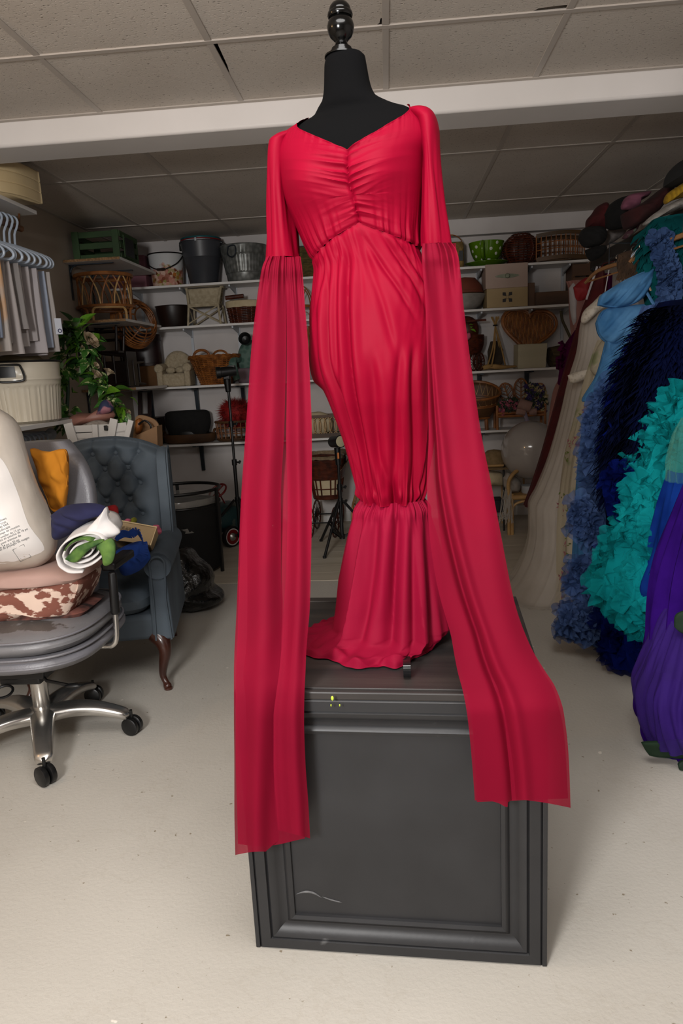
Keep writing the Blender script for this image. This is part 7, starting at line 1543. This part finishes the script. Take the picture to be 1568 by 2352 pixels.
m = MB(); m.grid(lambda u, v: at(1482+55*u, 660+62*math.sin(PI*.5*u)+ (v*14), Y=3.55+.0*v), 16, 3); m.build('neckband', mat('sky_satin', '3f6f9c', rough=.5), t, world=True, solid=.004)
m = MB(); blob(m, [(1496, 652), (1520, 648), (1545, 655), (1545, 685), (1520, 688), (1502, 675)], 3.64, .02, 0, 5, 1, pw=.3); m.build('lining', mat('nude_lining', '7d6040', rough=.7), t, world=True)
m = MB(); m.tube(spline([at(1482, 650, Y=3.55), at(1490, 636, Y=3.55), at(1520, 622, Y=3.55)], 4), .004, 6); m.tube(spline([at(1482, 650, Y=3.55), at(1488, 655, Y=3.55), at(1494, 668, Y=3.55)], 4), .005, 6); m.build('straps', mat('nude_satin', 'a08268', rough=.5), t, world=True)
m = MB(); m.tube([at(1513, 562, Y=3.56), at(1514, 622, Y=3.56)], .0015, 4); m.build('hanging_loop', MATS['white_satin'], t, world=True)
whanger(1512, 556, 3.6, 'wooden hanger holding the sky blue gown on the rail')
# dusty blue ruffle gown
DUS = TUL('dusty_blue_organza', '486398', '5f7cb4')
R_ = [(700, 1480, 1568, 3.40, .10), (820, 1430, 1560, 3.40, .15), (900, 1390, 1540, 3.40, .18), (1000, 1355, 1520, 3.38, .20), (1100, 1352, 1510, 3.36, .20), (1200, 1358, 1500, 3.33, .20), (1280, 1375, 1500, 3.28, .20), (1400, 1365, 1500, 3.22, .22), (1470, 1350, 1500, 3.16, .24)]
t = gown_thing('dusty_blue_ruffle_gown', 'dusty blue organza gown covered in crumpled ruffles', R_[0], 3.4); m, fn = gloft(R_, 23, .03, 4, hemw=.01); m.build('skirt', DUS, t, world=True)
m = MB(); ruffles(m, fn, 420, .035, .065, 31, .30, .97, U0, .82, 7, .45); 
def clump(m, outline, Y, n, r0, r1, sd_, dep=.06):
    rn = random.Random(sd_); cx = sum(p[0] for p in outline)/len(outline); cy_ = sum(p[1] for p in outline)/len(outline)
    for k in range(n):
        a, b_ = rn.choice(list(zip(outline, outline[1:]+outline[:1]))); w = rn.random(); r = math.sqrt(rn.random())*.92; x = cx+((a[0]*(1-w)+b_[0]*w)-cx)*r; y = cy_+((a[1]*(1-w)+b_[1]*w)-cy_)*r
        p = at(x, y, Y=Y-dep*math.sqrt(max(0, 1-r*r))+rn.uniform(-.02, .02)); rr = rn.uniform(r0, r1)
        if p.z < rr*.6: p.z = rr*.6
        nn = V((rn.uniform(-.7, .5), -1, rn.uniform(-.6, .7))).normalized(); rosette(m, p, nn, rr, rn, 6+rn.randint(0, 3), .5)
clump(m, [(1300, 1175), (1320, 1150), (1350, 1160), (1380, 1200), (1400, 1250), (1370, 1265), (1330, 1235), (1305, 1205)], 3.10, 34, .04, .06, 3)
clump(m, [(1292, 1320), (1305, 1285), (1330, 1290), (1370, 1310), (1400, 1350), (1370, 1375), (1310, 1365)], 3.05, 34, .04, .06, 5)
clump(m, [(1268, 1420), (1275, 1390), (1295, 1398), (1340, 1378), (1385, 1390), (1395, 1440), (1370, 1472), (1335, 1475), (1300, 1452), (1275, 1445)], 3.02, 46, .035, .06, 7)
clump(m, [(1345, 1000), (1375, 880), (1410, 850), (1440, 870), (1430, 960), (1400, 1060), (1370, 1100), (1340, 1080)], 3.18, 60, .035, .055, 9)
m.build('ruffles', DUSR, t, world=True, sharp=False)['kind'] = 'stuff'
m = MB()
P = spline([at(1512, 548, Y=3.45), at(1528, 600, Y=3.40), at(1535, 660, Y=3.35), at(1530, 720, Y=3.3)], 10); rn = random.Random(9)
for p in P:
    for k in range(4): rosette(m, p+V((rn.uniform(-.025, .025), rn.uniform(-.02, .02), rn.uniform(-.02, .02))), V((rn.uniform(-.6, .6), -1, rn.uniform(-.5, .5))).normalized(), rn.uniform(.025, .04), rn, 6)
o = m.build('ruffled_strap', TUL('dusty_strap', '3d5582', '4c6694'), t, world=True, sharp=False); o['kind'] = 'stuff'
# navy feathered gown : many overlapping pointed tulle tongues
NVY = TUL('navy_tulle', '050a1e', '08123a'); RYL = TUL('royal_blue_tulle', '040f4a', '0a1f78')
R_ = [(690, 1520, 1640, 3.0, .10), (760, 1470, 1640, 3.0, .16), (850, 1425, 1640, 3.0, .20), (950, 1400, 1620, 3.0, .22), (1030, 1388, 1600, 3.0, .24), (1100, 1390, 1560, 3.0, .22), (1180, 1400, 1540, 3.0, .18), (1300, 1400, 1540, 3.0, .18)]
t = gown_thing('navy_feather_gown', 'dark navy gown with dense feathery tulle layers', R_[0], 3.0); m, fn = gloft(R_, 33, .03, 4); m.build('skirt', NVY, t, world=True)
m = MB(); rn = random.Random(12)
def tongues(m, fn, n, ln, wd, v0, v1, rn, u0=.42, u1=.95, droop=.9, out=.5):
    for k in range(n):
        u, v = rn.uniform(u0, u1), rn.uniform(v0, v1); p = V(fn(u, v)); e = V(fn(u+.01, v))-p; d = V(fn(u, min(1, v+.01)))-V(fn(u, max(0, v-.01))); nn = e.cross(d).normalized()
        if nn.y > 0: nn = -nn
        dn = d.normalized(); sd_ = e.normalized(); L_ = ln*rn.uniform(.6, 1.2); w = wd*rn.uniform(.6, 1.2); dirv = (nn*out+dn*droop+sd_*rn.uniform(-.5, .5)).normalized()
        q = [p-sd_*w*.3, p+sd_*w*.3, p+dirv*L_*.5+sd_*w*.6+nn*.01, p+dirv*L_*.5-sd_*w*.6+nn*.004, p+dirv*L_+sd_*w*rn.uniform(-.5, .5)-nn*.004]; m.add(q, [(0, 1, 2, 3), (3, 2, 4)])
tongues(m, fn, 5200, .085, .012, .02, .72, rn, out=.6, droop=.7); m.build('feather_layers', NVY, t, world=True, sharp=False)['kind'] = 'stuff'
m = MB(); tongues(m, fn, 260, .07, .03, .02, .55, rn, .44, .54, out=.7); m.build('blue_underlayer', RYL, t, world=True, sharp=False)['kind'] = 'stuff'
# royal blue gown
R_ = [(1040, 1410, 1520, 2.98, .10), (1100, 1400, 1520, 2.98, .12), (1190, 1410, 1540, 2.98, .13), (1280, 1395, 1560, 2.96, .16), (1380, 1385, 1560, 2.94, .19), (1450, 1380, 1560, 2.92, .21), (1512, 1395, 1560, 2.90, .22)]
t = gown_thing('royal_blue_gown', 'royal blue tulle gown showing under the teal ruffled gown', R_[0], 2.96); m, fn = gloft(R_, 41, .03, 5, hemw=.01); m.build('skirt', RYL, t, world=True)
m = MB(); ruffles(m, fn, 150, .035, .06, 43, .45, .98, U0, .85, 8, .4); clump(m, [(1398, 1085), (1430, 1065), (1460, 1090), (1455, 1150), (1430, 1190), (1405, 1140)], 2.80, 30, .035, .055, 11); m.build('ruffles', RYLR, t, world=True, sharp=False)['kind'] = 'stuff'
# teal ruffled gown
TEA = TUL('teal_organza', '068086', '0c9aa0')
R_ = [(880, 1560, 1680, 2.70, .10), (960, 1520, 1680, 2.70, .16), (1040, 1490, 1670, 2.70, .19), (1120, 1460, 1650, 2.70, .21), (1200, 1430, 1620, 2.70, .22), (1290, 1395, 1590, 2.68, .23), (1350, 1388, 1560, 2.66, .23), (1400, 1415, 1545, 2.66, .20), (1440, 1455, 1535, 2.66, .15)]
t = gown_thing('teal_ruffle_gown', 'bright teal organza gown with tiers of crumpled ruffles', R_[0], 2.7); m, fn = gloft(R_, 51, .035, 4, hemw=.0); m.build('skirt', TEA, t, world=True)
m = MB(); ruffles(m, fn, 560, .035, .070, 53, .05, .98, U0, .85, 5, .35, .3); m.build('ruffles', TEAR, t, world=True, sharp=False)['kind'] = 'stuff'
R_ = [(500, 1500, 1620, 3.62, .10), (560, 1484, 1620, 3.62, .14), (620, 1488, 1600, 3.62, .13), (700, 1520, 1600, 3.62, .12)]
t = gown_thing('teal_tulle_gown', 'dark teal tulle gown bunched over the front of the grey shelf', R_[0], 3.6); m, fn = gloft(R_, 55, .03, 4); m.build('bodice', TUL('dark_teal_tulle', '0a4a4e', '0e5c60'), t, world=True)
m = MB(); tongues(m, fn, 700, .10, .05, .0, .9, random.Random(3), .40, .9, out=.4); m.build('tulle_layers', MATS['dark_teal_tulle'], t, world=True, sharp=False)['kind'] = 'stuff'
R_ = [(960, 1568, 1600, 2.45, .04), (1000, 1548, 1600, 2.45, .05), (1060, 1536, 1600, 2.45, .07), (1105, 1532, 1600, 2.45, .07)]
t = gown_thing('mint_gown', 'pale mint sheer gown edge in front of the teal gown', R_[0], 2.45); m, fn = gloft(R_, 57, .015, 4, nth=60, nv=40); m.build('skirt', mat('mint_tulle', '4c8f7c', '5aa08c', sc=5, rough=.85, alpha=.2), t, world=True)
# purple gown and the blue one behind it
R_ = [(1080, 1540, 1640, 2.50, .08), (1180, 1512, 1640, 2.48, .12), (1280, 1495, 1640, 2.47, .14), (1350, 1480, 1620, 2.46, .16), (1375, 1490, 1600, 2.46, .15)]
t = gown_thing('cobalt_sheer_gown', 'sheer cobalt blue gown between the teal and purple gowns', R_[0], 2.5); m, fn = gloft(R_, 61, .025, 4, nth=80, nv=60); m.build('skirt', TUL('cobalt_tulle', '0a2a7a', '123a92'), t, world=True)
R_ = [(1080, 1590, 1720, 2.36, .08), (1180, 1555, 1720, 2.36, .12), (1300, 1520, 1700, 2.36, .16), (1400, 1505, 1690, 2.35, .18), (1500, 1495, 1690, 2.34, .2), (1600, 1480, 1690, 2.33, .22), (1660, 1474, 1690, 2.32, .23), (1702, 1490, 1690, 2.31, .24)]
PURT = TUL('purple_tulle', '2a0a62', '38107c')
t = gown_thing('purple_tulle_gown', 'deep purple tulle gown with frothy hem at the near end of the rail', R_[0], 2.35); m, fn = gloft(R_, 63, .035, 5, nth=160, nv=120, hemw=.02); m.build('skirt', PURT, t, world=True)
m = MB()
gloft([(1420, 1535, 1650, 2.28, .08), (1470, 1510, 1650, 2.26, .12), (1530, 1484, 1650, 2.23, .14), (1590, 1463, 1650, 2.21, .15), (1640, 1470, 1650, 2.20, .15), (1696, 1492, 1650, 2.19, .14)], 71, .026, 6.0, nth=180, nv=90, m=m)
gloft([(1370, 1540, 1650, 2.32, .08), (1420, 1515, 1650, 2.31, .11), (1480, 1498, 1650, 2.29, .13), (1530, 1492, 1650, 2.28, .14)], 73, .024, 6.0, nth=160, nv=60, m=m)
m.build('frothy_flounce', mat('purple_sheer', '2c0c66', '3a1480', sc=7, rough=.85, transl=.25, alpha=.72, bump=.3, bsc=40), t, world=True, sharp=False)
GRV = mat('bottle_green_velvet', '0a2a10', '06200c', sc=8, rough=.8, sheen=.5)
t = T('green_velvet_gown', 'bottle green velvet gown sash ends hanging by the purple hem', 'gown', at(1530, 1740, Z=.0), 0, 'gowns hanging on the rail')
for o_, Y in (([(1472, 1706), (1500, 1703), (1568, 1700), (1620, 1702), (1620, 1738), (1568, 1742), (1500, 1738), (1485, 1728)], 2.12), ([(1556, 1758), (1568, 1748), (1620, 1748), (1620, 1785), (1568, 1778)], 2.10), ([(1548, 1440), (1556, 1408), (1620, 1400), (1620, 1460), (1568, 1455)], 2.18)):
    m = MB(); blob(m, o_, Y, .012, .006, 12, 5, pw=.3)
    for i, v in enumerate(m.v):
        if v[2] < .004: m.v[i] = (v[0], v[1], .004)
    m.build('sash', GRV, t, world=True)
m = MB(); m.grid(lambda u, v: V((at(1600, 1550, Y=2.14).x+.03+.10*u, 2.14+.02*N(u*5, v*3), 1.85*(1-v)+.02)), 10, 30); m.build('skirt', GRV, t, world=True, solid=.02)
for (x, y, Y, lb) in ((1568, 540, 3.4, 'wooden hanger in front of the dark teal tulle gown'), (1478, 600, 3.9, 'wooden hanger in front of the brown fur stole')): whanger(x, y, Y, lb)
m = MB(); blob(m, [(1418, 585), (1450, 575), (1490, 590), (1492, 615), (1470, 635), (1440, 640), (1418, 620)], 3.95, .06, .012, 16, 5); fn2 = lambda u, v: at(1420+70*u, 585+45*v, Y=3.90)
tongues(m, fn2, 500, .05, .006, 0, 1, random.Random(8), 0, 1, out=.3); tag(m.build('fur_stole', mat('brown_fur', '35261a', '4a3524', sc=20, rough=.95)), 'brown fur stole hanging on the rail behind the sky blue gown', 'fur')
for k in range(9):
    y = 4.9-.14*k; m = MB(); m.tube([V((RX+.02, y, 1.91))+V((.022*math.cos(a), .004*k/9, .022*math.sin(a))) for a in [PI*1.1-.35*i for i in range(11)]]+[V((RX+.02, y, 1.86))], .0028, 6); tag(m.build('hanger_hook', CHROME), 'bright wire hanger hook looped over the black gown rail', 'hanger', 'wire hooks on the gown rail')
m = MB(); m.tube(spline([at(1505, 562, Y=3.85), at(1470, 572, Y=3.85), at(1452, 588, Y=3.85), at(1456, 602, Y=3.85)], 5), .008, 8); tag(m.build('plastic_hanger', HANG), 'pale blue plastic hanger tip beside the brown fur stole', 'hanger')
# clothes heaped on the shelf
for nm, lb, o_, Y, d, mm in (
    ('folded_cloth', 'dark red knit folded at the far end of the grey shelf', [(1347, 523), (1348, 505), (1360, 490), (1372, 474), (1392, 468), (1398, 500), (1394, 525), (1370, 526)], 4.75, .12, mat('dark_red_knit', '3c0508', '4a070b', sc=10, rough=.9)),
    ('folded_cloth', 'charcoal felt roll under the dark red knit on the grey shelf', [(1328, 548), (1340, 525), (1380, 522), (1392, 540), (1380, 562), (1345, 568)], 4.72, .10, mat('charcoal_felt', '121212', rough=.95)),
    ('folded_cloth', 'black cloth hanging off the far end of the grey shelf', [(1343, 575), (1370, 565), (1392, 566), (1385, 585), (1360, 600), (1348, 590)], 4.70, .06, mat('black_cloth', '050505', rough=.95)),
    ('folded_cloth', 'big black garment heaped behind the pink shirt on the grey shelf', [(1385, 495), (1400, 470), (1425, 455), (1450, 455), (1450, 500), (1440, 520), (1400, 525)], 4.65, .14, MATS['black_cloth']),
    ('folded_cloth', 'white shirt crumpled at the front of the grey shelf', [(1378, 556), (1388, 535), (1410, 520), (1432, 514), (1438, 528), (1425, 545), (1398, 562), (1384, 567)], 4.95, .07, mat('grey_white_cotton', '827a76', '756d69', sc=6, rough=.9, bump=.4, bsc=20)),
    ('folded_cloth', 'dusty pink shirt folded on the maroon heap', [(1427, 472), (1438, 452), (1465, 444), (1492, 441), (1486, 452), (1468, 462), (1462, 478), (1432, 481)], 4.25, .08, mat('rose_cotton', '7a4558', '6c3c4e', sc=6, rough=.9, bump=.4, bsc=20)),
    ('folded_cloth', 'maroon garments piled high on the middle of the grey shelf', [(1428, 492), (1460, 475), (1490, 455), (1520, 432), (1545, 425), (1535, 450), (1505, 490), (1470, 515), (1440, 526), (1432, 515)], 4.1, .14, mat('maroon_knit', '240304', '340506', sc=9, rough=.9)),
    ('folded_cloth', 'printed mauve scarf under the maroon heap on the grey shelf', [(1428, 548), (1440, 530), (1465, 518), (1470, 505), (1462, 528), (1440, 548)], 4.2, .05, mat('mauve_print', '4a2c34', '5f6a5c', sc=20, rough=.9, lo=.5, hi=.56)),
    ('folded_cloth', 'white lace and plastic roll at the front of the grey shelf', [(1475, 515), (1490, 500), (1510, 485), (1545, 465), (1600, 440), (1600, 465), (1540, 490), (1500, 505), (1482, 518)], 3.75, .07, mat('white_lace', '8f8a84', '7d7872', sc=30, rough=.8, bump=.5, bsc=60)),
    ('folded_cloth', 'mustard yellow ribbed knit on top of the white lace roll', [(1525, 462), (1530, 448), (1545, 435), (1600, 405), (1600, 440), (1550, 458), (1530, 468)], 3.72, .08, mat('yellow_rib_knit', '8a6a0a', '9c7a10', sc=20, rough=.9, kind='wave')),
    ('hat', 'large charcoal felt hat on top of the heap near the ceiling', [(1530, 425), (1532, 405), (1545, 385), (1568, 368), (1620, 355), (1620, 410), (1560, 425)], 3.74, .14, MATS['charcoal_felt'])):
    m = MB(); blob(m, o_, Y, d, .010, 14, len(nm)+int(Y*10), nr=18, n=90, pw=.42, pl=(.5, .85, 26, .008, Y)); tag(m.build(nm, mm), lb, 'clothes' if nm != 'hat' else 'hat', 'clothes heaped on the grey shelf')
